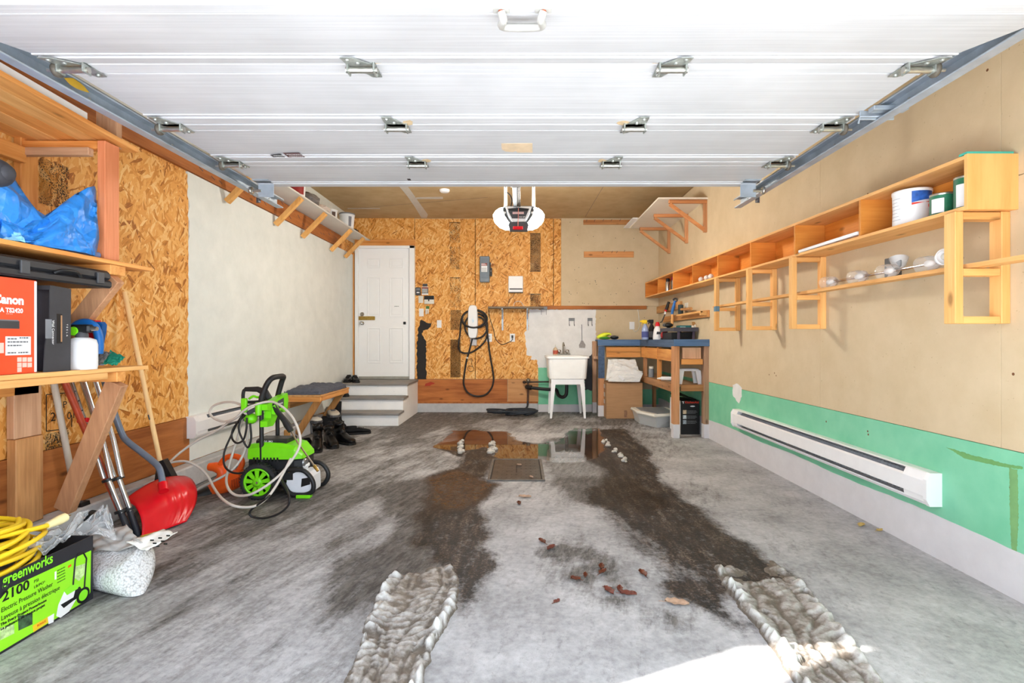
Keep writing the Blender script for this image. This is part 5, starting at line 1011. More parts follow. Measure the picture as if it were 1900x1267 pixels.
# ------------------------------------------------------------------ bench and footwear
bn = thing('wall_bench', 'wooden wall bench on diagonal legs beside the steps', 'bench', (-2.4, 6.1, 0)); zbn = .515
M().box(XL+.02, -2.20, 5.62, 6.56, zbn-.02, zbn, .003).build('seat_board', wood('bench_seat', 'y', col(222, 168, 108), col(186, 128, 72)), bn)
M().box(XL+.02, -2.21, 5.63, 5.67, zbn-.075, zbn-.021, .003).build('rail', wx, bn); M().box(XL+.02, XL+.06, 5.67, 6.55, zbn-.15, zbn-.021, .003).build('wall_cleat', wood('cleat', 'y', col(190, 140, 84), col(150, 104, 58)), bn); M().box(-2.235, -2.205, 5.68, 6.55, zbn-.07, zbn-.021, .003).build('front_rail', wy, bn)
for yy in (5.70, 6.42): M().beam((-2.235, yy, zbn-.03), (XL+.13, yy-.0, .07 if yy < 6 else .1), .07, .04, (0, 1, 0), .003).build('diagonal_leg', wood('bench_leg', 'z', col(206, 152, 92), col(160, 108, 60)), bn)
M().box(XL+.116, XL+.16, 5.4, 5.46, 0.0, .17, .004).build('foot_block', wood('block', 'z', col(214, 160, 96), col(180, 124, 68)), bn)
cu = thing('seat_cushion', 'tufted dark grey cushion on the wall bench', 'cushion', (-2.4, 6.1, zbn)); g = []; nn = 34
for i in range(nn):
    row = []
    for k in range(nn):
        u, v_ = k/(nn-1)*2-1, i/(nn-1)*2-1; e = (1-abs(u)**6)*(1-abs(v_)**6)
        tuft = .035*(abs(math.sin((u+1)*1.5*math.pi))*abs(math.sin((v_+1)*2.5*math.pi)))**.5
        row.append(V((-2.405+u*.195*(1-.0*v_), 6.06+v_*.43, zbn+.002+(.05+tuft)*e**.35+.006*math.sin(v_*7+u*3))))
    g.append(row)
cush = mk('cushion_grey', col(88, 92, 104), .8, 0, .2, 40, .3, .2)
m = M(); m.sheet(g); m.build('cushion_top', cush, cu); M().box(-2.59, -2.215, 5.635, 6.485, zbn+.001, zbn+.05, .024).build('cushion_side', cush, cu)
m = M()
for a_ in np.linspace(0, 1, 5): m.tube([V((-2.6, 5.63, zbn+.04)), V((-2.62+.01, 5.6, zbn-.03))], .004, 5)
m.build('tie', cush, cu)
def shoe(lab, x, y, z, rot, L_, mat, sole, boot=0, nm='shoe', wid=.095, group='footwear by the steps', tilt=0):
    t_ = thing(nm, lab, 'boot' if boot else 'shoe', (x, y, z), group); t_.rotation_euler = (0, 0, rot)
    def R_(s, w_, h0, h1, n=14):
        o = []
        for k in range(n):
            a_ = 2*math.pi*k/n; cs_, sn_ = math.cos(a_), math.sin(a_)
            o.append(V((x+s*L_, y+w_*.5*math.copysign(abs(cs_)**.75, cs_), z+(h0+h1)/2+(h1-h0)/2*math.copysign(abs(sn_)**.7, sn_))))
        return o
    out = [(-.5, .62), (-.47, .78), (-.35, .84), (-.15, .8), (.05, .86), (.22, 1.0), (.36, .96), (.45, .74), (.5, .4)]
    m = M(); m.loft([[V((x+s*L_, y+w_*wid*.52*q, z+h)) for q, h in ((-1, .0), (1, .0), (1.02, .024), (-1.02, .024))][::-1] for s, w_ in out], False); m.build('sole', sole, t_)
    if boot:
        top = [(-.49, .7, .12), (-.44, .84, .15), (-.2, .86, .14), (0, .84, .12), (.15, .92, .09), (.32, .92, .075), (.44, .74, .06), (.49, .4, .045)]
    else: top = [(-.49, .6, .07), (-.45, .76, .085), (-.3, .76, .075), (-.1, .74, .075), (.05, .82, .078), (.2, .92, .065), (.36, .9, .055), (.45, .7, .047), (.49, .36, .038)]
    m = M(); m.loft([R_(s, w_*wid, .02, h) for s, w_, h in top][::-1]); m.build('upper', mat, t_)
    if boot:
        m = M(); cx_ = x-.24*L_; rings = []
        for zz, rx, ry, dx in ((.08, .27, .42, .02), (.13, .235, .4, .0), (.2, .2, .38, -.01), (boot*.7, .205, .42, -.012), (boot, .225, .46, -.015), (boot, .19, .4, -.015), (boot-.06, .18, .38, -.015)):
            rings.append([V((cx_+dx+rx*L_*math.cos(a_), y+ry*wid*math.sin(a_), z+zz+.008*math.sin(3*a_)*(zz > .2))) for a_ in np.linspace(0, 2*math.pi, 16, endpoint=False)])
        m.loft(rings, True, False); m.build('shaft', mat, t_)
        m = M()
        for k in range(6): m.tube([V((x+.02*L_-.035*k*.25-.01*k, y-.024, z+.115+.026*k)), V((x+.02*L_-.035*k*.25-.01*k+.006, y, z+.125+.026*k)), V((x+.02*L_-.035*k*.25-.01*k, y+.024, z+.115+.026*k))], .004, 5)
        m.build('laces', sole, t_)
    else:
        m = M(); m.loft([[V((x-.25*L_+.2*L_*math.cos(a_)*k, y+.32*wid*math.sin(a_)*k, z+zz)) for a_ in np.linspace(0, 2*math.pi, 14, endpoint=False)] for zz, k in ((.068, 1.1), (.098, 1.05), (.098, .85), (.06, .75))], True, False); m.build('collar', mat, t_)
        m = M()
        for k in range(4): m.tube([V((x+(.02+.06*k)*L_, y-.026, z+.082-.004*k)), V((x+(.05+.06*k)*L_, y+.026, z+.083-.004*k))], .0035, 5)
        m.build('laces', sole, t_)
    # vertices were written around (x,y,z); the Empty carries the turn
    return t_
solem = mk('sole_dark', col(22, 21, 22), .7); greysole = mk('sole_grey', col(92, 92, 96), .7); blkcloth = mk('black_fabric', col(16, 17, 21), .7, 0, .3, 30, 0, .2); bei = mk('beige_suede', col(196, 188, 172), .8, 0, .1, 20); charc = mk('charcoal_fabric', col(58, 60, 68), .8, 0, .2, 30)
g_ = 'footwear by the steps'
def fl(x, y): p = PZ(x, y, 0); return p.x, p.y
for lab, px, py, rot, L_, mt, so_, bt in (
  ('black tall winter boot in front, nearest the pressure washer', 588, 839, -1.25, .34, gblack, solem, .25),
  ('shiny black laced boot in the middle of the floor pile', 614, 832, -1.0, .33, gblack, solem, .20),
  ('black leather boot at the right of the floor pile', 638, 826, -.6, .34, gblack, solem, .23),
  ('black trekking shoe lying furthest right beside the lowest riser', 664, 808, .45, .30, blkcloth, solem, 0),
  ('tall black boot standing behind the pile against the steps', 630, 799, -.9, .30, blkcloth, solem, .34),
  ('charcoal low shoe at the left of the pile by the bench leg', 566, 806, -1.6, .29, charc, greysole, 0),
  ('flat black shoe in front on the left, half under the bench', 566, 838, -1.35, .30, blkcloth, solem, 0)):
    x, y = fl(px, py); y += .1; x += (px-CX)/F*.1; shoe(lab, x, y, 0, rot, L_, mt, so_, bt, 'boot' if bt else 'shoe', .115)
x, y = fl(611, 812)
for lab, px, py, zz, Yo_, rot, mt in (('beige and black sneaker on top of the footwear pile', 616, 768, .235, 6.42, -1.0, bei), ('white canvas shoe lying behind the front boot', 576, 779, .17, 6.2, -.6, offw)):
    p = P(px, py, Yo_); shoe(lab, p.x, p.y, p.z-.02, rot, .36, mt, greysole, 0, wid=.15)
m = M(); q_ = P(574, 779, 6.2); m.box(q_.x-.13, q_.x+.10, 6.08, 6.36, .0, q_.z-.021, .02); m.top('shoe_box', mk('grey_shoe_box', col(120, 124, 130), .7), 'grey shoe box under the white canvas shoe', 'box')
q_ = P(614, 768, 6.42); m = M(); m.box(q_.x-.11, q_.x+.10, 6.37, 6.52, 0, q_.z-.021, .02); m.top('shoe_box', mk('dark_box', col(54, 52, 54), .7), 'dark box under the beige and black sneaker', 'box')
p = P(644, 711, 7.32); shoe('black clog left of the pair on the top step', p.x-.02, 7.42, .511, -1.45, .25, gblack, solem, 0); p = P(657, 712, 7.36); shoe('black clog right of the pair on the top step', p.x+.02, 7.36, .511, -1.1, .26, gblack, solem, 0)
p = P(626, 740, 7.05); shoe('black shoe resting on the second tread behind the bench leg', p.x+.02, 7.06, .341, -.25, .29, gblack, solem, 0)
# ------------------------------------------------------------------ pressure washer
pw = thing('pressure_washer', 'lime green and black electric pressure washer on two wheels', 'pressure washer', (-1.845, 3.785, 0)); ox, oy = -1.845, 3.785
def W(x, y, z): return V((ox+x, oy+y, z))
tyre = mk('tyre', col(40, 41, 44), .75, 0, .2, 40)
def wheel(y, s, r=.126):
    m = M(); m.lathe(W(0, y, r), (0, -1, 0), [(r*.74, -.03), (r*.95, -.032), (r, -.02), (r, .02), (r*.95, .032), (r*.76, .03), (r*.74, -.03)], 40); 
    for k in range(36):
        a_ = k*math.pi/18; c_ = W(math.cos(a_)*(r+.001), y, r+math.sin(a_)*(r+.001)); rad = V((math.cos(a_), 0, math.sin(a_))); tg = V((-math.sin(a_), 0, math.cos(a_)))
        m.obox(c_, (rad, UY, tg) if rad.cross(UY).dot(tg) > 0 else (rad, -UY, tg), (.003, .024, .006), .001)
    ty = m.build('wheel', tyre, pw)
    m = M(); y0 = y+s*.02
    m.lathe(W(0, y0, r), (0, s, 0), [(r*.67, 0), (r*.77, 0), (r*.77, .014), (r*.67, .014), (r*.67, 0)], 36); m.lathe(W(0, y0, r), (0, s, 0), [(0, .0), (r*.26, 0), (r*.26, .016), (r*.1, .018), (0, .018)], 24)
    for k in range(9):
        a_ = k*2*math.pi/9+.2; rad = V((math.cos(a_), 0, math.sin(a_))); tg = V((-math.sin(a_), 0, math.cos(a_)))
        q0 = W(0, y0+s*.006, r)
        m.prism([q0+rad*r*.2-tg*.010, q0+rad*r*.2+tg*.010, q0+rad*r*.7+tg*.017, q0+rad*r*.7-tg*.017], (0, s*.007, 0))
    m.build('rim', lime, ty); M().lathe(W(0, y0+s*.016, r), (0, s, 0), [(.009, 0), (.008, .004)], 10).build('axle_cap', steel, ty); M().lathe(W(0, y, r), (0, s, 0), [(r*.7, 0), (r*.7, .004)], 24).build('wheel_backing', black, ty)
wheel(-.175, -1); wheel(.175, -1)
hgt = [(-.01, .18), (-.015, .62), (-.01, .68), (.025, .74), (.03, .80)]
for y in (-.12, .12): M().tube([W(-.01, y, .12), W(-.015, y, .66)], .0155, 10).build('upright_tube', black, pw)
M().tube(spline([W(-.015, -.12, .64), W(-.012, -.12, .71), W(.02, -.115, .80), W(.045, -.09, .845), W(.05, 0, .852), W(.045, .09, .845), W(.02, .115, .80), W(-.01, .12, .70), W(-.015, .12, .64)], 4), .02, 10).build('handle_grip', blackrub, pw)
m = M()
m.prism([W(-.005, y, z) for y, z in ((-.155, .505), (-.155, .545), (-.1, .56), (-.1, .61), (-.155, .625), (-.155, .665), (.16, .715), (.175, .66), (.16, .575), (.1, .575), (.06, .60), (.02, .585), (-.04, .52), (-.07, .5))], (.05, 0, 0)); m.build('accessory_panel', lime, pw)
for y in (.085, .12, .15): M().tube([W(.02, y, .6), W(.047, y, .6)], .012, 8).build('nozzle_socket', lime, pw)
M().prism([W(.045, y, z) for y, z in ((.0, .61), (.09, .625), (.09, .685), (.0, .67))], (.004, 0, 0)).build('badge', dgrey, pw); text('greenworks', .02, W(.0495, .003, .645), UY, UZ, whiteink, pw, sx=.7)
for y in (-.16, .15): M().lathe(W(-.015, y, .63), UZ, [(.021, -.04), (.023, 0), (.021, .05)], 12).build('clamp', lime, pw)
M().ell(W(-.09, -.12, .56), (.045, .045, .04), 12, 8).build('hose_hook', lime, pw); M().obox(W(-.115, -.16, .66), E3, (.02, .015, .05), .008).build('upper_hook', lime, pw); M().beam(W(-.1, -.15, .6), W(-.03, -.13, .64), .02, .03).build('hook_arm', black, pw)
m = M(); # motor body
def prof(xx): return xx
sec = [(-.13, .10, .30, .09), (-.11, .10, .37, .12), (0, .08, .385, .135), (.12, .08, .38, .135), (.22, .12, .36, .13), (.27, .16, .30, .11), (.28, .2, .27, .09)]
def osec(x, z0, z1, hw, k=.25):
    h = z1-z0; return [W(x, a_*hw, z0+b_*h) for a_, b_ in ((-1, .0), (1, 0), (1, 1-k), (1-k, 1), (-1+k, 1), (-1, 1-k))]
m.loft([osec(x, max(z0, .27), z1, hw) for x, z0, z1, hw in sec][::-1], False); m.build('motor_cover', lime, pw)
m = M(); m.loft([osec(x, .12, .268, hw*.92, .08) for x, z0, z1, hw in sec[1:-1]][::-1], False); m.build('motor_housing', black, pw)
m = M(); m.loft([osec(x, .372, .405, .085, .3) for x in (-.07, -.05, .1, .15)][::-1], False); m.build('top_cover', black, pw); text('2100 PSI', .026, W(-.04, -.0862, .377), UX, UZ, whiteink, pw)
m = M()
for k in range(8): x = -.06+k*.024; m.obox(W(x, -.134, .268), E3, (.006, .004, .016), .001)
m.build('vent_slots', black, pw, kind='stuff')
m = M(); m.lathe(W(.0, -.0, .13), UY, [(.09, -.1), (.1, -.08), (.1, .08), (.09, .1)], 20); m.build('motor', black, pw); M().tube([W(0, -.17, .126), W(0, .17, .126)], .012, 8).build('axle', steel, pw)
m = M(); m.lathe(W(.235, -.06, .235), (1, -.3, 0), [(.028, -.06), (.042, -.05), (.042, 0), (.03, .01), (.03, .05), (.018, .055)], 14); m.tube([W(.21, -.1, .2), W(.29, -.13, .19)], .016, 8); m.build('pump', mk('pump_metal', col(150, 152, 154), .35, .8, .3, 40), pw)
M().tube([W(.16, -.11, .195), W(.19, -.13, .19)], .016, 8).build('water_inlet', brass, pw)
M().tube(spline([W(.12, -.14, .18), W(.20, -.14, .2), W(.3, -.14, .19), W(.36, -.14, .12), (W(.36, -.14, .05)), W(.3, -.14, .02), W(.2, -.14, .03), W(.15, -.14, .10), W(.11, -.14, .14)], 5), .017, 8).build('frame_tube', black, pw)
M().tube(spline([W(.12, .12, .18), W(.3, .12, .19), W(.37, .12, .12), W(.36, .12, .05), W(.3, .12, .02), W(.15, .12, .10)], 5), .017, 8).build('frame_tube', black, pw)
m = M(); m.loft([[W(x_, y_, z) for x_, y_ in ((.17+dx, -.12), (.345-dx*.3, -.12), (.345-dx*.3, .04), (.17+dx, .04))] for z, dx in ((.03, 0), (.05, -.01), (.14, 0), (.17, .05), (.175, .06))], False); m.build('detergent_tank', mk('tank_white', col(230, 234, 242), .35, 0, .03), pw)
m = M(); m.lathe(W(.255, -.05, .172), UZ, [(.035, 0), (.035, .03), (.045, .032), (.045, .05), (.03, .055)], 14); m.build('tank_cap', white, pw); M().prism([W(x, -.1205, z) for x, z in ((.27, .07), (.335, .09), (.335, .14), (.275, .13))], (0, -.002, 0)).build('tank_label', blackink, pw); M().obox(W(.3, -.14, .012), E3, (.05, .025, .012), .004).build('rubber_foot', lime, pw)
M().tube(spline([W(.2, -.1, .22), W(.2, -.13, .2), W(.22, -.1, .2), W(.25, -.06, .22)], 4), .005, 6).build('detergent_line', clear, pw)
# spray gun and lance
sg = thing('spray_gun', 'black spray gun lying across the washer handle', 'spray gun', P(480, 735, 3.72)); Yg = 3.70
M().tube([P(x, y, Yg) for x, y in ((455, 722), (478, 722), (492, 728), (500, 740))], [.016, .02, .026, .022], 10).build('body', blackrub, sg)
M().tube(spline([P(x, y, Yg) for x, y in ((460, 722), (453, 724), (451, 736), (453, 744), (462, 746), (480, 745), (492, 742))], 4), .012, 8).build('hand_guard', blackrub, sg); M().tube(spline([P(x, y, Yg) for x, y in ((462, 740), (470, 735), (478, 737), (486, 735))], 4), .009, 8).build('trigger', lime, sg)
ln = thing('spray_lance', 'black gripped lance with a thin metal tip leaning on the washer', 'lance', P(540, 800, 3.66)); pts = [P(506, 750, 3.72), P(516, 765, 3.71), P(528, 780, 3.7), P(533, 788, 3.69), P(540, 800, 3.68)]
M().prism([P(500, 758, 3.70), P(509, 751, 3.70), P(515, 763, 3.70), P(510, 769, 3.70), P(504, 768, 3.70)], (0, .04, 0)).build('holder', lime, ln)
M().tube(pts, [.018, .019, .022, .026, .020], 10).build('grip', blackrub, ln); M().tube([pts[-1], P(553, 822, 3.62), P(566, 840, 3.58), P(586, 868, 3.52)], .006, 6).build('metal_tube', steel, ln); M().tube([P(583, 864, 3.525), P(590, 874, 3.51)], [.012, .009], 8).build('nozzle', brass, ln)
# hoses and cord
ho = thing('pressure_hose', 'pale grey pressure hose looped over the washer and across the floor', 'hose', (-1.9, 3.5, 0)); hm_ = mk('hose_pale', col(206, 200, 192), .5, 0, .05)
def hose(L_, r, mat, par, nm='hose'):
    pts = []
    for x, y, Y in L_:
        p = P(x, y, Y)
        if p.z < r: p = PZ(x, y, r)
        if p.x < XL+.13: p = PX(x, y, XL+.13)
        pts.append(p)
    return M().tube(spline(pts, 6), r, 8).build(nm, mat, par)
hose([(300, 872, 3.6), (330, 843, 3.7), (365, 818, 3.75), (400, 800, 3.75), (425, 783, 3.72), (445, 770, 3.68), (452, 758, 3.64), (440, 748, 3.66), (420, 746, 3.7), (398, 752, 3.74), (389, 764, 3.74), (396, 775, 3.72), (415, 782, 3.68), (436, 776, 3.62), (452, 762, 3.6), (470, 752, 3.6), (500, 745, 3.62), (520, 752, 3.58), (538, 768, 3.54), (550, 788, 3.5), (557, 812, 3.46), (555, 830, 3.43), (543, 852, 3.4), (525, 875, 3.36), (505, 893, 3.32), (485, 907, 3.3), (462, 918, 3.3), (440, 919, 3.35), (426, 910, 3.4), (420, 893, 3.5), (424, 868, 3.62), (432, 840, 3.68), (440, 815, 3.7), (446, 790, 3.68), (450, 775, 3.66)], .0085, hm_, ho)
hose([(300, 868, 3.6), (318, 858, 3.6), (345, 856, 3.6), (368, 866, 3.58), (385, 883, 3.54), (397, 905, 3.45), (410, 923, 3.3), (428, 936, 3.2), (450, 941, 3.2), (475, 938, 3.2), (497, 922, 3.24), (513, 900, 3.3), (527, 875, 3.36), (540, 850, 3.4)], .0085, hm_, ho)
hose([(362, 910, 3.6), (380, 900, 3.6), (402, 890, 3.6), (424, 877, 3.62), (440, 862, 3.66), (452, 842, 3.7), (458, 820, 3.72), (462, 790, 3.74)], .0085, hm_, ho)
pc_ = thing('power_cord', 'black power cord hung on the washer hook with a loop on the floor', 'cord', (-1.95, 3.6, 0)); blk = mk('cord_black', col(30, 30, 32), .45)
hose([(452, 768, 3.64), (440, 785, 3.64), (428, 810, 3.64), (417, 836, 3.62), (415, 855, 3.6), (419, 868, 3.58), (430, 876, 3.56), (445, 878, 3.54), (456, 874, 3.53)], .007, blk, pc_, 'cord')
hose([(455, 770, 3.62), (440, 785, 3.63), (431, 800, 3.63), (431, 814, 3.62), (440, 822, 3.6), (452, 815, 3.6), (457, 795, 3.6), (458, 775, 3.6)], .007, blk, pc_, 'cord'); hose([(448, 772, 3.62), (443, 795, 3.61), (450, 815, 3.6), (460, 830, 3.6), (466, 812, 3.6), (464, 785, 3.6)], .007, blk, pc_, 'cord')
hose([(500, 880, 3.62), (505, 900, 3.45), (505, 912, 3.4), (497, 922, 3.2), (480, 935, 3.2), (467, 945, 3.2), (463, 953, 3.2), (470, 959, 3.2), (490, 961, 3.2), (515, 954, 3.2), (533, 940, 3.2), (537, 925, 3.2), (532, 908, 3.3), (525, 895, 3.4), (520, 882, 3.5)], .007, blk, pc_, 'cord')
# leaf blower
lb = thing('leaf_blower', 'orange and black electric leaf blower on the floor by the left wall', 'leaf blower', P(410, 925, 3.75)); Yb_ = 3.78
def Q(x, y, d=0): return P(x, y, Yb_+d)
m = M(); m.tube([Q(392, 912), Q(410, 900), Q(432, 890), Q(452, 884)], [.05, .068, .075, .06], 14); m.build('fan_housing', orangep, lb)
m = M(); m.tube([Q(388, 866), Q(400, 866), Q(412, 872), Q(414, 884), Q(408, 893)], [.028, .036, .04, .042, .04], 10); m.build('motor_body', orangep, lb)
M().tube(spline([Q(408, 862), Q(418, 850), Q(432, 846), Q(446, 850), Q(449, 862), Q(440, 875), Q(428, 882)], 5), .02, 10).build('handle', orangep, lb); M().tube([Q(420, 848), Q(432, 844), Q(444, 848)], .016, 8).build('handle_pad', mk('grip_brown', col(120, 70, 50), .6), lb)
M().tube([Q(396, 910), Q(380, 917, -.05), Q(363, 924, -.1)], [.05, .046, .04], 14).build('nozzle_tube', black, lb)
m = M()
for k in range(6): m.obox(Q(430+k*4.2, 898-k*1.6, -.075), E3, (.004, .004, .03), .001)
m.build('intake_slots', mk('orange_shade', col(190, 70, 24), .5), lb, kind='stuff')
# ------------------------------------------------------------------ timber rack on the left wall
tr = thing('timber_rack', 'three-tier timber wall rack with diagonal braces by the doorway', 'storage rack', (-2.35, 2.2, .2)); XO = -2.10
p3 = [(-2.6, -2.50), (-2.495, -2.40), (-2.395, -2.30), (-2.295, -2.20), (-2.195, -2.10)]
for k, (x0, x1) in enumerate(p3):
    m = M(); m.prism([(x0, 1.2, 2.235), (x1, 1.2, 2.235), (x1, 1.2, 2.258), (x0, 1.2, 2.258)], (0, (2.81 if k == 4 else 2.70)-1.2, -.0528*((2.81 if k == 4 else 2.70)-1.2))); m.build('top_plank', py_ if k % 2 else wy, tr)
for x0, x1 in ((-2.6, -2.36), (-2.355, XO)):
    M().box(x0, x1, 1.2, 2.915, 1.513, 1.534, .002).build('middle_plank', wy, tr); M().box(x0, x1, 1.2, 2.885, .958, .98, .002).build('lower_plank', py_, tr)
M().box(-2.6, -2.175, 2.63, 2.672, 2.105, 2.148, .003).build('cross_beam', wx, tr); M().box(-2.6, -2.19, 2.59, 2.625, 2.06, 2.10, .003).build('cross_beam', ow and wood('old_beam', 'x', *old), tr)
M().box(-2.17, -2.13, 2.62, 2.715, 1.536, 2.145, .003).build('rack_post', red_post, tr); M().box(-2.60, -2.56, 2.62, 2.715, 1.536, 2.34, .003).build('rack_post', wz, tr); M().box(-2.26, -2.15, 2.72, 2.76, 2.15, 2.36, .003).build('rack_post', ow, tr)
M().box(-2.6, -2.1, 2.62, 2.72, 1.46, 1.511, .003).build('support_beam', wx, tr); M().box(-2.6, -2.1, 2.66, 2.72, .905, .957, .003).build('support_beam', wx, tr)
M().box(XO-.02, XO+.002, 1.2, 2.60, .925, .957, .002).build('edge_strip', py_, tr)
rough = wood('rough_brace', 'z', col(224, 172, 130), col(180, 128, 92), grain=20)
M().beam((-2.14, 2.70, 1.455), (XL+.08, 2.76, 1.02), .09, .045, (0, 1, 0), .003).build('diagonal_brace', rough, tr); M().beam((-2.13, 2.70, .90), (XL+.16, 2.76, .21), .09, .05, (0, 1, 0), .003).build('diagonal_brace', rough, tr)
M().box(XL+.02, XL+.06, 2.585, 2.735, .62, .905, .003).build('wall_post', ow, tr); M().box(XL+.02, XL+.07, 2.585, 2.735, .17, .618, .004).build('wall_post', wood('weathered_post', 'z', col(206, 156, 104), col(150, 104, 64), grain=16), tr); M().box(XL+.02, XL+.06, 1.2, 2.72, .84, .90, .003).build('wall_cleat', wy, tr); M().box(XL+.07, XL+.11, 1.2, 2.60, 2.02, 2.10, .003).build('wall_cleat', wy, tr)
# things on the rack
tilt = lambda x0, x1, ya, yb, h: M().prism([(x0, ya, 2.2595-.0528*(ya-1.2)), (x1, ya, 2.2595-.0528*(ya-1.2)), (x1, ya, 2.2595+h-.0528*(ya-1.2)), (x0, ya, 2.2595+h-.0528*(ya-1.2))], (0, yb-ya, -.0528*(yb-ya)))
tilt(-2.30, -2.135, 1.25, 2.52, .05).top('white_board', white, 'long white board lying on the top planks of the timber rack', 'board')
tilt(-2.40, -2.345, 1.25, 2.28, .04).top('pine_strip', py_, 'pine strip lying behind the white board on the rack', 'board')
tilt(-2.46, -2.42, 2.1, 2.5, .04).top('green_strip', mk('green_strip', col(110, 180, 70), .5), 'short bright green strip on the top planks of the rack', 'strip')
tp = thing('blue_tarp', 'crumpled blue tarpaulin heaped on the middle shelf of the rack', 'tarpaulin', (-2.3, 2.2, 1.536)); tarpm, t, b, N, L = nt('tarp_blue'); v = ocoord(t); vo = N.new('ShaderNodeTexVoronoi'); vo.inputs['Scale'].default_value = 7; vo.feature = 'DISTANCE_TO_EDGE'
wn = N.new('ShaderNodeTexNoise'); wn.inputs['Scale'].default_value = 6; L.new(v, wn.inputs['Vector']); wv = N.new('ShaderNodeVectorMath'); wv.operation = 'MULTIPLY_ADD'; L.new(wn.outputs['Color'], wv.inputs[0]); wv.inputs[1].default_value = (.12, .12, .12); L.new(v, wv.inputs[2]); L.new(wv.outputs[0], vo.inputs['Vector'])
b.inputs['Base Color'].default_value = col(48, 138, 226); b.inputs['Roughness'].default_value = .38; bump(t, b, mth(t, 'ADD', vo.outputs['Distance'], mth(t, 'MULTIPLY', noise(t, v, 9, 3), .6)), .6, .07)
r = np.random.RandomState(8)
def heap(x0, x1, y0, y1, hf, seed, n=34, nz=22):
    g = []
    for i in range(nz):
        a_ = math.pi*i/(nz-1); row = []
        for k in range(n):
            u = k/(n-1); y = y0+(y1-y0)*u; h = hf(u)
            cx_, hw = (x0+x1)/2, (x1-x0)/2
            q = abs(math.sin(a_)); f = .5*math.sin(u*17+a_*4+seed)+.5*math.sin(u*9-a_*7+seed*1.7)+.6*abs(math.sin(u*6+a_*3+seed))
            w_ = .034*f*(1 if 0 < i < nz-1 else 0)*min(1, 6*u*(1-u)+.25)+r.uniform(-.006, .006)
            row.append(V((cx_+hw*math.cos(a_)*(.9+.1*math.sin(u*8))+w_*math.cos(a_), y+r.uniform(-.008, .008), 1.537+h*q**.6+w_*q)))
        g.append(row)
    return M().sheet(g)
m = heap(-2.55, -2.14, 1.35, 2.52, lambda u: .10+.36*math.exp(-((u-.55)/.3)**2)*(1 if u < .75 else max(.0, 1-(u-.75)*2.2)), 2); m.s = [k % 3 != 0 for k in range(len(m.f))]; m.build('heap', tarpm, tp)
def fold(pl, th, seed):
    g = []
    for i in range(9):
        v_ = i/8; row = []
        for k in range(len(pl)):
            (xt, yt, Yt), (xb, yb, Yb2) = pl[k]; a_, b_ = P(xt, yt, Yt), P(xb, yb, Yb2); q = a_*(1-v_)+b_*v_; d = .022*math.sin(v_*7+k*1.3+seed)+.014*math.sin(v_*13-k*2.1)
            q = q+V((d*.8, -d*.6, 0)); q.z = max(q.z, 1.539); row.append(q)
        g.append(row)
    return M().sheet(g, .006)
fold([((38, 424, 2.26), (45, 452, 2.22)), ((60, 415, 2.28), (62, 462, 2.24)), ((88, 400, 2.32), (88, 464, 2.28)), ((115, 380, 2.38), (115, 466, 2.34)), ((140, 361, 2.45), (138, 470, 2.4)), ((158, 350, 2.52), (156, 472, 2.47)), ((172, 346, 2.57), (172, 474, 2.53)), ((179, 352, 2.59), (179, 474, 2.57))], .006, 1).build('front_fold', tarpm, tp)
fold([((0, 378, 2.14), (0, 440, 2.12)), ((20, 398, 2.18), (16, 450, 2.15)), ((40, 418, 2.22), (36, 456, 2.18)), ((58, 412, 2.26), (52, 458, 2.2)), ((80, 402, 2.34), (76, 446, 2.28)), ((104, 386, 2.42), (100, 430, 2.36))], .006, 3).build('rolled_edge', tarpm, tp)
crumple('pale_fold', [P(0, 448, 2.14), P(48, 450, 2.18), P(36, 428, 2.2), P(0, 420, 2.16)], mk('tarp_pale', col(150, 210, 236), .35), tp, .02, 4, 8)
m = M(); m.ell(P(-8, 320, 2.0), (.055, .06, .055), 16, 10); m.lathe(P(-8, 320, 2.0)+V((.05, 0, 0)), (1, 0, 0), [(.03, 0), (.026, .006), (.008, .008)], 12); m.top('black_ball', mk('black_foam', col(60, 60, 66), .6), 'dark rounded foam piece on top of the blue tarpaulin', 'foam piece')
M().tube([V((-2.15, 2.36, 1.555)), V((-2.15, 2.60, 1.553))], .017, 12).top('grey_mat_roll', mk('mat_blue_grey', col(112, 122, 160), .7), 'rolled blue-grey mat edge below the tarpaulin', 'mat')
tc = thing('tool_case', 'flat black plastic tool case lying on the cartons under the middle shelf', 'tool case', (-2.3, 2.3, 1.386)); cm = mk('case_black', col(40, 41, 45), .45, 0, .15, 15)
M().box(-2.56, -2.105, 1.7, 2.64, 1.388, 1.426, .012).build('case_base', cm, tc); M().box(-2.56, -2.108, 1.702, 2.637, 1.428, 1.475, .014).build('case_lid', cm, tc)
for y in (2.17, 2.56): M().box(-2.108, -2.098, y-.02, y+.02, 1.405, 1.46, .003).build('latch', dgrey, tc)
M().tube(spline([V((-2.10, 2.30, 1.424)), V((-2.085, 2.33, 1.44)), V((-2.085, 2.40, 1.44)), V((-2.10, 2.44, 1.424))], 4), .008, 8).build('carry_handle', black, tc)
pb = thing('printer_carton', 'orange-red printer carton standing on the lower shelf of the rack', 'box', (-2.3, 2.0, .981)); xf = -2.115
ocol = streak('carton_orange', col(238, 76, 40), col(246, 90, 52), (3, 3, 3), .45, .02); M().box(-2.55, xf, 1.78, 2.235, .981, 1.382, .002).build('carton', ocol, pb); M().box(xf, xf+.0006, 2.224, 2.235, .985, 1.378, 0).build('white_edge', white, pb)
def fx(x, y): return PX(x, y, xf+.0012)
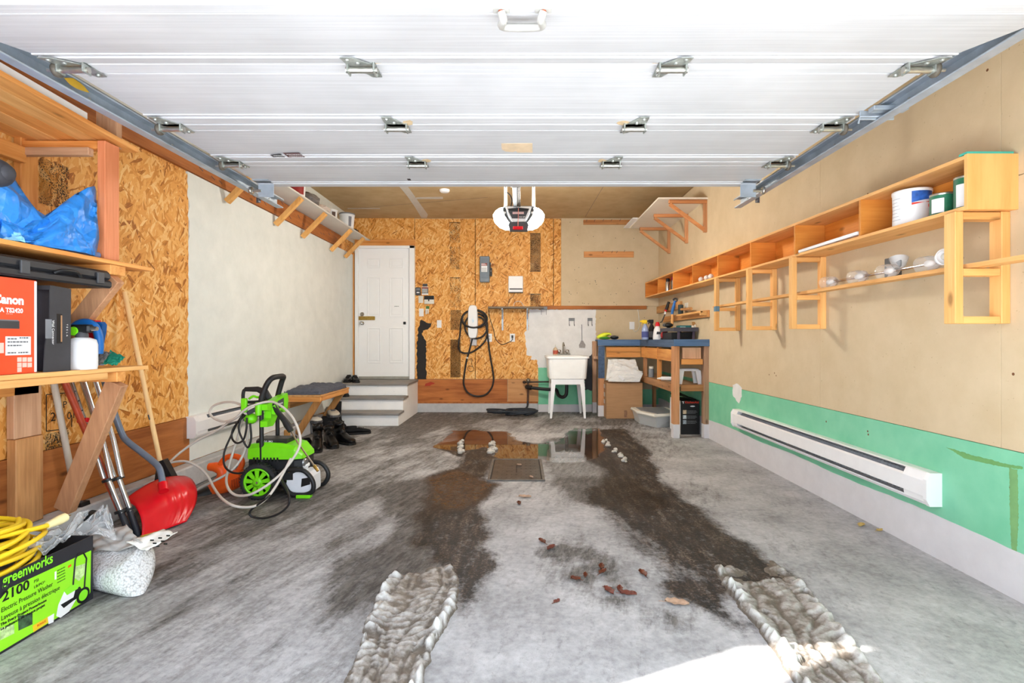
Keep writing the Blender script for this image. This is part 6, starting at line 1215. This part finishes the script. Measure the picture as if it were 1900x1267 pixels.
text('Canon', .050, fx(-13.5, 561), UY, UZ, whiteink, pb, bold=.0022, sx=.95); text('PIXMA TS2420', .026, fx(-26, 577), UY, UZ, whiteink, pb, bold=.0008, sx=.92); text('series', .012, fx(11, 583), UY, UZ, mk('pale_red', col(250, 170, 150), .5), pb)
def fr(nm, x0, y0, x1, y1, mat, k=1, par=None):
    a_, b_ = PX(x0, y0, xf), PX(x1, y1, xf); return M().box(xf, xf+.0006*k, a_.y, b_.y, b_.z, a_.z, 0).build(nm, mat, par or pb)
fr('picture', -10, 594, 36, 610, mk('printer_dark', col(66, 64, 66), .5)); fr('picture', -10, 592, 34, 596, greyink, 1.5); fr('label', 10, 624, 57, 658, white); 
bars(PX(14, 656, xf+.0008), UY, UZ, ((0, .035, 0), (.045, .09, 0), (0, .06, .03), (0, .09, .045), (0, .04, .058), (.05, .09, .062)), .006, greyink, pb)
for k, (x, y) in enumerate([(x, y) for y in (663, 673, 682) for x in (32, 41.5, 51)][:7]): fr('pictogram', x, y, x+8, y+8, mk('picto_pale', col(250, 200, 186), .5) if k == 0 else bpy.data.materials['picto_pale'])
fr('pictogram', -6, 636, 7, 655, bpy.data.materials['picto_pale'])
bb = thing('black_carton', 'torn open black carton with a slotted handle beside the orange carton', 'box', (-2.3, 2.35, .981)); bk = mk('carton_black', col(58, 58, 62), .6, 0, .15, 12); bk2 = mk('carton_black_inner', col(50, 48, 60), .7)
M().box(-2.55, -2.20, 2.245, 2.42, .981, 1.36, .002).build('carton', bk2, bb); 
pl = [PX(x, y, -2.115) for x, y in ((93, 529), (132, 536), (131, 687), (81, 691), (84, 640), (92, 590))]; m = M(); m.prism(pl, (-.004, 0, 0)); m.build('torn_flap', bk, bb, 'torn front flap'); M().beam((-2.117, pl[0].y+.02, 1.36), (-2.2, 2.3, 1.36), .004, .02).build('flap_edge', bk, bb)
fr('hand_slot', 105, 582, 115, 637, blackink, 1, bb); fr('hand_slot_edge', 112.5, 585, 115, 634, card, 2, bb)
for k in range(5): text('TESLA'[k], .0115, PX(123, 601+k*5, -2.1138), (0, 0, -1), UY, whiteink, bb)
text('Wall Connector', .0165, PX(96.5, 594, -2.1138), (0, 0, -1), UY, whiteink, bb); fr('sticker', 84, 592, 96, 628, mgrey, 1, bb)
M().box(-2.2, -2.1985, 2.255, 2.275, 1.09, 1.13, 0).build('sticker', whiteink, bb); M().box(-2.2, -2.1985, 2.243, 2.252, 1.07, 1.15, 0).build('sticker', whiteink, bb)
# foam sprayer
sp = thing('foam_sprayer', 'white spray bottle with a lime and black nozzle on the lower shelf', 'spray bottle', (-2.15, 2.5, .981)); sx_, sy_ = (152-CX)/F*2.49, 2.49
m = M(); m.loft([rr(sx_-.052, sx_+.056, sy_-.045, sy_+.045, z, .03) for z in (.981, .99)]+[rr(sx_-.055+k, sx_+.058-k, sy_-.046+k*.6, sy_+.046-k*.6, z, .03-k*.2) for z, k in ((.995, 0), (1.10, 0), (1.125, .006), (1.135, .03))]); m.build('bottle', white, sp)
M().lathe((sx_, sy_, 1.132), UZ, [(.026, 0), (.026, .02), (.02, .03)], 14).build('collar', dgrey, sp); m = M(); m.obox((sx_-.0, sy_, 1.178), E3, (.048, .02, .02), .008); m.build('head', black, sp); M().lathe((sx_-.022, sy_-.021, 1.166), (0, -1, 0), [(.022, 0), (.02, .006)], 16).build('dial', lime, sp); M().tube([(sx_+.04, sy_, 1.178), (sx_+.075, sy_, 1.178)], [.012, .01], 10).build('brass_fitting', steel, sp)
bs = thing('blue_handle_tool', 'curved blue plastic handle behind the white spray bottle', 'handle', P(180, 655, 2.7)); M().tube(spline([P(x, y, 2.62) for x, y in ((132, 612), (145, 601), (160, 598), (174, 604), (182, 620), (184, 640), (183, 656))], 4), .02, 8).build('handle', bluep, bs); M().prism([P(x, y, 2.66) for x, y in ((168, 597), (186, 597), (190, 602), (189, 615), (184, 640), (180, 656), (174, 612))], (0, .03, 0)).build('back_shell', mk('blue_dark', col(20, 84, 150), .45), bs)
M().prism([P(x, y, 2.70) for x, y in ((146, 596), (176, 594), (176, 652), (150, 652))], (0, .04, 0)).top('red_pouch', redp, 'red pouch behind the blue handle on the lower shelf', 'pouch')
crg = thing('green_cloth', 'folded green and grey cloth at the end of the lower shelf', 'cloth', P(203, 668, 2.7)); crumple('green_fold', [P(184, 677, 2.66), P(216, 680, 2.68), P(232, 665, 2.72), P(206, 654, 2.76)], greenp, crg, .018, 3, 9); crumple('grey_fold', [P(172, 677, 2.62), P(190, 677, 2.64), P(206, 656, 2.74), P(173, 659, 2.70)], mk('grey_cloth', col(112, 110, 108), .8), crg, .018, 6, 9)
# ------------------------------------------------------------------ long tools leaning on the left wall
def pole(nm, lab, cat, pts, r, mat, part='handle'):
    t_ = thing(nm, lab, cat, pts[-1]); M().tube(pts, r, 10).build(part, mat, t_); return t_
wbm = wood('broom_handle', 'z', col(240, 204, 150), col(222, 178, 118), knots=False)
b_ = pole('push_broom', 'wooden-handled broom with a black head leaning behind the red shovel', 'broom', [PX(231, 541, XL+.05), P(297, 856, 3.43)], .0145, wbm); M().prism([P(x, y, 3.40) for x, y in ((292, 857), (302, 853), (325, 895), (318, 915), (284, 912), (288, 880))], (0, .05, 0)).build('head', black, b_); M().tube([P(274, 769, 3.37)+V((.012, -.012, 0)), P(276.5, 778, 3.375)+V((.012, -.012, 0))], .004, 6).build('maker_mark', dgrey, b_)
s_ = pole('floor_squeegee', 'pale-handled floor squeegee with a black base under the rack', 'squeegee', [PX(96, 690, XL+.05), P(143, 935, 2.96)], .016, wood('pale_handle', 'z', col(226, 218, 204), col(204, 192, 174), knots=False)); m = M(); a_ = P(145, 946, 2.95); m.obox(a_, E3, (.022, .02, .05), .006); m.build('socket', dgrey, s_); M().prism([P(x, y, 2.93) for x, y in ((116, 962), (135, 958), (138, 934), (150, 934), (154, 952), (168, 954), (170, 965), (118, 972))], (0, .06, 0)).build('head', black, s_)
r_ = pole('red_pole', 'rusty red painted pole leaning beside the crutches', 'pole', [PX(112, 690, XL+.07), P(232, 968, 2.97)], .017, mk('rust_red', col(178, 70, 40), .5, .1, .2, 20)); M().tube([P(146, 781, 2.90), P(163, 779, 2.90)], .014, 8).build('red_clip', redp, r_)
def crutch(lab, top1, top2, join, foot, Yt, Yf):
    t_ = thing('crutch', lab, 'crutch', P(*foot, Yf), 'aluminium crutches'); A1, A2, J, Fo = P(*top1, Yt), P(*top2, Yt+.02), P(*join, (Yt+Yf*2)/3-.02), P(*foot, Yf); k1 = A1*.25+J*.75; k2 = A2*.25+J*.75; dd = V((-.022, 0, .0))
    up = V((-.03, .0, .3))
    M().tube([A1, A1*.35+J*.65+dd*.6, J+dd], .0125, 8).build('upright', alu, t_); M().tube([A2, A2*.35+J*.65-dd*1.2, J-dd], .0125, 8).build('upright', alu, t_)
    M().tube([J, J*.05+Fo*.95], .0125, 8).build('lower_leg', alu, t_); M().tube([J*.97+Fo*.03+V((.012, -.01, 0)), J*.45+Fo*.55+V((.012, -.01, 0))], .013, 8).build('leg_sleeve', alu, t_)
    for k in (.02, .55): q = J*(1-k)+Fo*k; M().tube([q+(Fo-J).normalized()*-.008, q+(Fo-J).normalized()*.008], .03, 10).build('clamp_collar', black, t_)
    M().tube([J*.42+Fo*.58, Fo], [.015, .019], 10).build('rubber_tip', mk('crutch_black', col(44, 46, 54), .5), t_)
    m = M()
    for k in range(9): q = A1*(1-k*.09)+J*k*.09; m.lathe(q+V((.009, -.009, 0)), (.7, -.7, 0), [(.004, 0), (.004, .001)], 6)
    m.build('adjust_holes', blackink, t_, kind='stuff')
crutch('left aluminium crutch with black tip leaning on the rack brace', (126, 690), (150, 690), (200, 888), (243, 997), 2.93, 2.91); crutch('right aluminium crutch with black tip next to the red shovel', (146, 690), (172, 690), (219, 885), (257, 993), 2.98, 2.94)
# snow shovel
ss = thing('snow_shovel', 'bright red plastic snow shovel with a bent grey handle', 'snow shovel', (-2.2, 3.1, 0)); n = 21; g = []
Lc = spline([P(231, 928, 3.04), P(247, 937, 2.99), P(258, 953, 2.95), P(263, 974, 2.92), PZ(262, 998, .006)], 5); Rc = spline([P(343, 884, 3.46), P(356, 891, 3.40), P(364, 909, 3.34), P(362, 936, 3.28), PZ(346, 968, .01)], 5); n = len(Lc); BL, BR = Lc[-1], Rc[-1]; dn = V((.75, -.55, .25)).normalized()
for i in range(n):
    v_ = i/(n-1); row = []
    for k in range(23):
        u = k/22; p = Lc[i]*(1-u)+Rc[i]*u; sw = .30+.42*u
        rib = .011*sum(math.exp(-((u-q-.16*v_)/.025)**2) for q in (.42, .56, .70))
        p = p+dn*(rib*math.sin(math.pi*v_)**.5+.02*math.sin(math.pi*u)*math.sin(math.pi*v_))+V((0, 0, .045*math.sin(math.pi*u)*(1-v_)**2)); p.z = max(p.z, .005); row.append(p)
    g.append(row)
M().sheet(g, .006).build('blade', redp, ss)
hp = [P(303, 903, 3.12), P(300, 885, 3.14), P(295, 868, 3.16), P(284, 856, 3.18), P(260, 837, 3.19), P(238, 820, 3.19), P(227, 806, 3.19), P(212, 766, 3.18), PX(195, 709, XL+.07), PX(184, 668, XL+.05)]
M().tube(spline(hp, 4), .0185, 10).build('handle', mk('handle_grey', col(112, 124, 142), .4, .2), ss); M().tube([P(304, 911, 3.09), P(302, 897, 3.12)], .028, 10).build('socket', redp, ss)
M().beam(BL+V((.0, -.004, .008)), BL*.55+BR*.45+V((0, -.004, .0)), .012, .012).build('blade_edge', mk('yellow_edge', col(190, 160, 60), .5), ss, 'worn yellow cutting edge')
# ------------------------------------------------------------------ washer carton, cord, bags
gc = thing('washer_carton', 'open black and lime green pressure washer carton with lettering', 'box', (-2.2, 2.0, 0)); gxf = -1.86; y0, y1, hz_ = 1.50, 2.225, .275
cb = mk('carton_dark', col(36, 36, 42), .55, 0, .1, 10)
for nm, a_ in (('front_wall', (gxf-.006, gxf, y0, y1)), ('back_wall', (-2.36, -2.354, y0, y1)), ('end_wall', (-2.354, gxf-.006, y1-.006, y1)), ('end_wall', (-2.354, gxf-.006, y0, y0+.006))): M().box(*a_, 0.006, hz_, .001).build(nm, cb, gc)
M().box(-2.36, gxf, y0, y1, 0, .006, .001).build('bottom_panel', cb, gc)
def gf(nm, pts, mat, k=1, par=None): return M().prism([(gxf, y, z) for y, z in pts], (.0005*k, 0, 0)).build(nm, mat, par or gc)
def gq(x, y): q = PX(x, y, gxf); return (q.y, q.z)
gf('green_face', [(1.52, .010), (2.185, .010), (2.210, .035), (2.214, .214), (1.86, .222), (1.83, .20), (1.52, .20)], streak('lime_face', col(142, 226, 30), col(156, 236, 44), (4, 4, 4), .4, .02))
def gt(s, sz, x, y, mat, sx=1, bold=0): 
    q = gq(x, y); text(s, sz, (gxf+.0012, q[0], q[1]), UY, UZ, mat, gc, sx=sx, bold=bold)
gt('greenworks', .054, 4, 1087, limeink, .76, .001); gt('2100', .05, 3, 1117, blackink, 1.02, .001); gt('PSI', .016, 62, 1082, blackink); gt('LB/PO\u00b2', .014, 62, 1092, blackink, 1.1)
gt('Electric Pressure Washer', .0245, 1, 1137, blackink, .80); gt('Laveuse \u00e0 pression \u00e9lectrique', .0245, 1, 1152, blackink, .80); gt('The Every Project Powerhouse', .014, 0, 1162, blackink, 1.0, .0004); gt('La puissance de chaque projet', .014, 0, 1170, blackink, 1.0, .0004)
gt('1', .04, 98, 1076, whiteink, 1, .002); 
q = gq(106, 1082); bars((gxf+.0007, q[0], q[1]), UY, UZ, [(0, .035, .012*k) for k in range(5)], .004, mk('dk_green', col(60, 110, 20), .5), gc)
# printed picture of the machine
gf('picture', [gq(*q) for q in ((104, 1143), (112, 1146), (128, 1134), (142, 1110), (143, 1092), (138, 1086), (120, 1095), (108, 1122))], white, 1.6); gf('picture', [gq(*q) for q in ((112, 1122), (136, 1108), (140, 1092), (148, 1088), (154, 1098), (150, 1106), (136, 1114), (118, 1128))], blackink, 2.2)
gf('picture', [gq(*q) for q in ((118, 1096), (134, 1084), (146, 1084), (144, 1092), (124, 1104))], limeink, 2.6)
q = gq(154, 1104)
M().lathe((gxf, q[0], q[1]), UX, [(.032, 0), (.032, .0014)], 20).build('picture', blackink, gc); M().lathe((gxf+.0012, q[0], q[1]), UX, [(.022, 0), (.022, .0008)], 20).build('picture', limeink, gc)
m = M(); m.tube([V((gxf+.0004, *gq(*q))) for q in ((135, 1085), (139, 1038), (144, 1028), (154, 1025), (160, 1036), (156, 1090))], .0035, 5); m.build('picture', blackink, gc)
gf('picture', [gq(*q) for q in ((137, 1052), (158, 1045), (156, 1066), (146, 1078), (138, 1072))], mk('print_pale', col(190, 222, 150), .5, 0, .4, 60), 2); gf('picture', [gq(*q) for q in ((126, 1050), (132, 1046), (132, 1050), (126, 1054))], orangep, 1.6)
gf('picture', [gq(*q) for q in ((33, 1143), (60, 1137), (60, 1158), (34, 1170))], mk('print_dark', col(60, 90, 60), .5, 0, .7, 50), 1.6); gf('picture', [gq(*q) for q in ((0, 1165), (26, 1158), (26, 1175), (0, 1188))], bpy.data.materials['print_pale'], 1.6)
gf('picture', [gq(*q) for q in ((60, 1161), (92, 1142), (96, 1150), (62, 1173))], yellow, 1.6); gf('picture', [gq(*q) for q in ((88, 1145), (100, 1138), (99, 1154), (90, 1158))], white, 2.2); gt('BONUS', .011, 68, 1163, redink)
yc = thing('extension_cord', 'coiled bright yellow extension cord heaped in the open carton', 'extension cord', (-2.2, 1.98, .2)); rnd = random.Random(4); pts = []
for k in range(15*14):
    a_ = k*2*math.pi/14; tn = k/14; R0 = .17+.03*math.sin(tn*2.3)-.035*(tn > 9)*((tn-9)/5); pts.append(V((-2.08+(R0*.98+.012*math.sin(tn*5))*math.cos(a_+tn*.1), 1.90+(R0*1.25)*math.sin(a_+tn*.1)+.012*math.sin(tn*3.1), .225+tn*.0125+.010*math.sin(a_*2+tn*1.7))))
M().tube(spline(pts, 3), .0095, 8).build('cord', yellow, yc)
M().tube(spline([V((-2.0, 1.80, .40)), V((-1.95, 1.93, .385)), V((-1.93, 2.03, .375)), V((-1.925, 2.08, .37))], 5), .0095, 8).build('cord_end', yellow, yc); M().tube([V((-1.925, 2.08, .37)), V((-1.92, 2.13, .375)), V((-1.92, 2.155, .377))], [.014, .02, .019], 10).build('plug', mk('plug_clear', col(240, 226, 170), .3), yc); m = M(); m.box(-1.926, -1.923, 2.157, 2.177, .378, .381, 0); m.box(-1.916, -1.913, 2.157, 2.177, .378, .381, 0); m.build('plug_blades', brass, yc, kind='stuff')
m = M(); m.box(-2.34, -1.88, 1.53, 2.20, .01, .205, .03); m.top('packing_foam', mk('packing_dark', col(74, 76, 84), .8, 0, .3, 9), 'dark packing filling the bottom of the washer carton', 'packing')
pf = thing('plastic_film', 'crumpled clear plastic film poking out of the carton', 'plastic film', (-2.1, 2.3, .3)); film2 = film('crinkled_film', (.82, .84, .86, 1), .14, .12)
def soft(name, corners, mat, par, amp, seed, n=22, th=.002):
    g = []; a_, b_, c_, d_ = [V(c) for c in corners]; nr = (b_-a_).cross(d_-a_).normalized(); r = np.random.RandomState(seed); ph = r.rand(6)*6
    for i in range(n):
        row = []
        for k in range(n):
            u, v_ = k/(n-1), i/(n-1); p = a_*(1-u)*(1-v_)+b_*u*(1-v_)+c_*u*v_+d_*(1-u)*v_
            h = abs(math.sin(u*7+v_*3+ph[0]))*.5+abs(math.sin(v_*9-u*5+ph[1]))*.4+abs(math.sin(u*14+v_*11+ph[2]))*.22+r.rand()*.06
            row.append(p+nr*amp*h+V((0, 0, amp*.3*math.sin(u*8+ph[3]))))
        g.append(row)
    return M().sheet(g, th).build(name, mat, par)
soft('film', [P(40, 1046, 2.0), P(128, 1018, 2.13), P(165, 962, 2.26), P(80, 1000, 2.14)], film2, pf, .05, 9); soft('film', [P(128, 1000, 2.26), P(218, 1000, 2.34), P(206, 952, 2.38), P(192, 938, 2.38)], film2, pf, .04, 12); soft('film', [P(28, 1056, 1.98), P(70, 1042, 2.06), P(84, 1022, 2.12), P(40, 1038, 2.06)], film2, pf, .03, 15)
sb = thing('salt_bag', 'clear bag of white ice-melt pellets slumped beside the washer carton', 'bag', (-1.88, 2.42, 0)); saltm, t, b, N, L = nt('salt_pellets'); v = ocoord(t)
vo = N.new('ShaderNodeTexVoronoi'); vo.inputs['Scale'].default_value = 120; L.new(v, vo.inputs['Vector']); L.new(ramp(t, vo.outputs['Distance'], [(.1, col(226, 227, 229)), (.6, col(204, 205, 207)), (.85, col(168, 168, 168))]), b.inputs['Base Color']); b.inputs['Roughness'].default_value = .25; bump(t, b, vo.outputs['Distance'], .5, -.006)
g = []; n = 22; BLb, BRb, TRb, TLb = P(172, 1101, 2.36), PZ(263, 1103, .004), P(273, 1000, 2.40), P(176, 1015, 2.40)
BLb.z = .004
rows = []
for i in range(n):
    v_ = i/(n-1); a_ = BLb*(1-v_)+TLb*v_; c_ = BRb*(1-v_)+TRb*v_; w_ = (c_-a_).normalized(); d = V((w_.y, -w_.x, 0)).normalized(); d = d if d.y < 0 else -d
    th = .095*(math.sin(math.pi*min(1, .06+v_*.98)))**.5; ring = []
    for k in range(26):
        an = 2*math.pi*k/26; q = (a_+c_)/2+w_*(c_-a_).length/2*math.copysign(abs(math.cos(an))**.45, math.cos(an))+d*(th*math.sin(an)*(1 if math.sin(an) > 0 else 1.1)-.0)
        q = q+V((0, 0, .012*math.sin(an*3+v_*8)*v_)); q.z = max(q.z, .003); ring.append(q)
    rows.append(ring)
M().loft(rows[::-1]).build('pellet_fill', saltm, sb)
soft('bag_neck', [P(178, 1030, 2.36), P(270, 1012, 2.36), P(240, 978, 2.46), P(176, 985, 2.42)], mk('bag_grey', col(176, 172, 168), .3, 0, .2, 20), sb, .03, 21, 16, .003); soft('bag_flap', [P(232, 1008, 2.34), P(272, 1026, 2.33), P(329, 991, 2.42), P(300, 985, 2.46)], mk('bag_white', col(226, 224, 218), .35, 0, .06, 20), sb, .014, 5, 12, .003)
m = M()
for k in range(9): q = P(272+k*5, 1012+8*math.sin(k*2.1)-k*1.4, 2.36); m.obox(q, E3, (.008, .002, .003), .0005)
m.build('print_marks', blackink, sb, kind='stuff')
# ------------------------------------------------------------------ floor: drain cover, slush, leaves
dr = thing('drain_cover', 'dark square metal drain cover set in the floor', 'drain cover', (0, 4.4, 0)); A1, A2, A3, A4 = PZ(899, 893), PZ(1014, 893), PZ(1007, 853), PZ(915, 853)
xa, xb, ya, yb = A1.x+.02, A2.x-.01, A1.y, A3.y; dm = mk('drain_metal', col(74, 72, 70), .4, .5, .4, 12, .3); m = M(); w_ = .022
m.box(xa, xb, ya, ya+w_, .0, .012, .002); m.box(xa, xb, yb-w_, yb, 0, .012, .002); m.box(xa, xa+w_, ya+w_, yb-w_, 0, .012, .002); m.box(xb-w_, xb, ya+w_, yb-w_, 0, .012, .002); m.build('frame', mk('drain_frame', col(100, 97, 94), .5, .4, .3, 20), dr)
M().box(xa+w_+.008, xb-w_-.008, ya+w_+.008, yb-w_-.008, 0, .009, .002).build('plate', dm, dr); M().box(xa+w_, xb-w_, ya+w_, yb-w_, 0, .003, 0).build('gap', blackink, dr)
m = M()
for i in range(9):
    for k in range(7): m.lathe((xa+.07+i*(xb-xa-.14)/8, ya+.08+k*(yb-ya-.16)/6, .0091), UZ, [(.008, 0), (.006, .002)], 6)
m.build('tread_studs', dm, dr, kind='stuff')
M().box((xa+xb)/2-.006, (xa+xb)/2+.006, (ya+yb)/2-.12, (ya+yb)/2+.14, .009, .0105, 0).build('seam', blackink, dr)
slm, t, b, N, L = nt('dirty_slush'); v = ocoord(t); nz = noise(t, v, 22, 6, .7); at = N.new('ShaderNodeAttribute'); at.attribute_name = 'hgt'
c = ramp(t, mth(t, 'ADD', mth(t, 'MULTIPLY', nz, .62), mth(t, 'MULTIPLY', at.outputs['Fac'], .42)), [(.38, col(98, 90, 82)), (.49, col(146, 141, 137)), (.62, col(180, 178, 175)), (.92, col(214, 214, 213))]); L.new(c, b.inputs['Base Color']); b.inputs['Roughness'].default_value = .5; b.inputs['Specular IOR Level'].default_value = .5; bump(t, b, noise(t, v, 90, 4), .5, .004)
def slush(lab, Lp, Rp, seed, lumpL=.038, lumpR=.038):
    L_ = [PZ(*q) for q in Lp]; R__ = [PZ(*q) for q in Rp]; L_ = spline(L_, 8); R__ = spline(R__, 8); n = len(L_); ln = np.concatenate([[0], np.cumsum([(L_[i+1]-L_[i]).length for i in range(n-1)])]); tot = ln[-1]; nu = 90; nv = int(tot/.006); rs = np.random.RandomState(seed); vs = []; hg = []
    S = np.linspace(0, tot, nv); lx = np.stack([np.interp(S, ln, [p[i] for p in L_]) for i in (0, 1)], -1); rx = np.stack([np.interp(S, ln, [p[i] for p in R__]) for i in (0, 1)], -1); u = np.linspace(0, 1, nu)
    X = lx[:, None, 0]*(1-u)+rx[:, None, 0]*u; Y = lx[:, None, 1]*(1-u)+rx[:, None, 1]*u; U_, S_ = np.meshgrid(u, S)
    jag = (fbm(X, Y, 7, seed, 4)-.5)*.16; Uj = U_+jag
    ph = S_*2*math.pi/.06+9*(fbm(X, Y, 6, seed+3, 3)-.5)*2+seed; lobe = np.clip(.5+.75*np.sin(ph+4*U_), 0, 1); lobe2 = np.clip(.5+.75*np.sin(ph*.93-4*U_+2), 0, 1)
    gap1 = np.clip((fbm(X, Y, 2.6, seed+9, 3)-.28)*3.2, 0, 1); gap2 = np.clip((fbm(X, Y, 2.6, seed+19, 3)-.28)*3.2, 0, 1)
    rid = lumpL*np.exp(-((Uj-.10)/.075)**2)*(.12+.88*lobe)*gap1*(.15+1.7*fbm(X, Y, 20, seed+4, 4))+lumpR*np.exp(-((Uj-.90)/.08)**2)*(.12+.88*lobe2)*gap2*(.15+1.7*fbm(X, Y, 20, seed+5, 4))
    wx_ = (fbm(X, Y, 5, seed+5, 3)-.5)*2.4; chan = np.minimum(1, np.abs(np.sin((U_*2.6+wx_*.5)*math.pi))*2.2)*np.minimum(1, np.abs(np.sin((U_*5+wx_+S_*1.5)*math.pi))*1.6)
    mid = (.012*fbm(X, Y, 14, seed+7, 4)+.009*chan+.009*np.clip(np.sin(ph*1.3+14*np.abs(U_-.5)), 0, 1)*fbm(X, Y, 5, seed+61, 2))*np.clip((U_-.02)/.1, 0, 1)*np.clip((.98-U_)/.1, 0, 1)
    hh = (rid+mid+.007*(fbm(X, Y, 45, seed+2, 3)-.5))*np.clip((S_-.55*fbm(X, Y, 6, seed+41, 4))/.12, 0, 1)
    edge = np.clip((U_-.10*fbm(X, Y, 14, seed+51, 4))/.03, 0, 1)*np.clip((1-U_-.10*fbm(X, Y, 14, seed+52, 4))/.03, 0, 1); hh = hh*edge-.004*(1-edge); hh[0] = -.004
    hh = hh-.006*(1-np.clip((S_-.55*fbm(X, Y, 6, seed+41, 4))/.1, 0, 1))
    hh = np.where(fbm(X, Y, 12, seed+31, 3) < .30, hh*.4-.003, hh)
    me = bpy.data.meshes.new('slush_track'); i = np.arange(nv-1)[:, None]*nu+np.arange(nu-1)[None]; me.from_pydata(np.stack([X, Y, hh], -1).reshape(-1, 3).tolist(), [], np.stack([i, i+nu, i+nu+1, i+1], -1).reshape(-1, 4).tolist())
    at = me.attributes.new('hgt', 'FLOAT', 'POINT'); at.data.foreach_set('value', np.clip(hh/.04, 0, 1).reshape(-1).astype(np.float32)); me.polygons.foreach_set('use_smooth', [True]*len(me.polygons)); me.materials.append(slm)
    if me.polygons[0].normal.z < 0: me.flip_normals()
    o = bpy.data.objects.new('slush_track', me); C.objects.link(o); tag(o, lab, 'slush', None, 'stuff')
slush('ridged tyre track of dirty slush left of centre', [(755, 1005), (735, 1040), (712, 1075), (690, 1110), (668, 1160), (648, 1220), (628, 1275), (606, 1340)], [(838, 1005), (846, 1040), (858, 1075), (860, 1105), (846, 1150), (818, 1200), (792, 1275), (770, 1340)], 3)
slush('ridged tyre track of dirty slush on the right', [(1290, 1015), (1312, 1050), (1325, 1075), (1345, 1105), (1378, 1145), (1408, 1185), (1446, 1240), (1510, 1330)], [(1400, 1010), (1440, 1036), (1468, 1058), (1500, 1085), (1540, 1130), (1580, 1180), (1632, 1245), (1700, 1330)], 8)
def clump(nm_lab, pts, r0, seed):
    rs = random.Random(seed); m = M()
    for x, y in pts:
        for k in range(5):
            q = PZ(x+rs.uniform(-4, 4), y+rs.uniform(-3, 3), 0); rr_ = r0*rs.uniform(.5, 1.1); m.ell((q.x, q.y, rr_*.35), (rr_, rr_*1.1, rr_*.8), 8, 6); 
    m.v = [(x+rs.uniform(-.004, .004), y+rs.uniform(-.004, .004), z+rs.uniform(-.004, .004)) for x, y, z in m.v]; m.top('slush_clump', mk('slush_pale', col(186, 182, 176), .6, 0, .15, 30), nm_lab, 'slush', None, 'stuff')
clump('small pale slush lumps left of the drain', [(856, 822), (854, 832), (856, 838)], .028, 1); clump('small pale slush lumps just above the drain', [(914, 824), (916, 832), (910, 838)], .03, 2); clump('line of slush lumps along the right wheel track', [(1122, 818), (1130, 826), (1140, 836), (1150, 846), (1158, 854)], .022, 3)
leafm = [mk('leaf_brown', col(96, 46, 26), .5, 0, .3, 40), mk('leaf_red', col(104, 52, 40), .5, 0, .3, 40), mk('leaf_tan', col(176, 146, 124), .6, 0, .2, 40), mk('leaf_straw', col(206, 176, 104), .6)]
for k, (x, y, r_, mi, lab) in enumerate(((1006, 1006, .03, 0, 'brown curled leaf, topmost of the leaves on the pale strip'), (1022, 1018, .032, 1, 'reddish leaf just below the topmost curled leaf'), (1068, 1076, .024, 0, 'brown leaf left of the leaf pair on the floor'), (1086, 1070, .02, 0, 'tiny brown leaf between two larger ones'), (1116, 1054, .028, 0, 'dark brown leaf above the red scraps'), (1118, 1063, .028, 0, 'dark brown leaf touching the one above the red scraps'), (1193, 1066, .032, 0, 'rounded brown leaf furthest right of the group'), (1130, 1098, .034, 1, 'wide dark red leaf scrap in the lower group'), (1150, 1096, .026, 1, 'dark red leaf scrap beside the wide one'), (1166, 1104, .036, 1, 'long reddish leaf scrap in the lower group'), (1033, 1119, .016, 1, 'single small red leaf lowest on the pale strip'), (1256, 1121, .05, 2, 'pale pinkish leaf near the right slush track'), (974, 923, .045, 2, 'pale tan leaf in front of the drain cover'), (963, 935, .03, 0, 'small brown leaf in front of the drain cover'), (1598, 976, .034, 3, 'straw-coloured leaf by the right wall'), (963, 866, .022, 2, 'tiny pale leaf on the drain cover'), (986, 889, .022, 2, 'tiny pale leaf at the near edge of the drain cover'), (1632, 986, .02, 3, 'tiny straw leaf next to the straw-coloured one by the wall'))):
    rs = random.Random(k); c_ = PZ(x, y, 0); rot = rs.uniform(0, 6.28); nl = 11; rows = []
    for v_ in np.linspace(-1, 1, nl):
        w_ = r_*.5*(1-v_*v_)**.6*(1+.25*math.sin(v_*9)); row = []
        for u in (-1, -.4, 0, .4, 1): 
            lx_, ly_ = v_*r_, u*w_; row.append(V((c_.x+lx_*math.cos(rot)-ly_*math.sin(rot), c_.y+lx_*math.sin(rot)+ly_*math.cos(rot), (.0135 if 852 < y < 893 and 899 < x < 1014 else .003)+.010*u*u+.006*abs(v_)*rs.random())))
        rows.append(row)
    t_ = thing('fallen_leaf', lab, 'leaf', c_, 'fallen leaves on the floor'); M().sheet(rows, .0008).build('blade', leafm[mi], t_); M().tube([V((c_.x+math.cos(rot)*r_*.9, c_.y+math.sin(rot)*r_*.9, .005)), V((c_.x+math.cos(rot)*r_*1.5, c_.y+math.sin(rot)*r_*1.5, .004))], .0012, 5).build('stalk', leafm[mi], t_)
